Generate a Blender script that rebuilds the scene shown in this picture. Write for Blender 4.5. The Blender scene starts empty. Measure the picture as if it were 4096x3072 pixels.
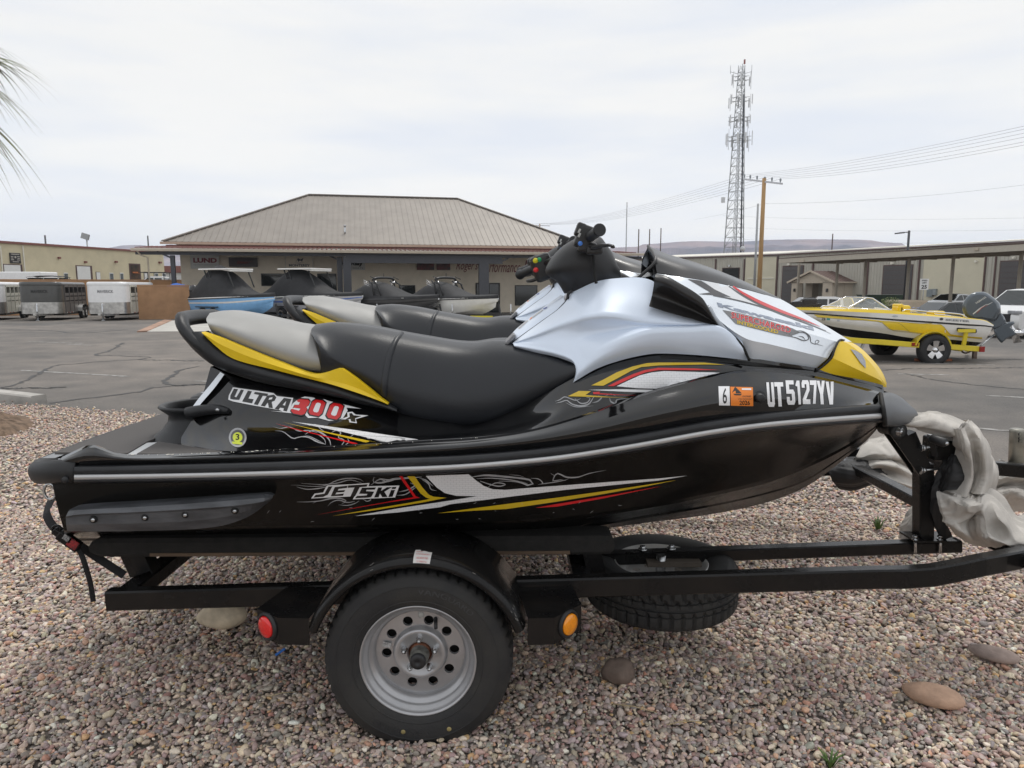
import bpy,bmesh,math,random
import numpy as np
from mathutils import Vector,Matrix,noise
from mathutils.bvhtree import BVHTree
from mathutils.geometry import tessellate_polygon
R=math.radians
random.seed(7)
rng=np.random.default_rng(7)
SC=bpy.context.scene
COL=SC.collection
# ------------------ camera
FPX,CAMH,PITCH=2840.0,1.47,R(7.70)
CP,SP=math.cos(PITCH),math.sin(PITCH)
cam_d=bpy.data.cameras.new("camera")
cam=bpy.data.objects.new("camera",cam_d); COL.objects.link(cam)
cam_d.sensor_width=36.0
cam_d.lens=36.0*FPX/4096.0
cam_d.clip_start=0.05
cam_d.clip_end=8000.0
cam.location=(0,0,CAMH)
cam.rotation_euler=(R(90)-PITCH,0,0)
SC.camera=cam
# ------------------ sky
SUN_EL,SUN_AZ=R(64),R(25)
world=bpy.data.worlds.new("World"); SC.world=world
world.use_nodes=True
wn,wl=world.node_tree.nodes,world.node_tree.links
wn.clear()
w_out=wn.new("ShaderNodeOutputWorld")
w_sky=wn.new("ShaderNodeTexSky"); w_sky.sky_type='NISHITA'
w_sky.sun_disc=False; w_sky.sun_elevation=SUN_EL; w_sky.sun_rotation=SUN_AZ
w_b1=wn.new("ShaderNodeBackground"); w_b1.inputs[1].default_value=0.12
w_b2=wn.new("ShaderNodeBackground"); w_b2.inputs[1].default_value=1.0
w_mix=wn.new("ShaderNodeMixShader")
w_tc=wn.new("ShaderNodeTexCoord")
w_map=wn.new("ShaderNodeMapping"); w_map.inputs['Scale'].default_value=(1.1,1.1,7.0)
w_map.inputs['Rotation'].default_value=(0.10,-0.16,0.3)
w_n=wn.new("ShaderNodeTexNoise"); w_n.inputs['Scale'].default_value=1.3
w_n.inputs['Detail'].default_value=6; w_n.inputs['Roughness'].default_value=0.55
w_n.inputs['Distortion'].default_value=0.5
w_r=wn.new("ShaderNodeValToRGB")
w_r.color_ramp.elements[0].position=0.34; w_r.color_ramp.elements[0].color=(0.935,0.935,0.925,1)
w_r.color_ramp.elements[1].position=0.54; w_r.color_ramp.elements[1].color=(1,1,1,1)
w_n2=wn.new("ShaderNodeTexNoise"); w_n2.inputs['Scale'].default_value=2.4
w_n2.inputs['Detail'].default_value=5
w_c=wn.new("ShaderNodeValToRGB")
w_c.color_ramp.elements[0].position=0.34; w_c.color_ramp.elements[0].color=(0.80,0.84,0.91,1)
w_c.color_ramp.elements[1].position=0.62; w_c.color_ramp.elements[1].color=(0.935,0.935,0.925,1)
wl.new(w_tc.outputs['Generated'],w_map.inputs['Vector'])
wl.new(w_map.outputs[0],w_n.inputs['Vector']); wl.new(w_map.outputs[0],w_n2.inputs['Vector'])
wl.new(w_n.outputs[0],w_r.inputs[0]); wl.new(w_n2.outputs[0],w_c.inputs[0])
wl.new(w_sky.outputs[0],w_b1.inputs[0]); wl.new(w_c.outputs[0],w_b2.inputs[0])
wl.new(w_r.outputs[0],w_mix.inputs[0]); wl.new(w_b1.outputs[0],w_mix.inputs[1]); wl.new(w_b2.outputs[0],w_mix.inputs[2])
w_sep=wn.new("ShaderNodeSeparateXYZ"); wl.new(w_tc.outputs['Generated'],w_sep.inputs[0])
w_mr=wn.new("ShaderNodeMapRange"); w_mr.interpolation_type='SMOOTHSTEP'
w_mr.inputs['From Min'].default_value=0.0; w_mr.inputs['From Max'].default_value=0.30
w_mr.inputs['To Min'].default_value=1.10; w_mr.inputs['To Max'].default_value=1.0
wl.new(w_sep.outputs['Z'],w_mr.inputs[0]); wl.new(w_mr.outputs[0],w_b2.inputs[1])
wl.new(w_mix.outputs[0],w_out.inputs[0])
sun_d=bpy.data.lights.new("sun",'SUN'); sun_d.energy=1.5; sun_d.angle=R(14); sun_d.color=(1.0,0.965,0.91)
sun=bpy.data.objects.new("sun",sun_d); COL.objects.link(sun)
_sd=Vector((math.sin(SUN_AZ)*math.cos(SUN_EL),math.cos(SUN_AZ)*math.cos(SUN_EL),math.sin(SUN_EL)))
sun.rotation_euler=_sd.to_track_quat('Z','Y').to_euler()
sun.location=(0,0,60)
vs=SC.view_settings
SC.display_settings.display_device='sRGB'
vs.view_transform='Standard'; vs.look='None'; vs.exposure=0.03; vs.gamma=1.0; vs.use_curve_mapping=False
SC.render.engine='CYCLES'
SC.cycles.use_denoising=True
SC.cycles.max_bounces=8
SC.cycles.volume_bounces=1
SC.cycles.transparent_max_bounces=12
# ------------------ pixel helpers (the photograph seen at 2212 px width)
VS=4096.0/2212.0
def ray(u,v):
 x=(u*VS-2048.0)/FPX; yu=(1536.0-v*VS)/FPX
 return Vector((x,CP+yu*SP,-SP+yu*CP))
def at(u,v,Y):
 d=ray(u,v); t=Y/d.y
 return Vector((d.x*t,Y,CAMH+d.z*t))
def sstep(a,b,x):
 t=min(1.0,max(0.0,(x-a)/(b-a))); return t*t*(3-2*t)
def lot_z(x,y):
 return-0.06-0.0062*min(max(y,0),47.0)-0.40*sstep(9,26,x)*sstep(20,42,y)
def on_lot(u,v,dz=0.0):
 d=ray(u,v); z=-0.2
 for _ in range(12):
  t=(z-CAMH)/d.z; z=lot_z(d.x*t,d.y*t)+dz
 return Vector((d.x*t,d.y*t,z))
def on_z(u,v,z=0.0):
 d=ray(u,v); t=(z-CAMH)/d.z
 return Vector((d.x*t,d.y*t,z))
 # ------------------ materials
MATS={}
def M(name,rgb,rough=0.5,metal=0.0,coat=0.0,var=0.12,vscale=6.0,bump=0.0,bscale=60.0,spec=None,rvar=0.0,var_to=None,trans=0.0,alpha=None,aniso_scale=None,detail=5.0,coord='Object'):
 if name in MATS:return MATS[name]
 m=bpy.data.materials.new(name); m.use_nodes=True
 nt=m.node_tree; b=nt.nodes['Principled BSDF']
 b.inputs['Base Color'].default_value=(*rgb,1)
 b.inputs['Roughness'].default_value=rough; b.inputs['Metallic'].default_value=metal
 b.inputs['Coat Weight'].default_value=coat; b.inputs['Coat Roughness'].default_value=0.04
 if spec is not None:b.inputs['Specular IOR Level'].default_value=spec
 if trans:b.inputs['Transmission Weight'].default_value=trans
 if alpha is not None:b.inputs['Alpha'].default_value=alpha
 tc=nt.nodes.new('ShaderNodeTexCoord'); mp=nt.nodes.new('ShaderNodeMapping')
 nt.links.new(tc.outputs[coord],mp.inputs['Vector'])
 if aniso_scale:mp.inputs['Scale'].default_value=aniso_scale
 if var>0:
  n=nt.nodes.new('ShaderNodeTexNoise'); n.inputs['Scale'].default_value=vscale
  n.inputs['Detail'].default_value=detail; n.inputs['Roughness'].default_value=0.6
  nt.links.new(mp.outputs[0],n.inputs['Vector'])
  r=nt.nodes.new('ShaderNodeValToRGB')
  to=var_to if var_to else tuple(c*(1-var)for c in rgb)
  hi=rgb if var_to else tuple(min(1,c*(1+0.5*var))for c in rgb)
  r.color_ramp.elements[0].position=0.36; r.color_ramp.elements[0].color=(*to,1)
  r.color_ramp.elements[1].position=0.62; r.color_ramp.elements[1].color=(*hi,1)
  nt.links.new(n.outputs[0],r.inputs[0]); nt.links.new(r.outputs[0],b.inputs['Base Color'])
  if rvar>0:
   mr=nt.nodes.new('ShaderNodeMapRange')
   mr.inputs['From Min'].default_value=0.3; mr.inputs['From Max'].default_value=0.7
   mr.inputs['To Min'].default_value=max(0,rough-rvar); mr.inputs['To Max'].default_value=min(1,rough+rvar)
   nt.links.new(n.outputs[0],mr.inputs[0]); nt.links.new(mr.outputs[0],b.inputs['Roughness'])
 if bump>0:
  n2=nt.nodes.new('ShaderNodeTexNoise'); n2.inputs['Scale'].default_value=bscale; n2.inputs['Detail'].default_value=4
  nt.links.new(mp.outputs[0],n2.inputs['Vector'])
  bp=nt.nodes.new('ShaderNodeBump'); bp.inputs['Strength'].default_value=bump; bp.inputs['Distance'].default_value=0.01
  nt.links.new(n2.outputs[0],bp.inputs['Height']); nt.links.new(bp.outputs[0],b.inputs['Normal'])
 MATS[name]=m
 return m
def glass(name,tint=(0.02,0.03,0.035),rough=0.03):
 return M(name,tint,rough=rough,var=0.0,coat=0.0,spec=0.8)
 # ------------------ mesh builder
class MB:
 def __init__(s):s.v=[]; s.f=[]; s.sh=[]; s.col=None
 def add(s,verts,faces,smooth=False):
  o=len(s.v); s.v.extend([Vector(p)for p in verts])
  for f in faces:s.f.append(tuple(i+o for i in f)); s.sh.append(smooth)
  return s
 def box(s,c,size,rz=0.0,bev=0.0,rx=0.0,ry=0.0):
  hx,hy,hz=(d/2 for d in size); c=Vector(c)
  m=Matrix.Rotation(rz,3,'Z')@Matrix.Rotation(ry,3,'Y')@Matrix.Rotation(rx,3,'X')
  if bev<=0:
   vs_=[c+m@Vector((x*hx,y*hy,z*hz))for x in(-1,1)for y in(-1,1)for z in(-1,1)]
   s.add(vs_,[(0,1,3,2),(4,6,7,5),(0,4,5,1),(2,3,7,6),(0,2,6,4),(1,5,7,3)])
  else:
   bm=bmesh.new(); bmesh.ops.create_cube(bm,size=1.0)
   for v in bm.verts:v.co=Vector((v.co.x*hx*2,v.co.y*hy*2,v.co.z*hz*2))
   bmesh.ops.bevel(bm,geom=bm.edges[:],offset=bev,segments=2,affect='EDGES',profile=0.5)
   bm.verts.index_update()
   s.add([c+m@v.co for v in bm.verts],[tuple(v.index for v in f.verts)for f in bm.faces]); bm.free()
  return s
 def bar(s,a,b,wx,wz=None,up=(0,0,1),bev=0.0):
  a,b=Vector(a),Vector(b); d=(b-a); L=d.length; d=d/L
  wz=wz or wx; upv=Vector(up); sx=d.cross(upv)
  if sx.length<1e-4:sx=d.cross(Vector((1,0,0)))
  sx.normalize(); sz=sx.cross(d)
  hx,hz=wx/2,wz/2
  if bev:
   pr=[(hx-bev,hz),(hx,hz-bev),(hx,-hz+bev),(hx-bev,-hz),(-hx+bev,-hz),(-hx,-hz+bev),(-hx,hz-bev),(-hx+bev,hz)]
  else:pr=[(hx,hz),(hx,-hz),(-hx,-hz),(-hx,hz)]
  n=len(pr)
  vs_=[p+sx*x+sz*z for p in(a,b)for x,z in pr]
  fs=[(i,(i+1)%n,n+(i+1)%n,n+i)for i in range(n)]+[tuple(range(n))[::-1],tuple(range(n,2*n))]
  return s.add(vs_,fs)
 def tube(s,pts,r,n=10,smooth=True,caps=True,flat=None,closed=False):
  pts=[Vector(p)for p in pts]; m=len(pts)
  rs=r if isinstance(r,(list,tuple))else[r]*m
  prev=None; vs_=[]
  for i,p in enumerate(pts):
   if closed:t=pts[(i+1)%m]-pts[i-1]
   else:t=(pts[min(i+1,m-1)]-pts[max(i-1,0)])
   t.normalize()
   if prev is None:
    ref=Vector((0,0,1))if abs(t.z)<0.9 else Vector((1,0,0))
    nx=t.cross(ref).normalized()
   else:
    nx=prev-t*prev.dot(t)
    nx=nx.normalized()if nx.length>1e-6 else t.orthogonal().normalized()
   prev=nx; ny=t.cross(nx)
   fa,fb=flat if flat else(1,1)
   for k in range(n):
    a=2*math.pi*k/n
    vs_.append(p+nx*(math.cos(a)*rs[i]*fa)+ny*(math.sin(a)*rs[i]*fb))
  fs=[(i*n+k,i*n+(k+1)%n,(i+1)*n+(k+1)%n,(i+1)*n+k)for i in range(m-1)for k in range(n)]
  if closed:fs+=[((m-1)*n+k,(m-1)*n+(k+1)%n,(k+1)%n,k)for k in range(n)]
  o=len(s.v); s.add(vs_,fs,smooth)
  if caps and not closed:
   s.f.append(tuple(o+k for k in range(n))[::-1]); s.sh.append(False)
   s.f.append(tuple(o+(m-1)*n+k for k in range(n))); s.sh.append(False)
  return s
 def cyl(s,a,b,r,n=16,r2=None,smooth=True):
  return s.tube([a,b],[r,r if r2 is None else r2],n,smooth)
 def prism(s,poly,off,smooth=False):
  poly=[Vector(p)for p in poly]; n=len(poly); off=Vector(off)
  tris=tessellate_polygon([poly])
  vs_=poly+[p+off for p in poly]
  fs=[tuple(t)for t in tris]+[tuple(n+i for i in t)[::-1]for t in tris]
  fs+=[(i,(i+1)%n,n+(i+1)%n,n+i)for i in range(n)]
  return s.add(vs_,fs,smooth)
 def grid(s,rows,smooth=True,wrap=False):
  n=len(rows[0]); vs_=[p for r_ in rows for p in r_]
  fs=[]
  for i in range(len(rows)-1):
   for k in range(n if wrap else n-1):
    a,b=i*n+k,i*n+(k+1)%n
    fs.append((a,b,b+n,a+n))
  return s.add(vs_,fs,smooth)
 def lathe(s,prof,c,axis='Y',n=32,smooth=True,a0=0.0,a1=2*math.pi):
  c=Vector(c); rows=[]
  full=abs(a1-a0-2*math.pi)<1e-6
  for r_,h in prof:
   row=[]
   for k in range(n if full else n+1):
    a=a0+(a1-a0)*k/n
    x,y=r_*math.cos(a),r_*math.sin(a)
    row.append(c+(Vector((x,h,y))if axis=='Y' else Vector((x,y,h))if axis=='Z' else Vector((h,x,y))))
   rows.append(row)
  return s.grid(rows,smooth,wrap=full)
 def fan(s,pts,smooth=False):
  pts=[Vector(p)for p in pts]
  tr=tessellate_polygon([pts])
  return s.add(pts,[tuple(t)for t in tr],smooth)
 def bvh(s):
  return BVHTree.FromPolygons([tuple(v)for v in s.v],s.f)
LOC={}
def tag(o,label=None,cat=None,group=None,kind=None):
 if label:o['label']=label
 if cat:o['category']=cat
 if group:o['group']=group
 if kind:o['kind']=kind
 return o
def thing(name,label,cat,loc=(0,0,0),rz=0.0,group=None,rx=0.0,ry=0.0):
 o=bpy.data.objects.new(name,None); COL.objects.link(o)
 o.empty_display_size=0.2
 o.location=loc; o.rotation_euler=(rx,ry,rz); LOC[o.name]=Vector(loc)
 return tag(o,label,cat,group)
def build(name,mb,mat,parent=None,local=False,fix=True):
 off=Vector((0,0,0))
 if parent is not None:
  off=LOC[parent.name]
  if local:off=Vector((0,0,0))
 me=bpy.data.meshes.new(name)
 me.from_pydata([tuple(v-off)for v in mb.v],[],mb.f)
 mats=mat if isinstance(mat,(list,tuple))else[mat]
 for m_ in mats:me.materials.append(m_)
 me.polygons.foreach_set('use_smooth',mb.sh)
 if fix:
  bm=bmesh.new(); bm.from_mesh(me); bmesh.ops.recalc_face_normals(bm,faces=bm.faces[:]); bm.to_mesh(me); bm.free()
 me.update()
 o=bpy.data.objects.new(name,me); COL.objects.link(o)
 if parent is not None:o.parent=parent
 LOC[o.name]=LOC[parent.name]if parent is not None else Vector((0,0,0))
 return o
def single(name,mb,mat,label,cat,group=None,kind=None,fix=True):
 """a thing (or setting piece) that is one mesh: origin moved to its base"""
 lo=Vector((min(v.x for v in mb.v),min(v.y for v in mb.v),min(v.z for v in mb.v)))
 hi=Vector((max(v.x for v in mb.v),max(v.y for v in mb.v),max(v.z for v in mb.v)))
 c=Vector(((lo.x+hi.x)/2,(lo.y+hi.y)/2,lo.z))
 for i,v in enumerate(mb.v):mb.v[i]=v-c
 o=build(name,mb,mat,None,fix=fix); o.location=c
 return tag(o,label,cat,group,kind)
def struct(name,mb,mat,fix=True):
 return tag(build(name,mb,mat,None,fix=fix),kind='structure')
def kids(o):return[c for c in bpy.data.objects if c.parent==o]
CHILD=None
def copy_tree(o,parent=None):
 global CHILD
 if parent is None or CHILD is None:
  CHILD={}
  for c_ in bpy.data.objects:
   if c_.parent:CHILD.setdefault(c_.parent.name,[]).append(c_)
 c=o.copy(); COL.objects.link(c); c.parent=parent
 LOC[c.name]=LOC.get(o.name,Vector((0,0,0)))
 for ch in list(CHILD.get(o.name,[])):copy_tree(ch,c)
 return c
 # ------------------ curves and lofts
def cat(pts,n,power=0.5):
 """Catmull-Rom resample to n points"""
 P=[np.array(p,float)for p in pts]
 if len(P)==2:
  return[Vector(P[0]+(P[1]-P[0])*i/(n-1))for i in range(n)]
 P=[2*P[0]-P[1]]+P+[2*P[-1]-P[-2]]
 t=[0.0]
 for a,b in zip(P[:-1],P[1:]):t.append(t[-1]+max(1e-6,np.linalg.norm(b-a))**power)
 L=[0.0]
 for a,b in zip(P[1:-2],P[2:-1]):L.append(L[-1]+np.linalg.norm(b-a))
 out=[]
 for i in range(n):
  d=L[-1]*i/(n-1); k=0
  while k<len(L)-2 and d>L[k+1]:k+=1
  f=(d-L[k])/max(1e-9,L[k+1]-L[k])
  p0,p1,p2,p3=P[k],P[k+1],P[k+2],P[k+3]
  t0,t1,t2,t3=t[k],t[k+1],t[k+2],t[k+3]
  x=t1+(t2-t1)*f
  A1=(t1-x)/(t1-t0)*p0+(x-t0)/(t1-t0)*p1
  A2=(t2-x)/(t2-t1)*p1+(x-t1)/(t2-t1)*p2
  A3=(t3-x)/(t3-t2)*p2+(x-t2)/(t3-t2)*p3
  B1=(t2-x)/(t2-t0)*A1+(x-t0)/(t2-t0)*A2
  B2=(t3-x)/(t3-t1)*A2+(x-t1)/(t3-t1)*A3
  out.append(Vector((t2-x)/(t2-t1)*B1+(x-t1)/(t2-t1)*B2))
 return out
def surf(rows,nu,nv=0,smooth_across=True):
 """rows of control points -> grid; nv points between neighbouring rows"""
 rr=[cat(r_,nu)for r_ in rows]
 if nv<=0 or len(rr)<2:return rr
 N=(len(rr)-1)*nv+1
 if not smooth_across:
  out=[]
  for a,b in zip(rr[:-1],rr[1:]):
   for i in range(nv):out.append([p+(q-p)*(i/nv)for p,q in zip(a,b)])
  return out+[rr[-1]]
 cols=[cat([rr[j][i]for j in range(len(rr))],N)for i in range(nu)]
 return[[cols[i][j]for i in range(nu)]for j in range(N)]
 # ------------------ text
def text2d(s,size=1.0,shear=0.0,offset=0.0,spacing=1.0,res=3,align='LEFT'):
 """flat text from the built-in font -> (2D points, triangles/faces)"""
 cu=bpy.data.curves.new("lettering",'FONT'); cu.body=s; cu.size=size; cu.shear=shear
 cu.offset=offset; cu.space_character=spacing; cu.resolution_u=res; cu.align_x=align
 ob=bpy.data.objects.new("lettering",cu); COL.objects.link(ob)
 dg=bpy.context.evaluated_depsgraph_get()
 me=bpy.data.meshes.new_from_object(ob.evaluated_get(dg))
 pts=[(v.co.x,v.co.y)for v in me.vertices]; fs=[tuple(p.vertices)for p in me.polygons]
 bpy.data.objects.remove(ob); bpy.data.curves.remove(cu); bpy.data.meshes.remove(me)
 return pts,fs
def text_fit(s,w,h,**k):
 """text scaled to exactly w x h, origin bottom-left"""
 pts,fs=text2d(s,**k)
 x0=min(p[0]for p in pts); x1=max(p[0]for p in pts); y0=min(p[1]for p in pts); y1=max(p[1]for p in pts)
 return[((p[0]-x0)/(x1-x0)*w,(p[1]-y0)/(y1-y0)*h)for p in pts],fs
def flat_text(mb,s,o,ax,ay,w,h,**k):
 pts,fs=text_fit(s,w,h,**k); o,ax,ay=Vector(o),Vector(ax),Vector(ay)
 mb.add([o+ax*p[0]+ay*p[1]for p in pts],fs)
 return mb
m_gap=M('dark_recess',(.004,.004,.004),rough=.7,var=0)
m_steel=M('zinc_steel',(.55,.56,.57),rough=.25,metal=.95,var=.25,vscale=30)
# ------------------ ground, gravel, parking lot
m_earth=M('dry_earth',(.20,.165,.135),rough=.95,var=.35,vscale=3,bump=.4,bscale=30)
m_gravbase=M('gravel_fines',(.22,.19,.165),rough=.95,var=.45,vscale=22,bump=.6,bscale=90)
def asphalt():
 m=bpy.data.materials.new('worn_asphalt'); m.use_nodes=True; nt=m.node_tree; b=nt.nodes['Principled BSDF']
 b.inputs['Roughness'].default_value=.88
 tc=nt.nodes.new('ShaderNodeTexCoord')
 def nz(sc,det,ro=.6):
  n=nt.nodes.new('ShaderNodeTexNoise'); n.inputs['Scale'].default_value=sc; n.inputs['Detail'].default_value=det; n.inputs['Roughness'].default_value=ro
  nt.links.new(tc.outputs['Object'],n.inputs['Vector']); return n
 def ramp(n,a,b_,ca,cb):
  r=nt.nodes.new('ShaderNodeValToRGB'); r.color_ramp.elements[0].position=a; r.color_ramp.elements[0].color=(*ca,1)
  r.color_ramp.elements[1].position=b_; r.color_ramp.elements[1].color=(*cb,1); nt.links.new(n.outputs[0],r.inputs[0]); return r
 big=ramp(nz(.16,5),.35,.65,(.125,.119,.113),(.228,.203,.182))
 mid=ramp(nz(1.3,6),.35,.7,(.78,.78,.78),(1.1,1.08,1.05))
 fine=ramp(nz(55,4,.7),.3,.72,(.66,.66,.66),(1.32,1.30,1.28))
 def mul(a,c):
  mx=nt.nodes.new('ShaderNodeMix'); mx.data_type='RGBA'; mx.blend_type='MULTIPLY'; mx.inputs[0].default_value=1
  nt.links.new(a,mx.inputs[6]); nt.links.new(c,mx.inputs[7]); return mx.outputs[2]
 o=mul(mul(big.outputs[0],mid.outputs[0]),fine.outputs[0]); nt.links.new(o,b.inputs['Base Color'])
 bp=nt.nodes.new('ShaderNodeBump'); bp.inputs['Strength'].default_value=.35; bp.inputs['Distance'].default_value=.006
 nt.links.new(nz(70,3).outputs[0],bp.inputs['Height']); nt.links.new(bp.outputs[0],b.inputs['Normal'])
 return m
m_asph=asphalt()
m_conc=M('concrete',(.42,.40,.37),rough=.85,var=.25,vscale=2.5,bump=.2,bscale=40)
m_paint=M('worn_line_paint',(.42,.41,.39),rough=.8,var=.6,vscale=9,var_to=(.15,.14,.13))
m_tar=M('crack_sealant',(.035,.033,.032),rough=.6,var=.3,vscale=8)
mb=MB()
mb.grid([[Vector((x,y,lot_z(x,y)-.10-(0.0 if y<900 else.5)))for x in(-3500,-900,-200,-60,-20,0,9,14,18,22,26,40,80,200,900,3500)]for y in(-60,-10,0,5,8,20,25,30,36,42,47,80,200,800,3000)],smooth=False)
struct('ground',mb,m_earth)
EDGE=[(-14,11.0),(-8,9.4),(-5.4,8.6),(-3.6,7.95),(-1.5,7.5),(0.6,6.9),(2.5,6.2),(4.2,5.55),(7,4.6),(14,3.2)]
def edge_y(x):return float(np.interp(x,[e[0]for e in EDGE],[e[1]for e in EDGE]))
mb=MB(); xs_=[-140,-60,-30,-14]+list(np.linspace(-8,8,33))+[10,12,14,17,20,23,26,34,60,140]
ys_=[0,.02,.06,.12,.2,.3,.4,.5,.6,.7,.8,1.0]
def lot_row(f):
 out=[]
 for x in xs_:
  y0=edge_y(x)-.25; y=y0+(140-y0)*f*f
  out.append(Vector((x,y,lot_z(x,y))))
 return out
mb.grid([lot_row(f)for f in np.linspace(0,1,40)],smooth=True)
struct('parking_lot',mb,m_asph)
mb=MB()
rows=[]
for f in np.linspace(0,1,30):
 row_=[]
 for x in np.linspace(-14,14,71):
  y1=edge_y(x)+.12; y=-2.5+(y1+2.5)*f
  z=-.012+.012*noise.noise(Vector((x*.9,y*.9,0)))-(.13 if f==1 else 0)-.05*sstep(.93,1.0,f)
  row_.append(Vector((x,y,z)))
 rows.append(row_)
mb.grid(rows,smooth=True)
struct('gravel_bed',mb,m_gravbase)
PAL=np.array([(.60,.53,.42),(.50,.43,.34),(.36,.29,.25),(.30,.23,.22),(.42,.35,.32),(.25,.235,.22),(.33,.31,.28),(.40,.38,.33),(.68,.62,.53),(.52,.34,.24),(.46,.26,.19),(.33,.20,.18),(.55,.40,.20),(.20,.19,.19),(.29,.31,.28),(.44,.39,.40),(.72,.68,.62),(.36,.33,.25)])
PW=np.array([9,9,9,9,9,8,8,7,7,3,1.6,4,2.2,6,5,7,3,6]); PW=PW/PW.sum()
PT={'p':[],'r':[],'s':[],'c':[]}
def scatter(n,x0,x1,y0,y1,smin,smax,seed=1,lift=.75):
 g=np.random.default_rng(seed)
 x=g.uniform(x0,x1,n); y=g.uniform(y0,y1,n)
 ey=np.interp(x,[e[0]for e in EDGE],[e[1]for e in EDGE])
 ok=(y<ey+g.normal(0,.10,n))&(np.abs(x)<.86*y+.9)
 x,y=x[ok],y[ok]; n=len(x)
 s=smin*(smax/smin)**g.beta(1.3,2.8,n)
 ax=np.stack([s*g.uniform(.9,1.55,n),s*g.uniform(.75,1.05,n),s*g.uniform(.45,.8,n)],1)
 z=ax[:,2]*g.uniform(-.2,lift,n)+np.maximum(0,g.normal(0,.004,n))-.005
 PT['p'].append(np.stack([x,y,z],1)); PT['s'].append(ax)
 PT['r'].append(np.stack([g.normal(0,.38,n),g.normal(0,.38,n),g.uniform(0,6.28,n)],1))
 c=PAL[g.choice(len(PAL),n,p=PW)]*np.array([1.42,1.30,1.22])*g.uniform(.78,1.12,(n,1))*(1+g.normal(0,.03,(n,3)))
 c=np.array([.475,.40,.345])+(c-np.array([.50,.425,.36]))*.86
 PT['c'].append(np.clip(c,.05,.85))
scatter(62000,-3.2,3.2,1.1,2.7,.0048,.0115,11)
scatter(16000,-3.2,3.2,1.1,2.7,.0085,.0165,21,1.1)
scatter(84000,-4.6,4.6,2.6,4.6,.0058,.0135,12)
scatter(24000,-4.6,4.6,2.6,4.6,.009,.017,15,1.1)
scatter(125000,-8.4,6.8,4.4,9.4,.0085,.0175,13)
PT={k_:np.concatenate(v)for k_,v in PT.items()}
me=bpy.data.meshes.new('gravel'); n_p=len(PT['p'])
me.vertices.add(n_p); me.vertices.foreach_set('co',PT['p'].astype(np.float32).ravel())
for nm_,k_ in(('turn','r'),('size','s')):
 q_=me.attributes.new(nm_,'FLOAT_VECTOR','POINT'); q_.data.foreach_set('vector',PT[k_].astype(np.float32).ravel())
q_=me.attributes.new('stone','FLOAT_COLOR','POINT'); q_.data.foreach_set('color',np.concatenate([PT['c'],np.ones((n_p,1))],1).astype(np.float32).ravel())
me.update()
m_peb=bpy.data.materials.new('river_pebbles'); m_peb.use_nodes=True; nt=m_peb.node_tree; b=nt.nodes['Principled BSDF']; b.inputs['Roughness'].default_value=.6
a_=nt.nodes.new('ShaderNodeAttribute'); a_.attribute_name='stone'; a_.attribute_type='INSTANCER'
n_=nt.nodes.new('ShaderNodeTexNoise'); n_.inputs['Scale'].default_value=130; n_.inputs['Detail'].default_value=3
tc=nt.nodes.new('ShaderNodeNewGeometry'); nt.links.new(tc.outputs['Position'],n_.inputs['Vector'])
mr=nt.nodes.new('ShaderNodeMapRange'); mr.inputs['From Min'].default_value=.3; mr.inputs['From Max'].default_value=.7; mr.inputs['To Min'].default_value=.75; mr.inputs['To Max'].default_value=1.12
nt.links.new(n_.outputs[0],mr.inputs[0])
vm=nt.nodes.new('ShaderNodeVectorMath'); vm.operation='SCALE'; nt.links.new(a_.outputs['Color'],vm.inputs[0]); nt.links.new(mr.outputs[0],vm.inputs['Scale'])
nt.links.new(vm.outputs[0],b.inputs['Base Color'])
me.materials.append(m_peb)
og=bpy.data.objects.new('gravel',me); COL.objects.link(og); og['kind']='stuff'
ng=bpy.data.node_groups.new('pebble_scatter','GeometryNodeTree')
ng.interface.new_socket('Geometry',in_out='INPUT',socket_type='NodeSocketGeometry'); ng.interface.new_socket('Geometry',in_out='OUTPUT',socket_type='NodeSocketGeometry')
N_,L_=ng.nodes.new,ng.links.new
gi,go=N_('NodeGroupInput'),N_('NodeGroupOutput')
g2i=N_('GeometryNodeGeometryToInstance')
for k_ in range(5):
 ic=N_('GeometryNodeMeshIcoSphere'); ic.inputs['Radius'].default_value=1.0; ic.inputs['Subdivisions'].default_value=3 if k_<0 else 2
 sp_=N_('GeometryNodeSetPosition'); nz_=N_('ShaderNodeTexNoise'); nz_.noise_dimensions='4D'; nz_.inputs['W'].default_value=3.7*k_; nz_.inputs['Scale'].default_value=.75; nz_.inputs['Detail'].default_value=1.0
 po_=N_('GeometryNodeInputPosition'); L_(po_.outputs[0],nz_.inputs['Vector'])
 sb_=N_('ShaderNodeVectorMath'); sb_.operation='SUBTRACT'; sb_.inputs[1].default_value=(.5,.5,.5); L_(nz_.outputs['Color'],sb_.inputs[0])
 sc_n=N_('ShaderNodeVectorMath'); sc_n.operation='SCALE'; sc_n.inputs['Scale'].default_value=1.15; L_(sb_.outputs[0],sc_n.inputs[0])
 L_(ic.outputs['Mesh'],sp_.inputs['Geometry']); L_(sc_n.outputs[0],sp_.inputs['Offset'])
 sm_=N_('GeometryNodeSetShadeSmooth'); L_(sp_.outputs[0],sm_.inputs[0])
 mt_=N_('GeometryNodeSetMaterial'); mt_.inputs['Material'].default_value=m_peb; L_(sm_.outputs[0],mt_.inputs[0]); L_(mt_.outputs[0],g2i.inputs[0])
iop=N_('GeometryNodeInstanceOnPoints'); iop.inputs['Pick Instance'].default_value=True
def na(nm_,ty):
 q_=N_('GeometryNodeInputNamedAttribute'); q_.data_type=ty; q_.inputs['Name'].default_value=nm_; return q_.outputs['Attribute']
e2r=N_('FunctionNodeEulerToRotation'); L_(na('turn','FLOAT_VECTOR'),e2r.inputs[0])
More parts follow.
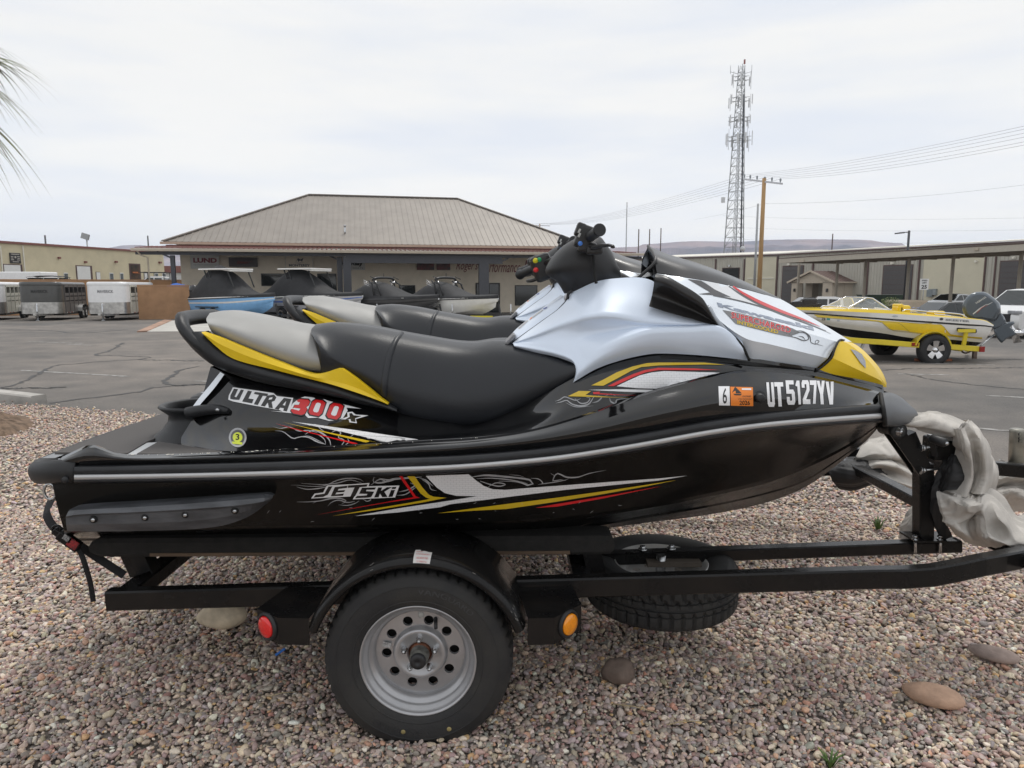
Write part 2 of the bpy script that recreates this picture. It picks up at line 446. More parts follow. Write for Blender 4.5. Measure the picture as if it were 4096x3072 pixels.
L_(gi.outputs[0],iop.inputs['Points']); L_(g2i.outputs[0],iop.inputs['Instance']); L_(e2r.outputs[0],iop.inputs['Rotation']); L_(na('size','FLOAT_VECTOR'),iop.inputs['Scale']); L_(iop.outputs[0],go.inputs[0])
og.modifiers.new('pebble_scatter','NODES').node_group=ng
def ribbon(pts,w,dz,jit=0.0):
 mb=MB(); n=len(pts); L=[]; Rr=[]
 for i in range(n):
  t=(pts[min(i+1,n-1)]-pts[max(i-1,0)]); t.z=0; t.normalize(); nn=Vector((-t.y,t.x,0))
  ww=w/2*(1+(random.uniform(-jit,jit)if jit else 0))
  for s_,lst in((1,L),(-1,Rr)):
   p=pts[i]+nn*ww*s_; lst.append(Vector((p.x,p.y,lot_z(p.x,p.y)+dz)))
 mb.grid([L,Rr],smooth=False); return mb
for a,b_ in(((44,800),(280,813.6)),((143,743.6),(200,746)),((422,823),(462,825)),((1939,808),(2049,810)),((2129,855),(2260,861)),((1906,781.5),(2149,789)),((2114,926),(2240,936)),((180,742),(60,738)),((560,742),(420,735))):
 A_,B2=on_lot(*a),on_lot(*b_)
 o=ribbon([A_+(B2-A_)*t for t in np.linspace(0,1,10)],.10,.004)
 struct('parking_line',o,m_paint,fix=False)
kc=lambda x,y,ox=0,oy=900:((x/2.1602+ox)/VS,(y/2.1602+oy)/VS)
CR=[[(-60,1440),(0,1410),(150,1375),(260,1330),(350,1270),(420,1245),(520,1208),(700,1195),(900,1180),(1180,1165),(1270,1150)],[(410,1545),(560,1525),(800,1490),(1000,1470),(1160,1450),(1330,1408),(1480,1392),(1415,1372),(1440,1345),(1480,1310),(1540,1268),(1620,1240),(1720,1225)],[(1285,1150),(1240,1140),(1000,1130),(860,1128),(850,1110),(930,1095),(1060,1020)],[(0,1415),(300,1410),(560,1405)],[(1480,1392),(1700,1380),(1860,1372)],[(0,905),(400,912),(700,935),(1100,905)],[(1180,1165),(1500,1170),(1760,1178)]]
for c_ in CR:
 p3=[on_lot(*kc(*p))for p in c_]
 p3=cat(p3,40); rr2=random.Random(5)
 p3=[p+Vector((rr2.uniform(-.04,.04),rr2.uniform(-.09,.09),0))for p in p3]
 struct('sealed_crack',ribbon(p3,.07 if c_[0][1]>1100 else.12,.0045,.5),m_tar,fix=False)
k5=lambda x,y:kc(x,y,3072,850)
for c_ in([(900,1365),(1300,1350),(1800,1345),(2300,1340)],[(1190,1390),(1400,1440),(1700,1480),(2000,1510),(2400,1545)],[(1300,1245),(1700,1262),(2212,1268)]):
 p3=cat([on_lot(*k5(*p))for p in c_],40); rr2=random.Random(9)
 p3=[p+Vector((rr2.uniform(-.04,.04),rr2.uniform(-.07,.07),0))for p in p3]
 struct('sealed_crack',ribbon(p3,.05,.0045,.5),m_tar,fix=False)
mb=MB(); a=on_lot(86,884); b_=on_lot(-40,868)
mb.bar(a+Vector((0,0,.09)),b_+Vector((0,0,.09)),.20,.20,bev=.02)
struct('kerb',mb,m_conc)
mb=MB(); a,b_,c_,d_=on_lot(318,717),on_lot(372,693),on_lot(1250,693),on_lot(1250,712)
mb.prism([a,b_,c_,d_],(0,0,.02)); struct('concrete_apron',mb,M('apron_concrete',(.50,.48,.44),rough=.85,var=.15,vscale=.8))
mb=MB(); mb.prism([on_lot(296,718),on_lot(318,717),on_lot(372,693),on_lot(356,692)],(0,0,.05)); struct('apron_kerb',mb,M('red_kerb',(.40,.25,.18),rough=.85,var=.3,vscale=1.5))
# ---- loose stones, litter, weeds
def rock(name,u,v,Y0,size,col,label,seed,flat=.6,rz=0.0,rough=.8):
 p=on_z(u,v,0.02); bm=bmesh.new(); bmesh.ops.create_icosphere(bm,subdivisions=3,radius=1)
 mb=MB(); mm=Matrix.Rotation(rz,3,'Z'); vs_=[]
 for q in bm.verts:
  c=q.co.copy(); c*=1+.16*noise.noise(c*1.1+Vector((seed,0,0)))+rough*.08*noise.noise(c*3.5+Vector((0,seed,0)))
  vs_.append(p+mm@Vector((c.x*size[0],c.y*size[1],c.z*size[2]+size[2]*flat)))
 bm.verts.index_update()
 mb.add(vs_,[tuple(q.index for q in f.verts)for f in bm.faces],True); bm.free()
 return single(name,mb,M(name+str(seed),col,rough=.8,var=.3,vscale=9,bump=.3,bscale=70),label,'rock','large river stones lying on the gravel')
rock('river_stone',481,1350,0,(.105,.062,.06),(.62,.52,.38),'large tan river stone under the left end of the trailer rail',2,.8,rz=.1,rough=.3)
rock('river_stone',1335,1462,0,(.062,.05,.045),(.17,.125,.10),'rough dark brown stone in the gravel right of the wheel',5,.55,rough=2.5)
rock('river_stone',2014,1510,0,(.095,.055,.035),(.46,.30,.21),'smooth orange tan oval stone in the gravel at lower right',8,.5,rz=-.5,rough=.2)
rock('river_stone',2147,1420,0,(.085,.045,.03),(.32,.25,.22),'grey pink oval stone near the right edge of the photo',11,.5,rz=-.6,rough=.2)
mb=MB(); p=on_z(605,1412,.03); mb.bar(p+Vector((-.014,-.012,0)),p+Vector((.014,.016,.012)),.012,.004)
single('plastic_scrap',mb,M('blue_plastic',(.05,.22,.7),rough=.4,var=0),'tiny bright blue plastic scrap on the gravel left of the wheel','litter')
mb=MB(); p=on_z(330,1012,.02)
def weed(u,v,n,h,label,seed):
 p=on_z(u,v,.0); mb=MB(); g=random.Random(seed)
 for i in range(n):
  a=g.uniform(0,6.28); l=h*g.uniform(.5,1); d=Vector((math.cos(a),math.sin(a),0)); w=d.cross(Vector((0,0,1)))*.0035
  b0=p+d*g.uniform(0,.01); b1=b0+d*l*.35+Vector((0,0,l*.7)); b2=b0+d*l*.8+Vector((0,0,l))
  mb.add([b0-w,b0+w,b1+w,b2,b1-w],[(0,1,2,4),(4,2,3)])
 single('weed',mb,M('weed_green',(.09,.16,.035),rough=.6,var=.3,vscale=60),label,'weed','weeds sprouting in the gravel')
weed(1896,1146,26,.09,'small green weed in gravel below the bow',1)
weed(1793,1657,22,.05,'small green weed at the bottom edge of the photo',2)
def twigs():
 for i,(u,v,l,a)in enumerate(((1480,1562,.13,.15),(1370,1530,.16,-.35),(1565,1405,.05,.6),(610,1500,.10,.3),(2180,1340,.16,-.1),(1400,1395,.11,-.4))):
  p=on_z(u,v,.028); mb=MB(); d=Vector((math.cos(a),math.sin(a),0))
  mb.tube([p-d*l/2,p+Vector((0,.005,.004)),p+d*l/2],[.0018,.0022,.001],5)
  single('dry_stalk',mb,M('straw',(.45,.36,.22),rough=.8,var=.2),('dry straw stalk on the gravel, '+('just right of the tyre','below the dark brown stone','above the dark brown stone near the wheel','left of the red marker lamp','at the right edge below the trailer rail','right of the amber marker lamp')[i]),'stalk','dry stalks scattered on the gravel')
twigs()
# ------------------ far mesas
PXV=VS/FPX
def mesa(name,prof,dist,seed,base=628):
 """prof: skyline (u, v); cliff band above talus slopes, built as terrain at its own distance"""
 n=150; us=np.linspace(prof[0][0],prof[-1][0],n); vv=np.interp(us,[p[0]for p in prof],[p[1]for p in prof])
 rows=[]
 for k_,(fz,fd)in enumerate(((0,-700),(.10,-560),(.24,-380),(.42,-230),(.58,-110),(.64,-70),(.70,-60),(.86,-48),(.93,-20),(1.0,0),(1.02,400))):
  row_=[]
  for u,v in zip(us,vv):
   top=at(u,v,dist); x=top.x; H_=top.z
   wob=noise.noise(Vector((x*.006,k_*.35,seed)))*130+noise.noise(Vector((x*.02,k_*.6,seed+4)))*55+noise.noise(Vector((x*.06,k_*.8,seed+9)))*18
   z=-6+(H_+6)*fz+(noise.noise(Vector((x*.03,fz*3,seed)))*7 if.05<fz<.99 else 0)
   row_.append(Vector((x*(1+fd/dist*.9),dist+fd+wob*(1 if fz<.6 else.12),z)))
  rows.append(row_)
 mb=MB(); mb.grid(rows,smooth=False); return mb
def mesa_mat():
 m=bpy.data.materials.new('haze_tinted_sandstone'); m.use_nodes=True; nt=m.node_tree; b=nt.nodes['Principled BSDF']; b.inputs['Roughness'].default_value=1
 tc=nt.nodes.new('ShaderNodeTexCoord'); mp=nt.nodes.new('ShaderNodeMapping'); mp.inputs['Scale'].default_value=(.006,.006,.035)
 n=nt.nodes.new('ShaderNodeTexNoise'); n.inputs['Scale'].default_value=1.0; n.inputs['Detail'].default_value=8
 r=nt.nodes.new('ShaderNodeValToRGB'); r.color_ramp.elements[0].position=.38; r.color_ramp.elements[0].color=(.135,.14,.195,1); r.color_ramp.elements[1].position=.62; r.color_ramp.elements[1].color=(.33,.25,.26,1)  # bluish end of the ramp puts distance haze into the rock colour
 nt.links.new(tc.outputs['Object'],mp.inputs['Vector']); nt.links.new(mp.outputs[0],n.inputs['Vector']); nt.links.new(n.outputs[0],r.inputs[0]); nt.links.new(r.outputs[0],b.inputs['Base Color']); return m
m_mesa=mesa_mat()
struct('mesa_hill',mesa('m',[(1290,538),(1323,535),(1380,532.8),(1386,528),(1421,526),(1462,522.6),(1504,521),(1600,522),(1640,520),(1655,518),(1741,516.5),(1800,517),(1850,518),(1880,519.5),(1909,523),(1940,524.5),(1954,525),(1961,533),(1975,543),(2010,556),(2060,575)],2300,3),m_mesa)
struct('mesa_hill',mesa('m',[(60,560),(150,552),(200,545),(228,540),(236,536),(262,530),(300,528.5),(325,532),(345,531),(365,528),(400,530),(440,540),(520,556)],2500,8),m_mesa)
# ------------------ materials for buildings
m_cream=M('cream_render',(.62,.55,.38),rough=.9,var=.07,vscale=.8)
m_tanwall=M('showroom_stucco',(.72,.645,.53),rough=.9,var=.08,vscale=1.2,bump=.1,bscale=30)
m_roof=M('taupe_metal_roof',(.265,.235,.205),rough=.45,metal=.15,var=.10,vscale=.8)
m_redtrim=M('oxide_red_trim',(.22,.085,.07),rough=.6,var=.15)
m_gutter=M('tan_gutter',(.50,.43,.34),rough=.5,var=.08)
m_dksteel=M('dark_grey_steel',(.060,.062,.072),rough=.5,var=.12)
m_glass=M('dark_window',(.012,.016,.016),rough=.06,var=0,spec=.7)
m_frame=M('dark_bronze_frame',(.035,.032,.03),rough=.5,var=.1)
m_whdoor=M('white_door',(.72,.72,.70),rough=.6,var=.05)
m_cmu=M('tan_block_wall',(.40,.235,.13),rough=.95,var=.15,vscale=1.5,bump=.2,bscale=25)
m_metalw=M('pale_metal_siding',(.60,.56,.43),rough=.55,var=.05,vscale=.6)
m_metalg=M('grey_metal_siding',(.47,.45,.39),rough=.55,var=.05,vscale=.6)
m_brown=M('brown_trim',(.10,.055,.05),rough=.55,var=.1)
m_rollup=M('dark_rollup_door',(.085,.078,.078),rough=.55,var=.08)
m_cream2=M('white_metal_roof',(.72,.69,.60),rough=.5,var=.06)
# ------------------ boat showroom
TH=math.radians(12.06); G0=Vector((-22.9,44.5,0)); ga_=Vector((math.cos(TH),math.sin(TH),0)); gn_=Vector((-math.sin(TH),math.cos(TH),0))
def G(s,t,z):return G0+ga_*s+gn_*t+Vector((0,0,z))
ZL=-.36
show=thing('boat_showroom','tan showroom with taupe hip metal roof and deep porch behind the jet skis','building',G(16,8,ZL))
RP=dict(s0=.3,s1=30.5,t0=4.0,t1=22.0,ze=4.57,zr=8.95); RUN=9.0
def roof_z(t):return RP['ze']+(RP['zr']-RP['ze'])*(t-RP['t0'])/RUN
mb=MB()
def wallbox(mb,s0,s1,t0,t1,z0,z1):mb.add([G(s,t,z)for s in(s0,s1)for t in(t0,t1)for z in(z0,z1)],[(0,1,3,2),(4,6,7,5),(0,4,5,1),(2,3,7,6),(0,2,6,4),(1,5,7,3)])
wallbox(mb,1.2,30.0,4.6,21.4,ZL,4.45); build('wall',mb,m_tanwall,show)
def rib_sheet(a0,a1,b0,b1,up):
 """a: eave pair, b: ridge pair"""
 mb=MB(); mb.add([a0,a1,b1,b0],[(0,1,2,3)]); th=up*.032
 mb.add([a1-(a1-a0).normalized()*.05,a1,b1,b1-(a1-a0).normalized()*.05],[]);
 e=(a1-a0).normalized()*.035
 mb.add([a1-e,a1-e+th,a1+e+th,a1+e,b1-e,b1-e+th,b1+e+th,b1+e],[(0,1,5,4),(1,2,6,5),(2,3,7,6),(0,3,2,1)])
 return mb
nr=74; step_=(RP['s1']-RP['s0'])/nr; upf=Vector((0,0,1))
for i in range(nr):
 s0=RP['s0']+i*step_; s1=s0+step_
 tt=lambda s:RP['t0']+min(RUN,s-RP['s0'],RP['s1']-s)
 build('roof_panel',rib_sheet(G(s0,RP['t0'],roof_z(RP['t0'])),G(s1,RP['t0'],roof_z(RP['t0'])),G(s0,tt(s0),roof_z(tt(s0))),G(s1,tt(s1),roof_z(tt(s1))),upf),m_roof,show,fix=False)
mb=MB()
za=RP['ze']; zr_=RP['zr']; sl,sr=RP['s0']+RUN,RP['s1']-RUN
mb.add([G(RP['s0'],4,za),G(sl,13,zr_),G(RP['s0'],22,za)],[(0,1,2)]); mb.add([G(RP['s1'],4,za),G(sr,13,zr_),G(RP['s1'],22,za)],[(0,1,2)])
mb.add([G(RP['s0'],22,za),G(sl,13,zr_),G(sr,13,zr_),G(RP['s1'],22,za)],[(0,1,2,3)]); build('hip_roof_side',mb,m_roof,show)
for a,b_ in((G(sl,13,zr_),G(sr,13,zr_)),(G(RP['s0'],4,za),G(sl,13,zr_)),(G(RP['s1'],4,za),G(sr,13,zr_))):
 mb=MB(); mb.bar(a+Vector((0,0,.05)),b_+Vector((0,0,.05)),.32,.07); build('ridge_cap',mb,M('ridge_trim',(.22,.19,.165),rough=.5,metal=.1,var=.08),show)
mb=MB(); mb.bar(G(RP['s0']-.15,3.95,za-.10),G(RP['s1'],3.95,za-.10),.12,.16); build('eave_gutter',mb,M('pinkish_gutter',(.52,.38,.29),rough=.5,var=.1),show)
mb=MB(); mb.bar(G(RP['s0']+.2,4.05,za-.27),G(RP['s1'],4.05,za-.235),.10,.10); build('fascia',mb,m_redtrim,show)
mb=MB(); vp=at(745,510,52.6); mb.cyl(vp+Vector((0,0,-.1)),at(745,488,52.6),.07,12); mb.cyl(at(745,489,52.6),at(745,486,52.6),.10,12); build('vent_pipe',mb,m_steel,show)
mb=MB(); mb.add([G(-.4,-.1,3.92),G(33,-.1,3.92),G(33,4.0,4.22),G(-.4,4.0,4.22)],[(0,1,2,3)]); mb.add([G(-.4,-.1,3.80),G(33,-.1,3.80),G(33,4.6,3.86),G(-.4,4.6,3.86)],[(0,1,2,3)]); build('porch_roof',mb,m_roof,show)
mb=MB()
for i in range(110):
 s=-.3+i*.3; mb.bar(G(s,-.05,3.955),G(s,3.9,4.245),.05,.05)
o=build('porch_roof_ribs',mb,m_redtrim,show); o['kind']='stuff'
mb=MB(); mb.bar(G(-.5,-.18,3.82),G(33.1,-.18,3.82),.16,.16); build('porch_gutter',mb,m_gutter,show)
mb=MB(); mb.bar(G(-.5,-.26,3.87),G(33.1,-.26,3.87),.03,.05); build('gutter_lip',mb,M('gutter_lip',(.60,.52,.42),rough=.45,var=.05),show)
mb=MB(); mb.bar(G(-.4,.35,3.62),G(33.0,.35,3.62),.14,.18); build('porch_beam',mb,m_dksteel,show)
def s_of(u,t):
 k_=(u-1106)*PXV; b0=G0+gn_*t
 return(k_*b0.y-b0.x)/(ga_.x-k_*ga_.y)
s_a,s_b=s_of(752,.4),s_of(1085,.4)
mb=MB(); mb.bar(G(s_a,.4,3.36),G(s_b,.4,3.36),.30,.50); build('header_beam',mb,m_dksteel,show)
for u0,u1,t in((379,388,.4),(733,744,.9),(746,763,.4),(1035,1056,.4)):
 s0,s1=s_of(u0,t),s_of(u1,t); mb=MB(); w=s1-s0; mb.box(G((s0+s1)/2,t,(ZL+3.5)/2),(w,min(w,.35),3.5-ZL),rz=TH); o=build('column',mb,m_dksteel,show)
 mb=MB(); mb.box(G((s0+s1)/2,t,ZL+.04),(w+.1,w+.05,.08),rz=TH); build('column_base',mb,m_dksteel,o)
for u,t in((384,.3),(738,.9),(1085,.4)):
 s=s_of(u,t); mb=MB(); mb.bar(G(s,t,3.3),G(s-.9 if u<1000 else s+.8,t,3.72),.10,.10); build('knee_brace',mb,m_dksteel,show)
mb=MB(); mb.tube([G(-.2,.0,3.72),G(-.1,.3,3.5),G(.25,.42,3.35),G(.32,.42,ZL+.3)],.05,10); build('downspout',mb,m_gutter,show)
def on_wall(u,v,t=4.6):
 s=s_of(u,t); p=G(s,t,0); k_=(622-v)*1.0
 d=ray(u,v); tt_=p.y/d.y; return Vector((p.x,p.y,CAMH+d.z*tt_))
def wall_rect(mb,u0,u1,v0,v1,t,th):
 a,b_=on_wall(u0,v1,t),on_wall(u1,v0,t); z0,z1=a.z,b_.z
 q=[Vector((a.x,a.y,z0)),Vector((b_.x,b_.y,z0)),Vector((b_.x,b_.y,z1)),Vector((a.x,a.y,z1))]
 mb.prism(q,-gn_*th); return q
def window(u0,u1,v0,v1):
 mb=MB(); wall_rect(mb,u0,u1,v0,v1,4.6,.05); f=build('window',mb,m_frame,show)
 mb=MB(); wall_rect(mb,u0+1.6,u1-1.6,v0+1.6,v1-1.6,4.54,.02); build('pane',mb,m_glass,f)
for w_ in((464,487,590,622),(570,629,591,618),(690,731,591,640),(864,899,616,650),(939,990,616,650),(1112,1160,616,660)):window(*w_)
mb=MB(); wall_rect(mb,1028,1080,611,681,4.6,.06); dr=build('glass_door',mb,m_frame,show)
for a,b_ in((1031,1045),(1058,1077)):
 mb=MB(); wall_rect(mb,a,b_,614,678,4.53,.02); build('pane',mb,m_glass,dr)
def signboard(name,u0,u1,v0,v1,mat,label,t=4.5):
 root=thing(name,label,'sign',on_wall((u0+u1)/2,v1,t),group=None)
 mb=MB(); q=wall_rect(mb,u0,u1,v0,v1,t,.05); build('panel',mb,mat,root)
 return root,q
def sign_text(root,q,s,x0,x1,y0,y1,mat,name='lettering',**k):
 ax=(q[1]-q[0]); W=ax.length; ax.normalize(); Hh=(q[3]-q[0]).length
 mb=MB(); flat_text(mb,s,q[0]-gn_*.058+ax*(W*x0)+Vector((0,0,Hh*y0)),ax,Vector((0,0,1)),W*(x1-x0),Hh*(y1-y0),**k); o=build(name,mb,mat,root,fix=False)
 if name=='small_print':o['kind']='stuff'
 return o
m_sgw=M('sign_white',(.52,.52,.50),rough=.5,var=.05); m_sgd=M('sign_dark',(.035,.022,.02),rough=.4,var=.2); m_mar=M('maroon_letters',(.18,.02,.035),rough=.5,var=0); m_dkt=M('dark_letters',(.06,.07,.09),rough=.5,var=0)
def sign_frame(root,q,mat):
 mb=MB();
 for i in range(4):mb.bar(q[i]-gn_*.055,q[(i+1)%4]-gn_*.055,.03,.03)
 build('sign_frame',mb,mat,root)
r_,q=signboard('sign',422,482,551,580,m_sgw,'white wall sign with bold maroon capitals, leftmost on the showroom wall'); sign_text(r_,q,'LUND',.09,.93,.42,.78,m_mar,offset=.05); sign_text(r_,q,'THE ULTIMATE FISHING EXPERIENCE',.09,.93,.24,.30,m_dkt,'small_print'); sign_frame(r_,q,m_sgw)
r_,q=signboard('sign',503.6,563.5,557,576,m_sgd,'dark brown wall sign, second from left on the showroom wall'); sign_frame(r_,q,m_frame)
mb=MB(); ax=(q[1]-q[0]).normalized(); W=(q[1]-q[0]).length; Hh=(q[3]-q[0]).length
mb.fan([q[0]-gn_*.06+ax*(W*x)+Vector((0,0,Hh*y))for x,y in((.25,.3),(.6,.35),(.85,.6),(.5,.55),(.3,.65))]); build('emblem',mb,M('dim_red',(.12,.025,.02),rough=.6,var=.2),r_,fix=False)
r_,q=signboard('sign',623.5,682,553.5,580,m_tanwall,'wall sign with dark emblem and thin white outline above the large white boat'); sign_frame(r_,q,m_sgw); sign_text(r_,q,'MONTEREY',.12,.88,.16,.36,m_dkt,offset=.03)
mb=MB(); ax=(q[1]-q[0]).normalized(); W=(q[1]-q[0]).length; Hh=(q[3]-q[0]).length
for pl in(((.36,.5),(.46,.84),(.55,.6),(.66,.86),(.60,.52),(.55,.72),(.47,.52),(.44,.7)),((.3,.46),(.5,.42),(.7,.5),(.5,.46))):mb.fan([q[0]-gn_*.06+ax*(W*x)+Vector((0,0,Hh*y))for x,y in pl])
build('emblem',mb,m_dkt,r_,fix=False)
r_,q=signboard('sign',740,792.5,565,583,m_sgw,'white wall sign with black script, partly hidden by the wide dark column'); sign_text(r_,q,'Heyday',.04,.92,.40,1.02,M('black_letters',(.01,.01,.01),rough=.5,var=0),offset=.05); sign_text(r_,q,'WAKE BOATS',.05,.92,.14,.30,M('black_letters',(.01,.01,.01)),'small_print')
m_post=M('red_black_poster',(.03,.022,.02),rough=.4,var=.6,vscale=2.6,var_to=(.16,.02,.02))
for a,b_,lb in((903,940,'dark red and black poster on the wall, left one of two'),(945,974,'dark red and black poster on the wall beside the red script lettering')):
 r_,q=signboard('poster',a,b_,566,583.5,m_post,lb)
 r_['category']='poster'
let=thing('wall_lettering','large maroon script lettering painted on the showroom wall behind the dark column','lettering',on_wall(1066,582,4.58))
def script(s,u0,u1,vb,vt,nm):
 a,b_=on_wall(u0,vb,4.57),on_wall(u1,vb,4.57); ax=b_-a; ax.z=0; W=ax.length; ax.normalize(); z1=on_wall(u0,vt,4.57).z
 mb=MB(); flat_text(mb,s,a,ax,Vector((0,0,1)),W,z1-a.z,shear=.42); build(nm,mb,m_mar,let,fix=False)
script("Roger's",986.6,1034,588,563,'word'); script('Performance',1041,1124,588,564,'word'); script('M',1131,1147,582,562,'word')
for u in(560,640,820,1200):
 mb=MB(); p=on_wall(u,549,4.3); mb.box(p,(.35,.2,.12),rz=TH); build('soffit_light',mb,m_gutter,show)
 # ------------------ block walls at the left
def wall_run(name,u0,u1,Y0,Y1,vt0,vt1,label,mat):
 a,b_=at(u0,vt0,Y0),at(u1,vt1,Y1); mb=MB()
 r0=Vector((a.x,a.y,lot_z(a.x,a.y))); r1=Vector((b_.x,b_.y,lot_z(b_.x,b_.y)))
 root=thing(name,label,'wall',(r0+r1)/2); d=(r1-r0); d.z=0; L=d.length; d.normalize(); nn=Vector((-d.y,d.x,0)); H_=((a.z-r0.z)+(b_.z-r1.z))/2
 k_=int(H_/.2); hh=H_/k_
 for i in range(k_):
  z0=r0.z+i*hh; inset=.008 if i%2 else 0.0
  mb=MB(); c=(r0+r1)/2; c.z=z0+hh/2; mb.box(c,(L,.2-inset,hh-.012),rz=math.atan2(d.y,d.x)); build('block_course',mb,mat,root)
 mb=MB(); c=(r0+r1)/2; c.z=r0.z+H_/2-.01; mb.box(c,(L-.01,.17,H_-.03),rz=math.atan2(d.y,d.x)); build('mortar_core',mb,mat,root)
 mb=MB(); c=(r0+r1)/2; c.z=r0.z+H_+.03; mb.box(c,(L,.26,.06),rz=math.atan2(d.y,d.x)); build('wall_cap',mb,mat,root)
wall_run('block_wall',296,408,40.5,41.5,618,617.5,'tan block wall between the white horse trailer and the showroom',m_cmu)
wall_run('block_wall',-60,420,47,51,604,607,'farther tan block wall running behind the horse trailers',M('orange_block_wall',(.44,.25,.13),rough=.95,var=.12,vscale=1.2))
# ------------------ long cream warehouse at the left
WA,WB=Vector((-58.5,45,0)),Vector((-45.7,94.5,0)); wd_=(WB-WA).normalized(); wn_=Vector((wd_.y,-wd_.x,0))
ZW=6.0
wh=thing('warehouse','long cream warehouse with red roof edge at far left behind the walls','building',(WA+WB)/2+Vector((0,0,ZL)))
mb=MB(); q=[WA,WB,WB-wn_*22,WA-wn_*22]; mb.prism([p+Vector((0,0,ZL))for p in q],(0,0,ZW-ZL)); build('wall',mb,m_cream,wh)
mb=MB(); mb.bar(WA+Vector((0,0,ZW+.06))+wn_*.06,WB+Vector((0,0,ZW+.06))+wn_*.06,.3,.22); build('roof_edge',mb,m_redtrim,wh)
mb=MB(); mb.bar(WB+Vector((0,0,ZW+.06)),WB-wn_*22+Vector((0,0,ZW+.06)),.3,.22); build('roof_edge',mb,m_redtrim,wh)
def hit_plane(u,v,p0,n):
 d=ray(u,v); o=Vector((0,0,CAMH)); t=(p0-o).dot(n)/d.dot(n); return o+d*t
def face_rect(mb,u0,u1,v0,v1,P0,n,d,off,th,ref='l'):
 a=hit_plane(u0,v1,P0,n); b_=hit_plane(u1,v1,P0,n); z1=hit_plane(u0 if ref=='l' else u1,v0,P0,n).z; z0=max(a.z if ref=='l' else b_.z,-2)
 A_=Vector((a.x,a.y,z0))+n*off; B2=Vector((b_.x,b_.y,z0))+n*off
 q=[A_,B2,Vector((B2.x,B2.y,z1)),Vector((A_.x,A_.y,z1))]; mb.prism(q,n*th); return q
WREC=lambda mb,u0,u1,v0,v1,off=.02,th=.05:face_rect(mb,u0,u1,v0,v1,WA,wn_,wd_,off,th)
for u0,u1,v0,v1 in((11,46,572,612),(168,196,575,612)):
 mb=MB(); WREC(mb,u0-2,u1+5,v0-2,v1,.0,.04); f=build('roller_door',mb,m_brown,wh); mb=MB(); WREC(mb,u0,u1,v0,v1,.05,.03); build('door_leaf',mb,m_whdoor,f)
mb=MB(); WREC(mb,281,305,569,610,.0,.05); f=build('open_doorway',mb,m_brown,wh); mb=MB(); WREC(mb,283.5,302,572,610,.06,.02); build('dark_interior',mb,M('dim_interior',(.10,.055,.03),rough=.9,var=.5,vscale=.9,var_to=(.03,.025,.02)),f)
mb=MB(); WREC(mb,285,300,587,590,.09,.05); build('orange_rack',mb,M('orange_rack',(.45,.13,.03),rough=.6,var=.2),f)
for u0,u1 in((107,121),(139,148),(237.5,246),(260,267.5),(335,342.5),(351,359)):
 mb=MB(); WREC(mb,u0,u1,589,612,.0,.04); f=build('window',mb,m_whdoor,wh); mb=MB(); WREC(mb,u0+.8,u1-.8,591,612,.05,.02); build('pane',mb,M('grey_pane',(.10,.11,.11),rough=.1,var=.2),f)
for u0,u1 in((209,217),(312.5,320)):
 mb=MB(); WREC(mb,u0-.8,u1+.8,587,612,.0,.04); f=build('door',mb,m_brown,wh); mb=MB(); WREC(mb,u0,u1,588,612,.05,.03); build('door_leaf',mb,m_whdoor,f)
for u,v in((126,557),(183,566),(249,565.5),(344,567)):
 mb=MB(); WREC(mb,u-2,u+2,v-2,v+2,.02,.25); build('wall_light',mb,m_redtrim,wh)
for u in(7,55):
 mb=MB(); WREC(mb,u-1,u+1,531,612,.02,.1); build('downspout',mb,m_cream2,wh)
sg=thing('sign','black square shop sign high on the cream warehouse','sign',hit_plane(32,568,WA,wn_)); mb=MB(); q=WREC(mb,21,44,546,568.5,.03,.08); build('panel',mb,M('black_sign',(.02,.018,.018),rough=.5,var=.1),sg)
mb=MB()
axw=(q[1]-q[0]).normalized(); Wq=(q[1]-q[0]).length; Hq=(q[3]-q[0]).length
for x0,y0,w,h in((.1,.84,.8,.08),(.08,.6,.24,.07),(.1,.46,.2,.07),(.08,.3,.26,.07),(.66,.62,.26,.07),(.68,.46,.22,.07),(.64,.3,.28,.07),(.42,.5,.16,.2),(.2,.12,.6,.06)):
 mb.add([q[0]+wn_*.085+axw*(Wq*x)+Vector((0,0,Hq*y))for x,y in((x0,y0),(x0+w,y0),(x0+w,y0+h),(x0,y0+h))],[(0,1,2,3)])
o=build('sign_print',mb,M('pale_print',(.45,.42,.38),rough=.6,var=.2),sg,fix=False); o['kind']='stuff'
mb=MB(); c=at(392,600,112); sh=thing('outbuilding','small white building with red roof edge beyond the block wall','building',(c.x,c.y,ZL)); mb.box((c.x,c.y,1.7),(9,8,4.1)); build('wall',mb,M('white_siding',(.6,.61,.62),rough=.7,var=.05),sh)
mb=MB(); mb.box((c.x,c.y,4.25),(9.6,8.6,1.0)); build('roof_edge',mb,m_redtrim,sh)
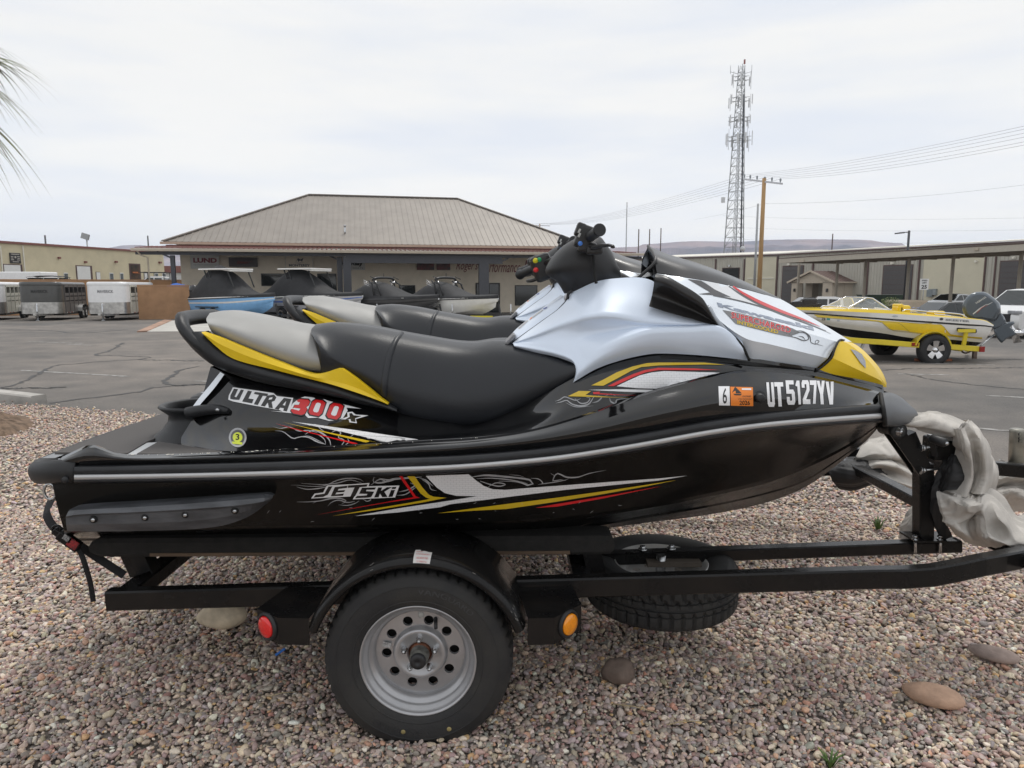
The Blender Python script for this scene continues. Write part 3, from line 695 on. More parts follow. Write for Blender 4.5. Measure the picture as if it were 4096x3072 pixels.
# ------------------ metal warehouse at the right
ZR=-.78; ZE=5.9
FA,FB,FC=Vector((16.8,115,0)),Vector((35.9,97,0)),Vector((53.5,61.8,0))
rw=thing('metal_warehouse','pale ribbed metal warehouse with dark roller doors at right','building',FB+Vector((0,0,ZR)))
def facade(a,b_):
 d=(b_-a).normalized(); n=Vector((d.y,-d.x,0))
 if n.dot(-a)<0:n=-n
 return a,n,d
fA=facade(FA,FB); fB=facade(FB,FC)
def vwall(a,b_,z0,z1,mat,nm,parent,n,off=0.0,th=.2):
 mb=MB(); mb.prism([a+n*off+Vector((0,0,z0)),b_+n*off+Vector((0,0,z0)),b_+n*off+Vector((0,0,z1)),a+n*off+Vector((0,0,z1))],-n*th); return build(nm,mb,mat,parent)
for(P0,n,d),a,b_ in((fA,FA,FB),(fB,FB,FC)):
 vwall(a,b_,ZR-.4,ZE,m_metalg,'wall',rw,n)
 L=(b_-a).length; k_=int(L/1.1); mb=MB()
 for i in range(k_*3):
  p=a+d*((i+.5)*L/(k_*3))+n*.02; mb.add([p-d*.05+Vector((0,0,ZR-.3)),p+d*.05+Vector((0,0,ZR-.3)),p+d*.03+n*.04+Vector((0,0,ZR-.3)),p-d*.03+n*.04+Vector((0,0,ZR-.3)),p-d*.05+Vector((0,0,ZE)),p+d*.05+Vector((0,0,ZE)),p+d*.03+n*.04+Vector((0,0,ZE)),p-d*.03+n*.04+Vector((0,0,ZE))],[(0,3,7,4),(3,2,6,7),(2,1,5,6)])
 o=build('siding_ribs',mb,m_metalg,rw); o['kind']='stuff'
 mb=MB(); mb.bar(a+n*.1+Vector((0,0,ZE+.0)),b_+n*.1+Vector((0,0,ZE)),.3,.16); build('eave_trim',mb,m_brown,rw)
 back=-n*18; mb=MB(); mb.prism([a+n*.25+Vector((0,0,ZE+.1)),b_+n*.25+Vector((0,0,ZE+.1)),b_+back+Vector((0,0,ZE+1.3)),a+back+Vector((0,0,ZE+1.3))],(0,0,.1)); build('roof',mb,m_cream2,rw)
k5=lambda x,y:((x/2.1602+3072)/VS,(y/2.1602+850)/VS)
k4=lambda x,y:((x/2.1602+2600)/VS,(y/2.1602+900)/VS)
def door(x0,x1,y0,y1):
 (u0,v0),(u1,v1)=k5(x0,y0),k5(x1,y1)
 mb=MB(); face_rect(mb,u0-2,u1+1,v0-1.5,668,fB[0],fB[1],fB[2],.0,.12); f=build('roller_door',mb,m_brown,rw)
 a=hit_plane(u0,668,fB[0],fB[1]); b_=hit_plane(u1,668,fB[0],fB[1]); z1=hit_plane(u0,v0,fB[0],fB[1]).z; A_=Vector((a.x,a.y,0))+fB[1]*.13; B2=Vector((b_.x,b_.y,0))+fB[1]*.13
 ns=9; z0=ZR
 for i in range(ns):
  za_,zb_=z0+(z1-z0)*i/ns,z0+(z1-z0)*(i+1)/ns-.03
  mb=MB(); mb.prism([A_+Vector((0,0,za_)),B2+Vector((0,0,za_)),B2+Vector((0,0,zb_)),A_+Vector((0,0,zb_))],fB[1]*.04); build('door_panel',mb,m_rollup,f)
door(120,290,468,740); door(985,1228,462,750); door(1985,2400,424,830)
for x,x2 in((60,74),(368,384),(838,860),(1280,1318),(1842,1880),(1930,1975)):
 (u0,_),(u1,_2)=k5(x,0),k5(x+12,0); mb=MB(); face_rect(mb,u0,u1,k5(0,380)[1],668,fB[0],fB[1],fB[2],.05,.12); build('downspout',mb,m_brown,rw)
for x in(555,800):
 u=k4(x,0)[0]; mb=MB(); face_rect(mb,u-1,u+1.6,560,668,fA[0],fA[1],fA[2],.05,.12); build('downspout',mb,m_brown,rw)
(u0,v0),(u1,v1)=k4(622,376),k4(760,470); mb=MB(); face_rect(mb,u0-1.5,u1+1.5,v0-1.5,650,fA[0],fA[1],fA[2],.02,.08); f=build('roller_door',mb,m_brown,rw); mb=MB(); face_rect(mb,u0,u1,v0,650,fA[0],fA[1],fA[2],.1,.04); build('dark_opening',mb,m_gap,f)
(u0,_),(u1,_2)=k4(812,0),k4(1076,0)
mb=MB(); face_rect(mb,u0,u1-.5,557,668,fA[0],fA[1],fA[2],.05,.05); build('pale_siding_bay',mb,m_metalw,rw)
mb=MB(); face_rect(mb,k4(845,0)[0],u1-.5,k4(0,458)[1],k4(0,466)[1],fA[0],fA[1],fA[2],.1,.1); build('ledge',mb,m_cream2,rw)
(u0,_),(u1,_2)=k5(1322,0),k5(1840,0)
mb=MB(); face_rect(mb,u0,u1,k5(0,395)[1],668,fB[0],fB[1],fB[2],.07,.05); build('pale_siding_bay',mb,m_metalw,rw)
for x,y in((190,445),(1085,436),(1810,420),(2135,388)):
 u,v=k5(x,y); mb=MB(); face_rect(mb,u-2.5,u+2.5,v-1.5,v+3,fB[0],fB[1],fB[2],.1,.3); build('wall_light',mb,m_cream2,rw)
u,v=k4(690,352); mb=MB(); face_rect(mb,u-2,u+2,v-1.5,v+2,fA[0],fA[1],fA[2],.1,.2); build('wall_light',mb,m_steel,rw)
u,v=k5(1430,700)
ebx=thing('electrical_box','grey electrical cabinet on the metal warehouse wall behind the silver car','utility box',hit_plane(*k5(1430,750),fB[0],fB[1]))
mb=MB(); face_rect(mb,*[k5(1392,0)[0],k5(1438,0)[0]],k5(0,662)[1],k5(0,728)[1],fB[0],fB[1],fB[2],.1,.4); build('cabinet',mb,M('cabinet_grey',(.20,.23,.24),rough=.5,var=.1),ebx)
mb=MB(); face_rect(mb,*[k5(1442,0)[0],k5(1468,0)[0]],k5(0,660)[1],k5(0,712)[1],fB[0],fB[1],fB[2],.1,.4); build('meter',mb,M('cabinet_grey2',(.25,.28,.29),rough=.5,var=.1),ebx)
nB,dB=fB[1],fB[2]
pc=FB+dB*(0.46*19.0); pc=Vector((39.8,89.2,0))
por=thing('entrance_porch','small gabled stucco entrance porch with brown metal roof at right','porch',pc+Vector((0,0,ZR)))
PW_,PD=6.6,3.7
def PQ(a,b_,z):return pc+dB*(a*PW_/2)+nB*(b_*PD)+Vector((0,0,z))
m_stuc=M('porch_stucco',(.48,.42,.34),rough=.9,var=.08)
zE,zA=2.2,3.5
for a0,a1,b0,b1 in((-.92,-.55,.82,.97),(.5,.92,.82,.97),(.5,.92,.0,.4),(-.92,-.6,0,.3)):
 mb=MB(); mb.add([PQ(a,b_,z)for a in(a0,a1)for b_ in(b0,b1)for z in(ZR,zE)],[(0,1,3,2),(4,6,7,5),(0,4,5,1),(2,3,7,6),(0,2,6,4),(1,5,7,3)]); build('pier',mb,m_stuc,por)
mb=MB(); mb.add([PQ(a,b_,z)for a in(.5,.9)for b_ in(.3,.84)for z in(ZR,zE)],[(0,1,3,2),(4,6,7,5),(0,4,5,1),(2,3,7,6),(0,2,6,4),(1,5,7,3)]); build('side_wall',mb,m_stuc,por)
mb=MB(); mb.prism([PQ(-.95,.97,zE-.15),PQ(.95,.97,zE-.15),PQ(.95,.97,zE),PQ(0,.97,zA-.1),PQ(-.95,.97,zE)],-nB*.15); build('gable_wall',mb,m_stuc,por)
mb=MB(); mb.add([PQ(-.3,.03,ZR),PQ(.25,.03,ZR),PQ(.25,.03,zE-.2),PQ(-.3,.03,zE-.2)],[(0,1,2,3)]); build('entrance_door',mb,m_glass,por)
for s_ in(-1,1):
 for i in range(12):
  b0,b1=i/12*1.06,(i+1)/12*1.06-.008
  mb=MB(); mb.prism([PQ(s_*1.06,b0,zE-.08),PQ(s_*1.06,b1,zE-.08),PQ(0,b1,zA),PQ(0,b0,zA)],(0,0,.05 if i%2 else.065)); build('roof_panel',mb,M('brown_metal_roof',(.10,.055,.045),rough=.45,var=.1),por)
mb=MB(); mb.bar(PQ(-1.06,1.06,zE-.06),PQ(0,1.06,zA+.02),.08,.22); mb.bar(PQ(1.06,1.06,zE-.06),PQ(0,1.06,zA+.02),.08,.22); mb.bar(PQ(1.07,0,zE-.07),PQ(1.07,1.06,zE-.07),.08,.18); build('barge_board',mb,m_gutter,por)
for a in(-.75,.72):
 mb=MB(); mb.box(PQ(a,1.0,1.2),(.2,.2,.4)); build('wall_lantern',mb,m_frame,por)
CA,CB=Vector((23.4,63,0)),Vector((31.2,37.0,0)); cd_=(CB-CA).normalized(); cn_=Vector((-cd_.y,cd_.x,0)); cn_=cn_ if cn_.x>0 else-cn_
cpt=thing('carport','long open carport with flat tan roof on thin posts at right','carport',(CA+CB)/2+cn_*3+Vector((0,0,ZR)))
zc0,zc1=3.62,4.0
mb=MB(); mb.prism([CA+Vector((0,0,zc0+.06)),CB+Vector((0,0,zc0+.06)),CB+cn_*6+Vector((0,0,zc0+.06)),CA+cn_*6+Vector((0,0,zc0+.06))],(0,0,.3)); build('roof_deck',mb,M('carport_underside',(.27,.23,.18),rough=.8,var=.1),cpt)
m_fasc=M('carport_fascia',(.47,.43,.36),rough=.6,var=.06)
mb=MB(); mb.bar(CA+Vector((0,0,(zc0+zc1)/2))-cn_*.04,CB+Vector((0,0,(zc0+zc1)/2))-cn_*.04,.06,zc1-zc0); build('fascia',mb,m_fasc,cpt)
mb=MB(); mb.bar(CA+Vector((0,0,zc1+.03))-cn_*.04,CB+Vector((0,0,zc1+.03))-cn_*.04,.12,.05); build('roof_edge',mb,m_brown,cpt)
mb=MB(); mb.bar(CA+cn_*6.05+Vector((0,0,zc0+.2)),CB+cn_*6.05+Vector((0,0,zc0+.2)),.06,.36); mb.bar(CA-cd_*.03+Vector((0,0,zc0+.2)),CA-cd_*.03+cn_*6+Vector((0,0,zc0+.2)),.06,.36); build('fascia',mb,m_fasc,cpt)
for i in range(14):
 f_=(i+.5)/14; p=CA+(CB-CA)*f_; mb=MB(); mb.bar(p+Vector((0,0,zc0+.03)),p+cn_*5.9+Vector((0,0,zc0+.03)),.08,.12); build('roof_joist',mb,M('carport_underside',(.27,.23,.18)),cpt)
m_postc=M('carport_post',(.36,.32,.26),rough=.6,var=.1)
for u in(1718,1800,1860,1952,2046,2190):
 k_=(u-1106)*PXV; b0=CA+cn_*3.0; t=(k_*b0.y-b0.x)/(cd_.x-k_*cd_.y); p=b0+cd_*t
 mb=MB(); mb.box((p.x,p.y,(ZR+zc0)/2),(.16,.16,zc0-ZR),rz=math.atan2(cd_.y,cd_.x)); build('post',mb,m_postc,cpt)
for x,y in((300,422),(1812,320)):
 u,v=k5(x,y); mb=MB(); face_rect(mb,u-5,u+5,v-3,v+2,CA,-cn_,cd_,.07,.1); build('fascia_light',mb,m_gutter,cpt)
 # ------------------ lattice tower
m_galvt=M('galvanised_steel',(.36,.37,.38),rough=.5,metal=.5,var=.1)
tb_=at(1586,551,155.0); tX,tYY=tb_.x,155.0
tw=thing('radio_tower','tall tapering steel lattice radio tower with antenna panels','tower',(tX,tYY,ZR))
zt_=at(1600,140,155).z; z0_=ZR
def leg(i,z):
 f_=(z-z0_)/(zt_-z0_); r=2.75*(1-f_)+.72*f_; a=R(20)+i*2*math.pi/3
 return Vector((tX+r*math.cos(a),tYY+r*math.sin(a),z))
for i in range(3):
 mb=MB(); mb.tube([leg(i,z)for z in np.linspace(z0_,zt_,12)],[float(x)for x in np.linspace(.14,.07,12)],8); build('tower_leg',mb,m_galvt,tw)
zs=[z0_]
while zs[-1]<zt_-.8:
 f_=(zs[-1]-z0_)/(zt_-z0_); zs.append(zs[-1]+2.3*(1-f_)+1.2*f_)
for i in range(3):
 mb=MB(); j=(i+1)%3
 for a,b_ in zip(zs[:-1],zs[1:]):
  m_=(a+b_)/2; mb.tube([leg(i,a),leg(j,a)],.045,5); pm=(leg(i,b_)+leg(j,b_))/2; mb.tube([leg(i,a),pm],.04,5); mb.tube([leg(j,a),pm],.04,5)
 o=build('cross_bracing',mb,m_galvt,tw); o['kind']='stuff'
mb=MB(); mb.tube([leg(0,z0_)*.6+leg(2,z0_)*.4+Vector((0,-.3,0)),leg(0,zt_-6)*.55+leg(2,zt_-6)*.45+Vector((0,-.3,0))],.16,6); build('cable_run',mb,M('dark_cable',(.05,.055,.07),rough=.6,var=.1),tw)
mb=MB()
for k_ in range(3):mb.tube([Vector((tX-.5+k_*.35,tYY,z0_)),Vector((tX-.2+k_*.2,tYY,zt_-14))],.06,5)
build('cable_ladder',mb,m_galvt,tw)
rt=random.Random(4)
for vc,hh,rad,cnt in((172,2.2,2.4,6),(217,2.3,3.0,6),(260,2.0,2.8,6),(302,2.8,3.3,8)):
 zc=at(1598,vc,155).z; mb=MB()
 for i in range(3):
  a=leg(i,zc); b_=leg((i+1)%3,zc); mb.tube([a+(a-b_)*.6,b_+(b_-a)*.6],.06,5); mb.tube([a+(a-b_)*.6+Vector((0,0,.8)),b_+(b_-a)*.6+Vector((0,0,.8))],.05,5)
 build('antenna_mount',mb,m_galvt,tw)
 for i in range(cnt):
  a=R(20)+i*2*math.pi/cnt+rt.uniform(-.2,.2); p=Vector((tX+rad*.8*math.cos(a),tYY+rad*.8*math.sin(a),zc+rt.uniform(-.3,.3)))
  mb=MB(); mb.box(p,(.15,.32,hh*rt.uniform(.75,1.05)),rz=a,bev=.05); build('antenna_panel',mb,M('antenna_white',(.62,.63,.64),rough=.5,var=.05),tw)
  if i%2==0:
   mb=MB(); mb.cyl(p+Vector((.3,0,-hh*.7)),p+Vector((.3,0,hh*.8)),.04,5); build('antenna_pipe',mb,m_galvt,tw)
for i in range(2):
 p=leg(i,at(1600,158,155).z); mb=MB(); mb.cyl(p+Vector(((1.4 if i==0 else-1.6),0,0)),p+Vector(((1.4 if i==0 else-1.6),0,1.7)),.05,5); mb.tube([p,p+Vector(((1.4 if i==0 else-1.6),0,.4))],.05,5); build('whip_antenna',mb,m_galvt,tw)
mb=MB(); mb.box(Vector((tX+.5,tYY,zt_+.6)),(.3,.3,.9)); build('beacon',mb,M('red_beacon',(.3,.12,.1),rough=.5,var=.1),tw)
mb=MB(); mb.lathe([(0,-.1),(.5,0),(.55,.25),(0,.3)],at(1605,537,153),'Y',14); build('dish',mb,M('antenna_white',(.62,.63,.64)),tw)
mb=MB(); mb.box(at(1562,432,154),(.7,.5,1.1)); build('equipment_box',mb,M('antenna_white',(.62,.63,.64)),tw)
# ------------------ poles and wires
m_wood2=M('yellow_pine_pole',(.42,.26,.12),rough=.85,var=.25,vscale=2,aniso_scale=(6,6,.4))
def gz(x,y):return lot_z(x,y)-.1
def pole(name,label,u,vt,Y,r0,r1,mat,cat_='pole',ub=None):
 t=at(u,vt,Y); root=thing(name,label,cat_,(t.x,t.y,gz(t.x,t.y))); mb=MB(); mb.tube([Vector((t.x,t.y,gz(t.x,t.y))),t],[r0,r1],12); build('shaft',mb,mat,root); return root,t
up,tp=pole('utility_pole','tall yellow wooden utility pole with white crossarm right of the tower',1651,385,50,.17,.13,m_wood2)
mb=MB(); a,b_=at(1606,387,51.5),at(1690,397,48.7); mb.bar(a,b_,.10,.12); build('crossarm',mb,M('white_crossarm',(.62,.63,.66),rough=.6,var=.1),up)
INS=[]
for f_ in(.02,.18,.36,.56,.74,.95):
 p=a+(b_-a)*f_; mb=MB(); mb.lathe([(0,.30),(.05,.28),(.075,.2),(.05,.16),(.07,.12),(.03,.06),(.02,0)],p+Vector((0,0,.05)),'Z',10); build('insulator',mb,M('grey_insulator',(.30,.33,.36),rough=.3,var=.1),up); INS.append(p+Vector((0,0,.3)))
p2,t2=pole('steel_pole','thin grey steel pole just behind the wooden utility pole',1637.5,440,74,.14,.10,m_galvt)
for u,vt,Y,lb in((1354.5,437,140,'thin pale mast above the carport roof left of the hood'),(1380,495,120,'dark thin pole above the windscreen, left one'),(1403.5,495,124,'dark thin pole above the windscreen, right one'),(1428,493,130,'reddish thin pole between the hood and the tower'),(1799,505,120,'reddish thin pole above the metal warehouse roof')):
 pole('distant_pole',lb,u,vt,Y,.12,.09,M('dark_wood_pole',(.085,.06,.055),rough=.8,var=.2)if u>1360 else m_galvt)
lp,tl=pole('lamp_post','dark square lamp post above the metal warehouse',1964,498,58,.10,.09,m_dksteel,'lamp post')
mb=MB(); mb.bar(tl+Vector((.05,0,-.12)),tl+Vector((-.75,0,-.17)),.07,.07); build('lamp_arm',mb,m_dksteel,lp); mb=MB(); mb.box(tl+Vector((-.75,0,-.2)),(.65,.3,.1),ry=R(-6)); build('lamp_head',mb,m_dksteel,lp)
for u,vt,Y,lb in((97,508,90,'thin grey pole above the cream warehouse, leftmost'),(319,509,110,'thin utility pole behind the cream warehouse end')):
 r_,t_=pole('distant_pole',lb,u,vt,Y,.12,.1,m_dksteel); mb=MB(); mb.bar(t_+Vector((-.6,0,-2.4)),t_+Vector((.9,0,-2.6)),.08,.08); build('crossarm',mb,m_dksteel,r_)
r_,t_=pole('stadium_light','pale floodlight pole above the cream warehouse',187,512,115,.12,.1,m_galvt); mb=MB(); mb.box(t_+Vector((-.2,0,.1)),(1.2,.3,.9),ry=.3); build('lamp_head',mb,m_galvt,r_)
fp,ft=pole('utility_pole','distant utility pole with crossarm just over the showroom roof',1166,484,135,.15,.12,m_wood2)
mb=MB(); a2,b2=at(1150,486.5,136),at(1188,488,133); mb.bar(a2,b2,.12,.14); build('crossarm',mb,M('white_crossarm',(.62,.63,.66)),fp)
INS2=[a2+(b2-a2)*f_+Vector((0,0,.3))for f_ in(.02,.2,.36,.6,.78,.98)]
m_wire=M('black_wire',(.20,.20,.21),rough=.6,var=0)
def wire(pts_a,pts_b,sag,label,grp,r=.012):
 n=24; pts=[pts_a+(pts_b-pts_a)*t+Vector((0,0,-sag*4*t*(1-t)))for t in np.linspace(0,1,n)]
 mb=MB(); mb.tube(pts,r,5); single('power_line',mb,m_wire,label,'wire',grp)
for i,(p,q)in enumerate(zip(INS,INS2)):wire(p,q,.9,('top','second','third','fourth','fifth','lowest')[i]+' power line going left from the wooden pole to the distant one','power lines left of the wooden pole',.008)
for i,p in enumerate(INS):
 e=at(2290,(255,262,271,280,291,298)[i],26-i*.4); wire(p,e,.25,('top','second','third','fourth','fifth','lowest')[i]+' power line running right from the wooden pole crossarm','power lines right of the wooden pole',.0055)
wire(at(1651,440,50),at(2290,389,40),.3,'single lower cable from the wooden pole running right','lower cables',.0055)
wire(at(1651,440,50),at(1500,474,80),.1,'single lower cable from the wooden pole running left to the tower','lower cables',.0055)
for v0,v1,lb in((463,487,'upper faint long cable above the right mesa'),(487,513,'middle faint long cable above the right mesa'),(512,540,'lowest faint long cable above the right mesa')):
 wire(at(1560,v0+3,90),at(2290,v1-18,60),.3,lb,'faint long cables',.006)
u,v=k5(1351,655); c=at(1996.5,614,64); ss_=thing('speed_limit_sign','small white SPEED LIMIT 25 road sign on a post at right','road sign',(c.x,c.y,gz(c.x,c.y)))
mb=MB(); mb.cyl(Vector((c.x,c.y+.05,gz(c.x,c.y))),Vector((c.x,c.y+.05,c.z+.3)),.04,8); build('post',mb,m_galvt,ss_)
mb=MB(); mb.box(c,(.78,.02,.98),bev=0); build('plate',mb,M('sign_plate_white',(.75,.75,.74),rough=.5,var=.03),ss_)
bk=M('black_letters',(.01,.01,.01),rough=.5,var=0)
for s,z0,h,w in(('SPEED',.26,.13,.5),('LIMIT',.06,.13,.42),('25',-.40,.34,.5)):
 mb=MB(); flat_text(mb,s,c+Vector((-w/2,-.015,z0)),(1,0,0),(0,0,1),w,h,offset=.03); build('lettering',mb,bk,ss_,fix=False)
c=at(1905,650,60); z0=gz(c.x,c.y); zt2=at(1905,638,60).z
db=thing('dumpster','dark green dumpster in front of the metal warehouse door','dumpster',(c.x,c.y,z0)); mb=MB(); mb.prism([Vector((c.x-1.5,c.y-.8,z0)),Vector((c.x+1.5,c.y-.8,z0)),Vector((c.x+1.7,c.y-.9,zt2)),Vector((c.x-1.7,c.y-.9,zt2))],(0,1.8,0)); build('bin',mb,M('dumpster_green',(.02,.05,.025),rough=.5,var=.2),db); mb=MB(); mb.box((c.x,c.y,zt2+.03),(3.5,1.9,.06)); build('lid',mb,M('dumpster_lid',(.035,.06,.035),rough=.5,var=.2),db)
c=at(1957,658,50); z0=gz(c.x,c.y); zt2=at(1957,648,50).z; mb=MB(); mb.box((c.x,c.y,(z0+zt2)/2),(2.2,1.6,zt2-z0),bev=.12); single('utility_enclosure',mb,M('beige_plastic',(.60,.50,.38),rough=.6,var=.06),'beige rounded utility enclosure behind the yellow boat','enclosure')
def leafblob(mb,c,r,n,ls,seed):
 g=random.Random(seed)
 for i in range(n):
  d=Vector((g.gauss(0,1),g.gauss(0,1),g.gauss(0,1))).normalized()*(g.random()**.4); p=c+Vector((d.x*r[0],d.y*r[1],d.z*r[2]))
  a=Vector((g.gauss(0,1),g.gauss(0,1),g.gauss(0,1))).normalized()*ls; b_=a.orthogonal().normalized()*ls*.5; mb.add([p-a,p+b_,p+a,p-b_],[(0,1,2,3)])
c=at(1922,662,46); mb=MB(); leafblob(mb,Vector((c.x,c.y,c.z)),(.75,.6,.62),700,.07,3)
bs=thing('bush','small yellow green bush beside the dumpster','bush',(c.x,c.y,gz(c.x,c.y))); build('foliage',mb,M('bush_leaves',(.13,.16,.05),rough=.7,var=.4,vscale=6),bs,fix=False); mb=MB(); mb.tube([Vector((c.x,c.y,gz(c.x,c.y))),c],[.05,.03],6); build('stem',mb,m_wood2,bs)
# ------------------ fan palm at the left edge
px_,py_=-5.85,7.15
pm=thing('fan_palm','fan palm at the left edge with shaggy brown trunk base and hanging frond tips','palm tree',(px_,py_,0))
mb=MB(); rows_=[]
gp=random.Random(2)
for j,z in enumerate(np.linspace(-.05,3.6,46)):
 rr=.22+.62*math.exp(-max(0,z)*5.2)+.03*math.sin(j*1.9)
 rows_.append([Vector((px_+(rr+gp.uniform(-.025,.03))*math.cos(a),py_+(rr+gp.uniform(-.025,.03))*math.sin(a),z+gp.uniform(-.02,.02)))for a in np.linspace(0,6.2832,37)[:-1]])
mb.grid(rows_,wrap=True); build('trunk',mb,M('palm_fibre',(.21,.145,.10),rough=.95,var=.45,vscale=9,bump=.8,bscale=90,aniso_scale=(1.5,1.5,.4)),pm)
mb=MB()
for i in range(900):
 a=gp.uniform(0,6.28); z=gp.uniform(0,.30)**1.0; rr=.24+.62*math.exp(-z*5.2); p=Vector((px_+rr*math.cos(a),py_+rr*math.sin(a),z)); d=Vector((math.cos(a+gp.uniform(-.5,.5)),math.sin(a+gp.uniform(-.5,.5)),gp.uniform(-.5,.3)))*gp.uniform(.02,.07)
 w=Vector((-math.sin(a),math.cos(a),0))*.004; mb.add([p-w,p+w,p+d],[(0,1,2)])
o=build('trunk_fibres',mb,M('palm_fibre_loose',(.26,.17,.11),rough=.95,var=.4,vscale=20),pm,fix=False); o['kind']='stuff'
m_frond=M('palm_frond',(.13,.16,.05),rough=.6,var=.5,vscale=5,var_to=(.10,.075,.05))
m_petiole=M('palm_petiole',(.20,.22,.08),rough=.5,var=.2)
crown=Vector((px_,py_,3.55))
def frond(az,el,ln,seed,nseg=26):
 g=random.Random(seed); d=Vector((math.cos(az)*math.cos(el),math.sin(az)*math.cos(el),math.sin(el)))
 h=crown+d*ln*.45+Vector((0,0,.05)); mb=MB(); mb.tube(cat([crown,crown+d*ln*.25+Vector((0,0,.06)),h],8),[.022,.02,.018,.017,.016,.015,.014,.012],6); po=build('frond_stalk',mb,m_petiole,pm)
 side=d.cross(Vector((0,0,1))).normalized(); upv=side.cross(d); mb=MB()
 for i in range(nseg):
  t=(i/(nseg-1)-.5)*R(215); sd=d*math.cos(t)+side*math.sin(t); l=ln*.55*(1-.25*abs(t)/R(110))*g.uniform(.85,1.08)
  pts=[h]
  for k_ in range(1,9):pts.append(h+sd*l*k_/8+Vector((0,0,-(l*.55)*(k_/8)**2.2))+upv*(.02*math.sin(i*2.1)))
  ws=[.005,.012,.013,.012,.009,.006,.003,.0015,.0004]; nn=sd.cross(upv).normalized(); A_=[p+nn*w for p,w in zip(pts,ws)]; B2=[p-nn*w+upv*w*.5 for p,w in zip(pts,ws)]; mb.grid([A_,B2],smooth=False)
 o=build('frond_blade',mb,m_frond,po,fix=False); o['kind']='stuff'
for i,(az,el,ln)in enumerate(((R(-6),R(-34),1.5),(R(-26),R(-40),1.45),(R(-12),R(12),1.45),(R(-38),R(-22),1.25),(R(10),R(-12),1.28),(R(-75),R(8),1.2),(R(45),R(15),1.4),(R(100),R(10),1.3),(R(150),R(5),1.4),(R(-130),R(8),1.3),(R(-160),R(-5),1.2),(R(-18),R(-38),1.15),(R(20),R(50),1.3),(R(-60),R(50),1.3),(R(180),R(45),1.3))):frond(az,el,ln,i)
# ------------------ jet ski (starboard side traced, mirrored about its centre plane)
YC=2.83
def S(u,v,w):return at(u,v,YC-w)
def C(*pts):return[S(*p)for p in pts]
def mir(p):return Vector((p.x,2*YC-p.y,p.z))
def sym(rows,centre=True):
 """rows run from the near side to the centre line; add the mirrored ones"""
 m_=[[mir(p)for p in r_]for r_ in rows[::-1]]
 return rows+(m_[1:]if centre else m_)
m_black=M('gloss_black_gelcoat',(0.004,0.004,0.0045),rough=0.07,coat=0.4,var=0.25,vscale=3,rvar=0.03)
m_hullb=M('scuffed_black_hull',(0.0055,0.005,0.0045),rough=0.22,spec=.2,coat=0.08,var=0.3,vscale=5,rvar=0.12,aniso_scale=(0.6,1,2.5))
m_rub=M('black_rubber',(0.017,0.0175,0.019),rough=0.5,var=0.2,bump=0.1,bscale=220)
m_rubg=M('dark_grey_plastic',(0.020,0.021,0.0235),rough=0.42,spec=.4,var=0.25,vscale=10,bump=0.12,bscale=260)
m_capg=M('grey_bow_cap',(0.10,0.104,0.11),rough=0.42,var=0.12,bump=0.08,bscale=260)
m_silver=M('silver_trim',(0.52,0.52,0.52),rough=0.3,metal=0.3,var=0.06,vscale=3)
m_vinb=M('black_vinyl_seat',(0.0105,0.012,0.0155),rough=0.36,var=0.15,vscale=3,bump=0.12,bscale=420)
m_ving=M('grey_vinyl_seat',(0.34,0.335,0.32),rough=0.45,var=0.07,vscale=3,bump=0.10,bscale=420)
m_yel=M('yellow_plastic',(0.88,0.60,0.012),rough=0.38,coat=0.1,var=0.05)
m_wht=M('pearl_white_paint',(0.72,0.80,0.92),rough=0.33,metal=0.12,coat=0.3,var=0.03,vscale=2)
m_whood=M('white_hood_paint',(0.78,0.83,0.89),rough=0.2,metal=0.1,coat=0.7,var=0.03,vscale=2)
m_dkhood=M('satin_charcoal_hood',(0.032,0.031,0.032),rough=0.32,coat=0.15,var=0.1,bump=0.05,bscale=300)
m_pad=M('matte_black_console',(0.016,0.016,0.017),rough=0.5,var=0.15,bump=0.12,bscale=300)
m_scoop=M('black_side_scoop',(0.020,0.019,0.019),rough=0.34,var=0.12,bump=0.06,bscale=260)
m_lens=M('headlight_lens',(0.30,0.31,0.33),rough=0.12,coat=1.0,var=0.35,vscale=60,aniso_scale=(18,1,1))
def mat_ribbed(name,a,b,sc):
 m=M(name,a,rough=0.75,var=0.0); nt=m.node_tree; bs=nt.nodes['Principled BSDF']
 tc=nt.nodes.new('ShaderNodeTexCoord'); wv=nt.nodes.new('ShaderNodeTexWave'); wv.bands_direction='Y'
 wv.inputs['Scale'].default_value=sc; wv.inputs['Distortion'].default_value=0.3
 nt.links.new(tc.outputs['Object'],wv.inputs['Vector'])
 r=nt.nodes.new('ShaderNodeValToRGB'); r.color_ramp.elements[0].color=(*a,1); r.color_ramp.elements[1].color=(*b,1)
 nt.links.new(wv.outputs[0],r.inputs[0]); nt.links.new(r.outputs[0],bs.inputs['Base Color'])
 bp=nt.nodes.new('ShaderNodeBump'); bp.inputs['Strength'].default_value=0.6; bp.inputs['Distance'].default_value=0.004
 nt.links.new(wv.outputs[0],bp.inputs['Height']); nt.links.new(bp.outputs[0],bs.inputs['Normal'])
 return m
m_mat=mat_ribbed('ribbed_traction_mat',(0.05,0.046,0.044),(0.13,0.12,0.115),30)
ski=thing('jet_ski','nearest black jet ski with white cowl and yellow nose filling the photo','jet ski',(0.0,YC,0.45),group='jet skis side by side on the trailer')
RAIL=[(160,1031,.52),(320,1029,.55),(486,1025.5,.57),(736,1018,.59),(972,1009.5,.595),(1122,998,.595),(1222,987,.59),(1347,967.6,.57),(1404,957.8,.555),(1529,935,.51),(1654,917.8,.44),(1779,907,.34),(1906,898,.215)]
def rail_off(dv,dw):return C(*[(u,v+dv,max(0.0,w+dw))for u,v,w in RAIL])
def poly_rows(rows,nu,nv,smooth=True):return surf(rows,nu,nv,smooth)
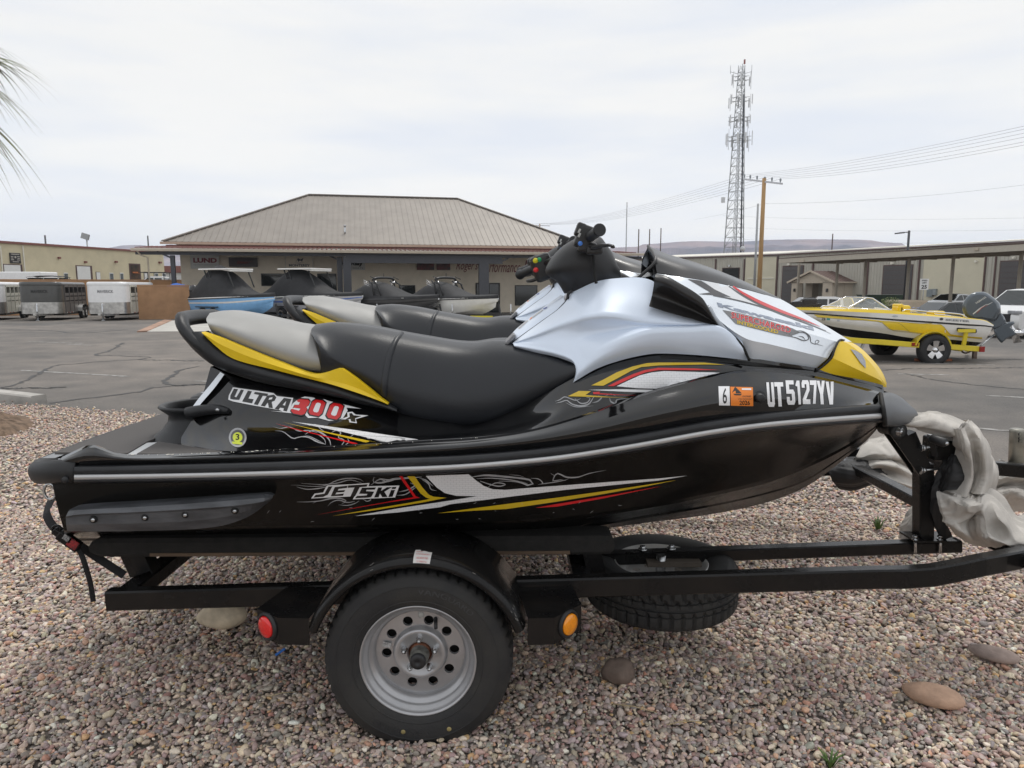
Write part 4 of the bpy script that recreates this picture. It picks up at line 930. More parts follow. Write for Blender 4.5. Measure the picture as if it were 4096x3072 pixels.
# ---- hull below the rail
hull=MB()
r_low=C((112,1040,.48),*[(u,v+11,w-.02)for u,v,w in RAIL[1:]],(1915,905,.17))
r_mid=C((124,1095,.49),(320,1085,.515),(600,1078,.53),(972,1072,.535),(1222,1052,.52),(1404,1022,.47),(1529,998,.40),(1654,975,.31),(1779,948,.20),(1860,927,.12),(1908,908,.07))
r_chn=C((138,1146,.47),(320,1141,.49),(600,1136,.50),(972,1130,.50),(1222,1116,.47),(1404,1090,.40),(1529,1066,.33),(1654,1036,.23),(1760,996,.13),(1840,955,.07),(1900,915,.03))
r_chn2=C((138,1150,.45),(320,1146,.47),(600,1141,.48),(972,1135,.48),(1222,1122,.45),(1404,1097,.385),(1529,1073,.315),(1654,1044,.215),(1760,1003,.12),(1840,961,.06),(1899,918,.025))
r_str=C((140,1165,.25),(600,1158,.25),(972,1152,.25),(1222,1141,.24),(1404,1113,.21),(1529,1092,.17),(1654,1064,.11),(1735,1038,.07),(1800,998,.04),(1860,955,.02),(1897,920,.01))
r_str2=C((140,1169,.24),(600,1162,.24),(972,1156,.24),(1222,1145,.23),(1404,1117,.20),(1529,1096,.16),(1654,1068,.10),(1735,1042,.06),(1800,1002,.035),(1860,957,.015),(1897,921,.008))
r_keel=C((140,1182,0),(600,1174,0),(972,1168,0),(1222,1152,0),(1404,1128,0),(1529,1112,0),(1654,1086,0),(1735,1055,0),(1785,1022,0),(1832,985,0),(1879,945,0),(1905,912,0))
rowsA=surf([r_low,r_mid,r_chn],70,5)
rowsB=surf([r_chn,r_chn2],70,0,False)
rowsC=surf([r_chn2,r_str],70,3,False)
rowsD=surf([r_str,r_str2],70,0,False)
rowsE=surf([r_str2,r_keel],70,3,False)
hull_side=MB(); hull_side.grid(rowsA)
for rw in(rowsA,rowsB,rowsC,rowsD,rowsE):
 hull.grid(rw); hull.grid([[mir(p)for p in r_]for r_ in rw])
col0=[r_[0]for r_ in rowsA]+[rowsB[-1][0]]+[rowsD[0][0],rowsD[-1][0],r_keel[0]]
colm=[mir(p)for p in col0]
hull.grid([col0,colm],smooth=False)
o_hull=build('hull',hull,m_hullb,ski)
# ---- rubber rail and silver strip
rail=MB()
rr_=[rail_off(-27,-.035),rail_off(-25,-.005),rail_off(-21,.012),rail_off(-7,.014),rail_off(-6,.006),rail_off(6,.006),rail_off(7,.014),rail_off(11,.010),rail_off(14,-.02)]
g_=[cat(r_,80)for r_ in rr_]
def pair(name,rows,mat,par,smooth=True,wrap=False):
 out=[]
 for f_ in(lambda p:p,mir):
  mb=MB(); mb.grid([[f_(p)for p in r_]for r_ in rows],smooth,wrap); out.append(build(name,mb,mat,par))
 return out[0]
o_rail=pair('rub_rail',g_,m_rubg,ski)
ss=MB()
g_=[cat(rail_off(-6,.008),80),cat(rail_off(-4.5,.019),80),cat(rail_off(0,.024),80),cat(rail_off(4.5,.019),80),cat(rail_off(6,.008),80)]
pair('rail_insert',g_,m_silver,o_rail)
# ---- stern bumper
bp_=C((172,1016,.50),(130,1018,.50),(100,1020,.475),(82,1020,.43))
xs=bp_[-1]
path=bp_+[Vector((xs.x-.02,YC-.3,xs.z)),Vector((xs.x-.03,YC,xs.z)),Vector((xs.x-.02,YC+.3,xs.z))]+[mir(p)for p in bp_[::-1]]
path=cat(path,48)
mb=MB(); mb.tube(path,0.040,14,flat=(0.75,1.0)); build('stern_bumper',mb,m_rub,ski)
mb=MB(); mb.tube([S(243/1,1032,.55),S(243,1032,.60)],.006,8)if False else mb.lathe([(0,-.004),(.010,-.004),(.012,.003)],S(140,1037,.535),'Y',12)
build('bumper_bolt',mb,m_rubg,ski)
# ---- bow cap
mb=MB()
cap=[C((1896,851,.10),(1921,847.6,.06),(1945,857,.02),(1962,871,0)),C((1897,862,.17),(1925,858,.12),(1950,866,.06),(1968,877,0)),C((1899,880,.225),(1928,878,.175),(1955,881,.09),(1979,887,0)),C((1905,899,.235),(1932,898,.185),(1960,897,.10),(1983,899,0)),C((1911,917,.215),(1935,917,.165),(1958,915,.09),(1972,913,0)),C((1911,921,.10),(1932,921,.08),(1950,918,.04),(1962,915,0))]
g_=surf(cap,16,4); mb.grid(g_); mb.grid([[mir(p)for p in r_]for r_ in g_])
o_cap=build('bow_bumper',mb,m_capg,ski)
mb=MB(); mb.tube(cat(C((1902,851,.1),(1905,868,.2),(1908,885,.238),(1911,905,.238),(1912,919,.21)),12),.009,6)
build('bumper_seal',mb,m_gap,o_cap)
# ---- deck: fender flank, inner pan, pedestal
E=[(95,1003,.46),(130,989,.475),(165,972,.485),(195,960,.49),(218,966,.492),(242,976,.495),(272,981,.50),(380,980,.505),(486,976,.51),(633,969,.515),(906,952.6,.525),(1039,943.8,.53),(1147,927.6,.525),(1250,899,.505),(1322,873.8,.485),(1404,845,.455),(1470,826,.43),(1525,812,.41),(1616,798,.355),(1692,801,.295),(1779,816,.215),(1879,841,.11),(1912,850,.06)]
e_row=C(*E)
e_out=C(*[(u,v+5,w+.022)for u,v,w in E])
f_mid=C((95,1008,.49),(195,983,.535),(272,991,.54),(486,987,.56),(906,970,.585),(1039,961,.59),(1147,949,.59),(1250,930,.58),(1322,915,.57),(1404,893,.55),(1525,868,.51),(1616,856,.455),(1692,852,.395),(1779,856,.305),(1879,866,.185),(1906,872,.14))
f_top=C((95,1013,.50),*[(u,v-26,w-.015)for u,v,w in RAIL[1:]])
deck=MB()
gF=surf([e_out,f_mid,f_top],90,6); gF0=surf([e_row,e_out],90,0)
fend=MB(); fend.grid(gF); fend.grid(gF0)
T=[(455,792,.12),(500,812,.16),(560,828,.19),(700,857,.21),(850,888,.22),(972,912,.24),(1022,917,.25),(1122,880,.28),(1222,826,.33),(1289,791,.345),(1339,773,.34),(1417,759,.33),(1504,762,.32),(1617,773,.30),(1690,784,.265),(1762,795,.20),(1838,813,.13),(1907,832,.03)]
Bt=[(385,956,.25),(430,966,.34),(486,974,.425),(560,973,.455),(633,968,.465),(760,961,.475),(906,951,.48),(1039,943,.485),(1147,928,.485),(1250,900,.435),(1322,876,.44),(1404,848,.425),(1525,818,.385),(1616,804,.335),(1692,806,.278),(1779,820,.20),(1879,845,.095),(1912,854,.04)]
Md=[(428,880,.205),(500,895,.265),(633,912,.305),(850,925,.325),(972,934,.35),(1039,930,.365),(1147,905,.385),(1250,862,.41),(1322,838,.425),(1404,815,.415),(1525,799,.375),(1616,796,.325),(1692,800,.265),(1779,813,.19),(1879,838,.085),(1910,848,.03)]
t_row,b_row,m_row=C(*T),C(*Bt),C(*Md)
gP=surf([t_row,m_row,b_row],90,6)
z_floor=S(300,984,.46).z
def down(p,z=None,dy=0):return Vector((p.x,p.y+dy,min(p.z,z_floor if z is None else z)))
f_in=[Vector((p.x,p.y+.015,min(p.z-.02,q.z)))for p,q in zip(cat(e_row,90),cat(b_row,90))]
gI=[cat(e_row,90),[p+Vector((0,.012,-.003))for p in cat(e_row,90)],f_in,cat(b_row,90)]
ped=MB(); ped.grid(gP)
for g in(gF,gF0,gI,gP):
 deck.grid(g); deck.grid([[mir(p)for p in r_]for r_ in g])
c0=[r_[0]for r_ in gP]; deck.grid([c0,[mir(p)for p in c0]],smooth=False)
xb=S(95,1003,.46).x
deck.add([Vector((xb,YC-.47,z_floor-.006)),Vector((xb,YC+.47,z_floor-.006)),Vector((S(520,980,.4).x,YC+.47,z_floor-.006)),Vector((S(520,980,.4).x,YC-.47,z_floor-.006))],[(0,1,2,3)])
o_deck=build('deck',deck,m_black,ski)
mb=MB()
xm0,xm1=xb+.03,S(500,975,.4).x
def matpoly(x0a,x0b,x1,y0,y1):
 mb.prism([Vector((x0a,YC-y1,z_floor)),Vector((x1,YC-y1,z_floor)),Vector((x1,YC-y0,z_floor)),Vector((x0b,YC-y0,z_floor))],(0,0,.008))
xg=S(285,984,.46).x; xg2=S(345,945,.24).x
mb.prism([Vector((xm0,YC-.445,z_floor)),Vector((xg-.015,YC-.462,z_floor)),Vector((xg2-.03,YC-.28,z_floor)),Vector((xg2-.03,YC+.28,z_floor)),Vector((xg-.015,YC+.462,z_floor)),Vector((xm0,YC+.445,z_floor))],(0,0,.008))
for s_ in(1,-1):
 mb.prism([Vector((xg+.02,YC-s_*.465,z_floor)),Vector((xm1,YC-s_*.47,z_floor)),Vector((xm1,YC-s_*.44,z_floor)),Vector((xg2+.01,YC-s_*.27,z_floor))],(0,0,.008))
build('traction_mat',mb,m_mat,o_deck)
mb=MB()
for s_ in(1,-1):
 q=[Vector((xg-.013,YC-s_*.462,z_floor)),Vector((xg+.018,YC-s_*.464,z_floor)),Vector((xg2+.008,YC-s_*.27,z_floor)),Vector((xg2-.028,YC-s_*.28,z_floor))]
 mb.prism(q,(0,0,.005))
build('mat_gap_strip',mb,M('pale_deck_paint',(0.5,0.51,0.52),rough=.4,var=.1),o_deck)
mb=MB()
ga=C((478,806,.155),(455,835,.175),(430,865,.19),(408,896,.205)); gb=C((488,812,.175),(466,842,.195),(440,872,.21),(416,902,.222))
for f_ in(lambda p:p,mir):
 mb=MB(); mb.grid([[f_(p)+Vector((-.004,0,.004))for p in cat(ga,10)],[f_(p)+Vector((-.004,-.004 if f_ is not mir else.004,.006))for p in cat(gb,10)]]); build('pedestal_edge_strip',mb,m_whood,o_deck)
mb=MB()
top=[]
def ring(cx_u,v,w0,rx,ry,n=28):
 c=S(cx_u,v,w0)
 return[c+Vector((rx*math.cos(a),ry*math.sin(a),0))for a in[2*math.pi*k/n for k in range(n)]]
rings=[ring(425,891,.09,.098,.112),ring(418,880,.10,.112,.128),ring(415,874.5,.10,.118,.135),ring(415,870.5,.10,.112,.129),ring(417,873,.10,.098,.113),ring(420,892,.09,.085,.10)]
cups=[ring(405,966,.13,.205,.20),ring(408,956,.13,.175,.175),ring(413,940,.12,.138,.145),ring(418,922,.11,.108,.12),ring(423,905,.10,.096,.11)]+rings
mb.grid(cups,wrap=True)
build('boarding_cup',mb,m_rubg,ski)
mb=MB()
for f_ in(lambda p:p,mir):
 a_=[f_(p)for p in cat(C((405,892,.235),(440,886,.245),(470,884,.25),(494,888,.262)),10)]
 mb=MB(); mb.tube(a_,[.022,.022,.022,.021,.02,.019,.018,.016,.014,.010],10); o_=build('cup_arm',mb,m_rubg,ski)
mb=MB(); mb.lathe([(0,-.006),(.006,-.006),(.007,.002)],S(470,885.5,.275),'Y',10); build('arm_bolt',mb,m_steel,o_)
# ---- seat
seat=MB()
st=[C((692,845,.20),(800,880,.21),(905,911,.21),(972,920,.21),(1022,926,.21),(1122,889,.24),(1222,836,.28),(1241,822,.30)),C((690,752,.225),(735,792,.225),(800,836,.228),(850,878,.235),(905,902,.238),(972,912,.242),(1022,916,.247),(1075,903,.262),(1122,881,.278),(1180,853,.30),(1222,829,.318),(1241,813,.328)),C((678,730,.21),(718,768,.222),(780,800,.235),(860,833,.245),(930,851,.25),(1000,860,.255),(1070,851,.27),(1140,830,.29),(1200,809,.315),(1243,794,.33)),C((672,713,.12),(715,716,.135),(800,729,.15),(864,743,.155),(930,755,.16),(989,764,.165),(1040,766,.175),(1100,764,.2),(1151,764,.23),(1205,772,.27),(1239,782,.30)),C((680,703,.05),(715,699,.06),(800,707,.06),(864,719.5,.06),(930,731,.06),(989,740,.06),(1026,742,.07),(1064,738,.09),(1110,741,.13),(1151,752,.17),(1214,769,.24),(1236,779,.27)),C((682,700,0),(718,697,0),(800,704.5,0),(864,717,0),(930,728.5,0),(989,737.5,0),(1026,740,0),(1064,735,0),(1105,737,0),(1140,742,0),(1190,755,0),(1225,770,0))]
gS=surf(st,64,6)
full=sym(gS); seat.grid(full)
seat.add([r_[0]for r_ in full],[tuple(range(len(full)))],False)
o_seat=build('front_seat',seat,m_vinb,ski)
seatb=MB(); seatb.grid(gS)
sb=seatb.bvh()
def on_part(bv,u,v,off=0.002):
 d=ray(u,v); d.normalize(); h=bv.ray_cast(Vector((0,0,CAMH)),d)
 if h[0]is None:return None
 n=h[1]if h[1].dot(d)<0 else-h[1]
 return h[0]+n*off
strap=MB()
L1=[(862,718.5),(852,730),(842,748),(834,770),(828,795),(824,822),(822,850)]
L2=[(873,720.5),(863,733),(854,752),(847,775),(842,800),(838,828),(836,858)]
A=cat([Vector((*p,0))for p in L1],16); B_=cat([Vector((*p,0))for p in L2],16)
ra=[on_part(sb,p.x,p.y,.0015)for p in A]; rb=[on_part(sb,p.x,p.y,.0015)for p in B_]
rm=[on_part(sb,(p.x+q.x)/2,(p.y+q.y)/2,.009)for p,q in zip(A,B_)]
ok=[i for i in range(16)if ra[i]and rb[i]and rm[i]]
strap.grid([[ra[i]for i in ok],[ra[i]*.6+rm[i]*.4+Vector((0,-.002,.001))for i in ok],[rm[i]for i in ok],[rb[i]*.6+rm[i]*.4+Vector((0,-.002,.001))for i in ok],[rb[i]for i in ok]])
build('seat_strap',strap,m_vinb,o_seat)
# ---- rear grey seat
seat2=MB()
st=[C((470,730,.10),(550,772,.11),(640,800,.11),(690,806,.12),(736,800,.12)),C((456,715,.17),(490,738,.18),(550,764,.185),(640,794,.19),(690,801,.190),(718,800,.188),(739,796,.18)),C((449,700,.192),(490,712,.207),(550,737,.214),(620,761,.216),(680,776,.215),(715,781,.212),(741,784,.205)),C((446,688,.11),(490,685,.125),(540,693,.13),(600,708,.135),(650,722,.14),(690,738,.145),(720,764,.15)),C((452,678,.04),(490,672,.05),(540,678.5,.05),(600,691,.05),(640,700,.05),(675,706,.05),(705,728,.1)),C((453,676,0),(490,670.5,0),(540,676.5,0),(600,689.5,0),(640,698,0),(675,703,0),(700,712,0))]
gS2=surf(st,48,6); full=sym(gS2); seat2.grid(full)
seat2.add([r_[0]for r_ in full],[tuple(range(len(full)))],False)
seat2.add([r_[-1]for r_ in full],[tuple(range(len(full)))],False)
build('rear_seat',seat2,m_ving,ski)
# ---- black tail trim with grab handle, yellow panel
trim=MB()
tr_up=C((436,716,.205),(455,735,.215),(480,757,.22),(526,779,.225),(601,802,.228),(678,821,.23),(726,834,.23),(780,853,.235),(837,872,.245),(858,884,.25))
tr_lo=C((388,718,.195),(411,748.5,.205),(438,773.5,.212),(468,793.5,.215),(526,811,.215),(601,828.5,.218),(678,846,.22),(726,856,.222),(800,874,.23),(860,890,.25))
tr_mid=[(p+q)/2+Vector((0,-.022,0))for p,q in zip(cat(tr_up,40),cat(tr_lo,40))]
gT=surf([[p+Vector((0,.06,0))for p in cat(tr_up,40)],cat(tr_up,40),tr_mid,cat(tr_lo,40),[p+Vector((0,.10,0))for p in cat(tr_lo,40)]],40,4)
pass
fl=[cat(C((452,745,0),(560,790,0),(700,822,0),(850,880,0)),20)]
o_trim=pair('tail_trim',gT,m_rubg,ski)
hp=C((500,786,.185),(470,772,.195),(440,752,.205),(412,729,.210),(396,706,.20),(394,692,.165))
x_=hp[-1]
pth=hp+[Vector((x_.x-.012,YC-.11,x_.z+.004)),Vector((x_.x-.02,YC,x_.z+.006)),Vector((x_.x-.012,YC+.11,x_.z+.004))]+[mir(p)for p in hp[::-1]]
mb=MB(); mb.tube(cat(pth,44),.027,14,flat=(1.15,.8)); build('grab_handle',mb,m_rubg,ski)
yel=MB()
y_up=C((436,717,.232),(470,728,.235),(526,751,.238),(601,781,.24),(678.5,808,.243),(701,805.5,.244),(737,795.5,.247),(751,803.6,.25),(790,834,.262),(826,863.5,.268),(838,872,.268))
y_md=C((436,719,.238),(471,741,.244),(526,766,.247),(601,792,.25),(678.5,815,.252),(705,820,.246),(740,828,.246),(770,838,.25),(800,852,.258),(826,866,.27),(838,873,.27))
y_lo=C((437,720.5,.232),(471,752,.238),(501,773.5,.24),(601,801,.243),(678.5,821,.245),(705,827.5,.248),(726,833.5,.25),(770,848,.257),(800,858.5,.262),(826,868.5,.268),(838,874,.268))
ya,ym,yb=[cat(r_,44)for r_ in(y_up,y_md,y_lo)]
back=lambda r_:[p+Vector((0,.03,0))for p in r_]
yel.grid([back(ya),ya]); yel.grid([ya,ym]); yel.grid([ym,yb]); yel.grid([yb,back(yb)])
yel2=MB(); yel2.v=[mir(p)for p in yel.v]; yel2.f=list(yel.f); yel2.sh=list(yel.sh)
build('tail_panel',yel,m_yel,ski); build('tail_panel',yel2,m_yel,ski)
inner=MB()
ia=C((470,735,.19),(560,778,.2),(660,808,.205),(750,825,.21),(850,880,.22)); ib=C((480,800,.165),(560,826,.18),(660,845,.19),(750,863,.2),(850,889,.21))
g_=[cat(ia,20),cat(ib,20)]; gm=[[mir(p)for p in r_]for r_ in g_]
inner.grid([g_[0],g_[1],gm[1],gm[0]],smooth=False)
inner.add([g_[0][0],g_[1][0],gm[1][0],gm[0][0]],[(0,1,2,3)])
build('tail_body',inner,m_rub,ski)
# ---- white cowl
cowl=MB()
c_top=C((1105,741.5,.115),(1140,716,.12),(1176,690,.125),(1206,668,.13),(1222,652,.13),(1234,633,.135),(1289,608,.15),(1339,600.5,.17),(1389,600.5,.20),(1416,611,.24),(1434,640,.28),(1480,670,.30),(1540,690,.31),(1600,737,.315))
c_r1a=C((1106,741.7,.14),(1160,715,.20),(1214,690,.24),(1264,668,.27),(1302,660,.285),(1339,660,.295),(1389,668,.31),(1434,683,.325),(1490,695,.335),(1551,701.5,.335),(1601,738.5,.325))
c_r1=C((1107,742,.15),(1160,724,.215),(1214,701,.262),(1264,686,.312),(1302,683,.33),(1339,687,.336),(1389,698,.332),(1434,702,.340),(1490,702,.342),(1551,703,.338),(1601,739,.327))
c_r2=C((1108,742.3,.16),(1160,736,.218),(1200,731,.255),(1239,725,.275),(1290,719,.288),(1325,715,.304),(1389,708,.333),(1434,706,.343),(1490,704.5,.345),(1552,704,.340),(1602,739.5,.328))
c_r3=C((1109,743,.17),(1151,747,.225),(1214,761.5,.30),(1246,775,.335),(1259,779,.345),(1289,757,.365),(1330,737,.378),(1364,724,.38),(1401,712.5,.378),(1490,708,.37),(1553,707,.36),(1604,741,.335))
c_bot=C((1112,750,.17),(1151,760,.22),(1214,775,.29),(1243,790,.328),(1243,812,.34),(1238,826,.352),(1289,796.6,.36),(1339,779,.355),(1380,769,.35),(1417,764,.345),(1504,767,.338),(1560,772,.33),(1617,778.5,.318))
def two(rowL,rowR,n1,n2):return cat(rowL,n1)+cat(rowR,n2)[1:]
sp=[c_top[:5],]
def row(pts,k,n1=26,n2=60):return two(pts[:k+1],pts[k:],n1,n2)
rT,rA,r1,r2=row(c_top,5),row(c_r1a,3),row(c_r1,3),row(c_r2,3)
r3,rB=row(c_r3,4),row(c_bot,5)
cw1=[cat([rT[i],rA[i]*.7+(rT[i]+r1[i])*.15,r1[i]],9)for i in range(len(rT))]
g1=[[cw1[i][j]for i in range(len(rT))]for j in range(9)]
g2=[[cat([r1[i],r1[i]*.5+r2[i]*.5+Vector((0,.010,0)),r2[i]],5)[j]for i in range(len(rT))]for j in range(5)]
g3=[[cat([r2[i],(r2[i]+r3[i])*.5+Vector((0,0,.003)),r3[i]],6)[j]for i in range(len(rT))]for j in range(6)]
g4=[[cat([r3[i],(r3[i]+rB[i])*.5+Vector((0,-.012,0)),rB[i]],7)[j]for i in range(len(rT))]for j in range(7)]
allrows=g1+g2[1:]+g3[1:]+g4[1:]
cowl.grid(allrows)
cover_top=[[mir(p)for p in r_]for r_ in allrows]
cowl.grid(cover_top)
cowl.grid([rT,[mir(p)for p in rT]])
cwb=MB(); cwb.grid(allrows)
o_cowl=build('cowl',cowl,m_wht,ski)
lid=MB()
l0=C((1094,735,0),(1114,711.5,0),(1151.6,681.5,0),(1189,653,0),(1212,637,0))
l1=C((1097,739,.07),(1120,717,.07),(1157,687,.07),(1193,660,.07),(1217,640,.07))
l2=C((1102,741.5,.105),(1138,716,.108),(1174,690,.11),(1204,668,.112),(1220,651,.115))
gL=sym(surf([l2,l1,l0],20,4)); lid.grid(gL)
o_lid=build('glovebox_lid',lid,m_wht,ski)
lidb=MB(); lidb.grid(gL)
mb=MB(); mb.tube(cat(C((1103,743,.112),(1138,718,.114),(1175,691.5,.117),(1206,669,.121),(1221,654,.122),(1226,642,.128)),20),.0035,6)
build('lid_seam',mb,m_gap,o_lid)
mb=MB(); mb.tube(cat(C((1226,646,.135),(1228,634,.137),(1236,628,.14)),8),.006,6); build('console_lip',mb,m_pad,o_lid)
mb=MB(); mb.box(S(1103,731,.06),(.05,.16,.014),bev=.005,ry=R(-45)); build('lid_latch',mb,M('grey_latch',(.2,.2,.21),rough=.3),o_lid)
mb=MB()
ba=C((1236,828,.345),(1289,799,.355),(1339,782,.352),(1417,767,.343),(1504,770,.335),(1617,781,.312),(1690,791,.275),(1762,801,.205),(1838,820,.135),(1905,838,.04))
bb=C((1238,836,.32),(1292,806,.345),(1342,789,.36),(1417,775,.356),(1504,778,.35),(1617,789,.32),(1690,798,.262),(1762,809,.192),(1838,827,.12),(1905,845,.03))
g_=[cat(ba,50),cat(bb,50)]; pair('body_gasket',g_,m_gap,ski)
# ---- hood
h_rdg=C((1401,531.5,0),(1441,548,0),(1500,566,0),(1543,581,0),(1600,604,0),(1647,626,0),(1685,644.5,0))
h_mid=C((1413,557,.125),(1450,567,.135),(1500,580,.14),(1560,597,.12),(1620,619,.08),(1660,634,.04),(1687,645.5,.005))
h_bor=C((1419,589,.165),(1450,593.5,.18),(1484,599.5,.19),(1530,607,.185),(1572,615.6,.165),(1620,627,.125),(1647,634.6,.09),(1688,646.5,.01))
gH=surf([h_bor,h_mid,h_rdg],50,6)
hood_b=MB(); hood_b.grid(sym(gH)); o_hb=build('hood_fairing',hood_b,m_dkhood,ski)
hbv=MB(); hbv.grid(gH)
mb=MB()
lo=[S(1377,601,.15),S(1370,600,.08),S(1365,599,0)]; lo=lo+[mir(p)for p in lo[1::-1]]
up=[S(1415,566,.145),S(1412,549,.09),S(1400,532.5,0)]; up=up+[mir(p)for p in up[1::-1]]
inn=[(a+b)/2+Vector((.10,0,-.01))for a,b in zip(lo,up)]
mb.grid([cat(lo,14),cat(inn,14),cat(up,14)])
mb.grid([cat(lo,14),[Vector((p.x+.02,p.y,p.z-.05))for p in cat(lo,14)]])
o_g=build('gauge_hood',mb,M('gauge_black',(.010,.010,.011),rough=.16,var=0),ski)
mb=MB(); mb.tube(cat([S(1377,602,.152)]+[S(1415,566,.148),S(1412,549,.092),S(1400,531.5,0)],18),.006,8); build('gauge_rim',mb,m_scoop,o_g)
mb=MB(); mb.lathe([(0,.04),(.05,.035),(.075,.0),(.08,-.03)],S(1392,592,.08)+Vector((.05,0,-.03)),'X',20); build('gauge_pod',mb,m_scoop,o_g)
h_b2=C((1418,590.5,.17),(1484,600.5,.194),(1530,608,.19),(1572,616.6,.17),(1620,628,.13),(1647,635.6,.094),(1685,645.5,.015),(1729,671,0),(1779,701,0),(1840,738.5,0))
h_1m=C((1430,597,.22),(1500,630,.245),(1560,643,.245),(1620,660,.215),(1680,680,.17),(1740,701,.115),(1790,720,.075),(1825,738,.05))
h_1=C((1436,604,.25),(1500,648,.285),(1529,658.5,.29),(1600,680,.275),(1660,697,.245),(1720,713,.205),(1770,727,.165),(1809,738.5,.13))
h_2=C((1530,668,.325),(1560,697,.335),(1611,731,.34),(1660,743,.315),(1700,752.5,.285),(1745,763.5,.235),(1788,774,.185))
h_3=C((1551,702,.30),(1585,733,.302),(1619,778.5,.295),(1660,785,.27),(1690,788.5,.245),(1730,793.5,.208),(1761,797.5,.178))
hood=MB()
q1=surf([h_b2,h_1m,h_1],60,6); q2=surf([h_1,h_2],60,5,False); q3=surf([h_2,h_3],60,5,False)
for g in(q1,q2,q3):
 hood.grid(g); hood.grid([[mir(p)for p in r_]for r_ in g])
o_hood=build('hood',hood,m_whood,ski)
hdb=MB(); hdb.grid(q1); hdb.grid(q2); hdb.grid(q3)
mb=MB(); mb.tube(cat(C((1552,703,.335),(1585,727,.338),(1604,748,.338),(1614,768,.338),(1619,779,.336)),16),.005,6); build('hood_seam',mb,m_gap,o_hood)
mb=MB(); g_=C((1529,660,.30),(1545,690,.33),(1575,722,.338),(1598,745,.338)); mb.tube(cat(g_[:3],14),[.004,.009,.010,.010,.010,.010,.010,.010,.010,.010,.009,.008,.006,.002],8); build('hood_edge',mb,M('grey_hood_edge',(.35,.38,.42),rough=.25,coat=.5,var=.05),o_hood)
# ---- yellow nose
nose=MB()
n_a=C((1811,737.5,.135),(1827,740,.115),(1850,755,.10),(1872,775,.085),(1893,800,.06),(1908,825,.03),(1914,834,0))
n_t=C((1826,735.5,.0),(1845.5,742.7,0),(1862,754,0),(1880,771.5,0),(1900,795,0),(1910,812.5,0),(1915.5,829,0))
n_b=C((1798,773,.195),(1820,783,.18),(1850,797,.15),(1880,811,.105),(1900,821,.06),(1915,834,.0))
n_m=C((1803,757,.175),(1822,762,.155),(1848,776,.13),(1876,796,.10),(1898,814,.06),(1914,833,0))
n_c=C((1760.5,804,.195),(1800,811,.165),(1838,819,.125),(1875,828,.07),(1907,835,.02),(1915,837,.0))
ga=surf([n_t,n_a],36,4,False); gb2=surf([n_a,n_m,n_b],36,4); gc=surf([n_b,n_c],36,4,False)
for g in(ga,gb2,gc):
 nose.grid(g); nose.grid([[mir(p)for p in r_]for r_ in g])
nsb=MB(); nsb.grid(ga); nsb.grid(gb2)
mb=MB()
o_nose=build('nose_panel',nose,m_yel,ski)
bvn=nsb.bvh()
hl=[(1836,755),(1847,757.5),(1860,765),(1868,780),(1869,796),(1858,785),(1846,768)]
pts=[on_part(bvn,u,v,.003)for u,v in hl]
pts=[p for p in pts if p]
mb=MB(); mb.fan(pts); build('headlight',mb,m_lens,o_nose); mb=MB(); mb.fan([mir(p)for p in pts]); build('headlight',mb,m_lens,o_nose)
mb=MB(); mb.tube(pts+[pts[0]],.003,6); build('headlight_frame',mb,m_gap,o_l)if False else None
g_=C((1761,803,.205),(1779,790,.205),(1797,772,.205),(1802,757,.19),(1811,737.5,.145),(1826,735,.0))
mb=MB(); mb.tube(cat(g_,24),.004,6); build('nose_seam',mb,m_gap,o_nose)
# ---- side scoop
for s_ in(0,1):
 mb=MB()
 sA=C((1417,591,.30),(1440,596.5,.335),(1469.6,612.6,.355),(1499,630,.368),(1518,645,.374),(1530,664,.374),(1541,684,.366),(1551.6,701,.345))
 sB=C((1414,602,.33),(1440,611,.355),(1469,629,.368),(1499,648,.375),(1518,662,.378),(1530,676,.374),(1541,690,.366),(1551.6,702,.345))
 sC=C((1409,635,.29),(1440,645,.30),(1469,657,.31),(1499,670,.32),(1518,680,.33),(1530,687,.336),(1541,695,.34),(1551,703,.342))
 sD=C((1402,661.7,.335),(1440,674,.345),(1469,682,.35),(1499,690,.352),(1514,694.7,.352),(1530,699,.352),(1541,702,.35),(1550.5,705,.346))
 top_in=[p+Vector((.0,.08,-.01))for p in cat(sA,30)]
 g=surf([sA,sB,sC,sD],30,5)
 rows_=[top_in]+g
 if s_:rows_=[[mir(p)for p in r_]for r_ in rows_]
 mb.grid(rows_); build('side_scoop',mb,m_scoop,ski)
 # ---- handlebar console and bars
mb=MB()
lev=[((1219,634),(1341,598),.135),((1205,611),(1338,588),.155),((1178,588),(1328,566),.17),((1190,559),(1317,543),.165),((1214,533),(1306,527),.145),((1238,518),(1297,515),.11),((1256,512),(1285,510),.06)]
rings_=[]
for(a,b,hw)in lev:
 A_,B2=S(*a,0),S(*b,0); c=(A_+B2)/2; ax=(B2-A_)/2; ring_=[]
 for k in range(32):
  t=2*math.pi*k/32; cx,sx=math.cos(t),math.sin(t)
  px=math.copysign(abs(cx)**.8,cx); py=math.copysign(abs(sx)**.8,sx)
  ring_.append(c+ax*px+Vector((0,hw*py,0)))
 rings_.append(ring_)
cols=[cat([r_[k]for r_ in rings_],22)for k in range(32)]
g_=[[cols[k][j]for k in range(32)]for j in range(22)]
mb.grid(g_,wrap=True); mb.add(g_[-1],[tuple(range(32))],True)
o_con=build('handlebar_console',mb,m_pad,ski)
P_s,P_p=S(1296,496,.38),S(1121.6,594,-.36)
gs0=S(1272,514,.20); gp0=S(1178,569,-.14)
cen=(gs0+gp0)/2+Vector((.02,0,.01))
mb=MB(); mb.tube(cat([P_s*.98+gs0*.02,gs0,cen,gp0,P_p*.98+gp0*.02],20),.012,10); o_bar=build('handlebar',mb,m_scoop,ski)
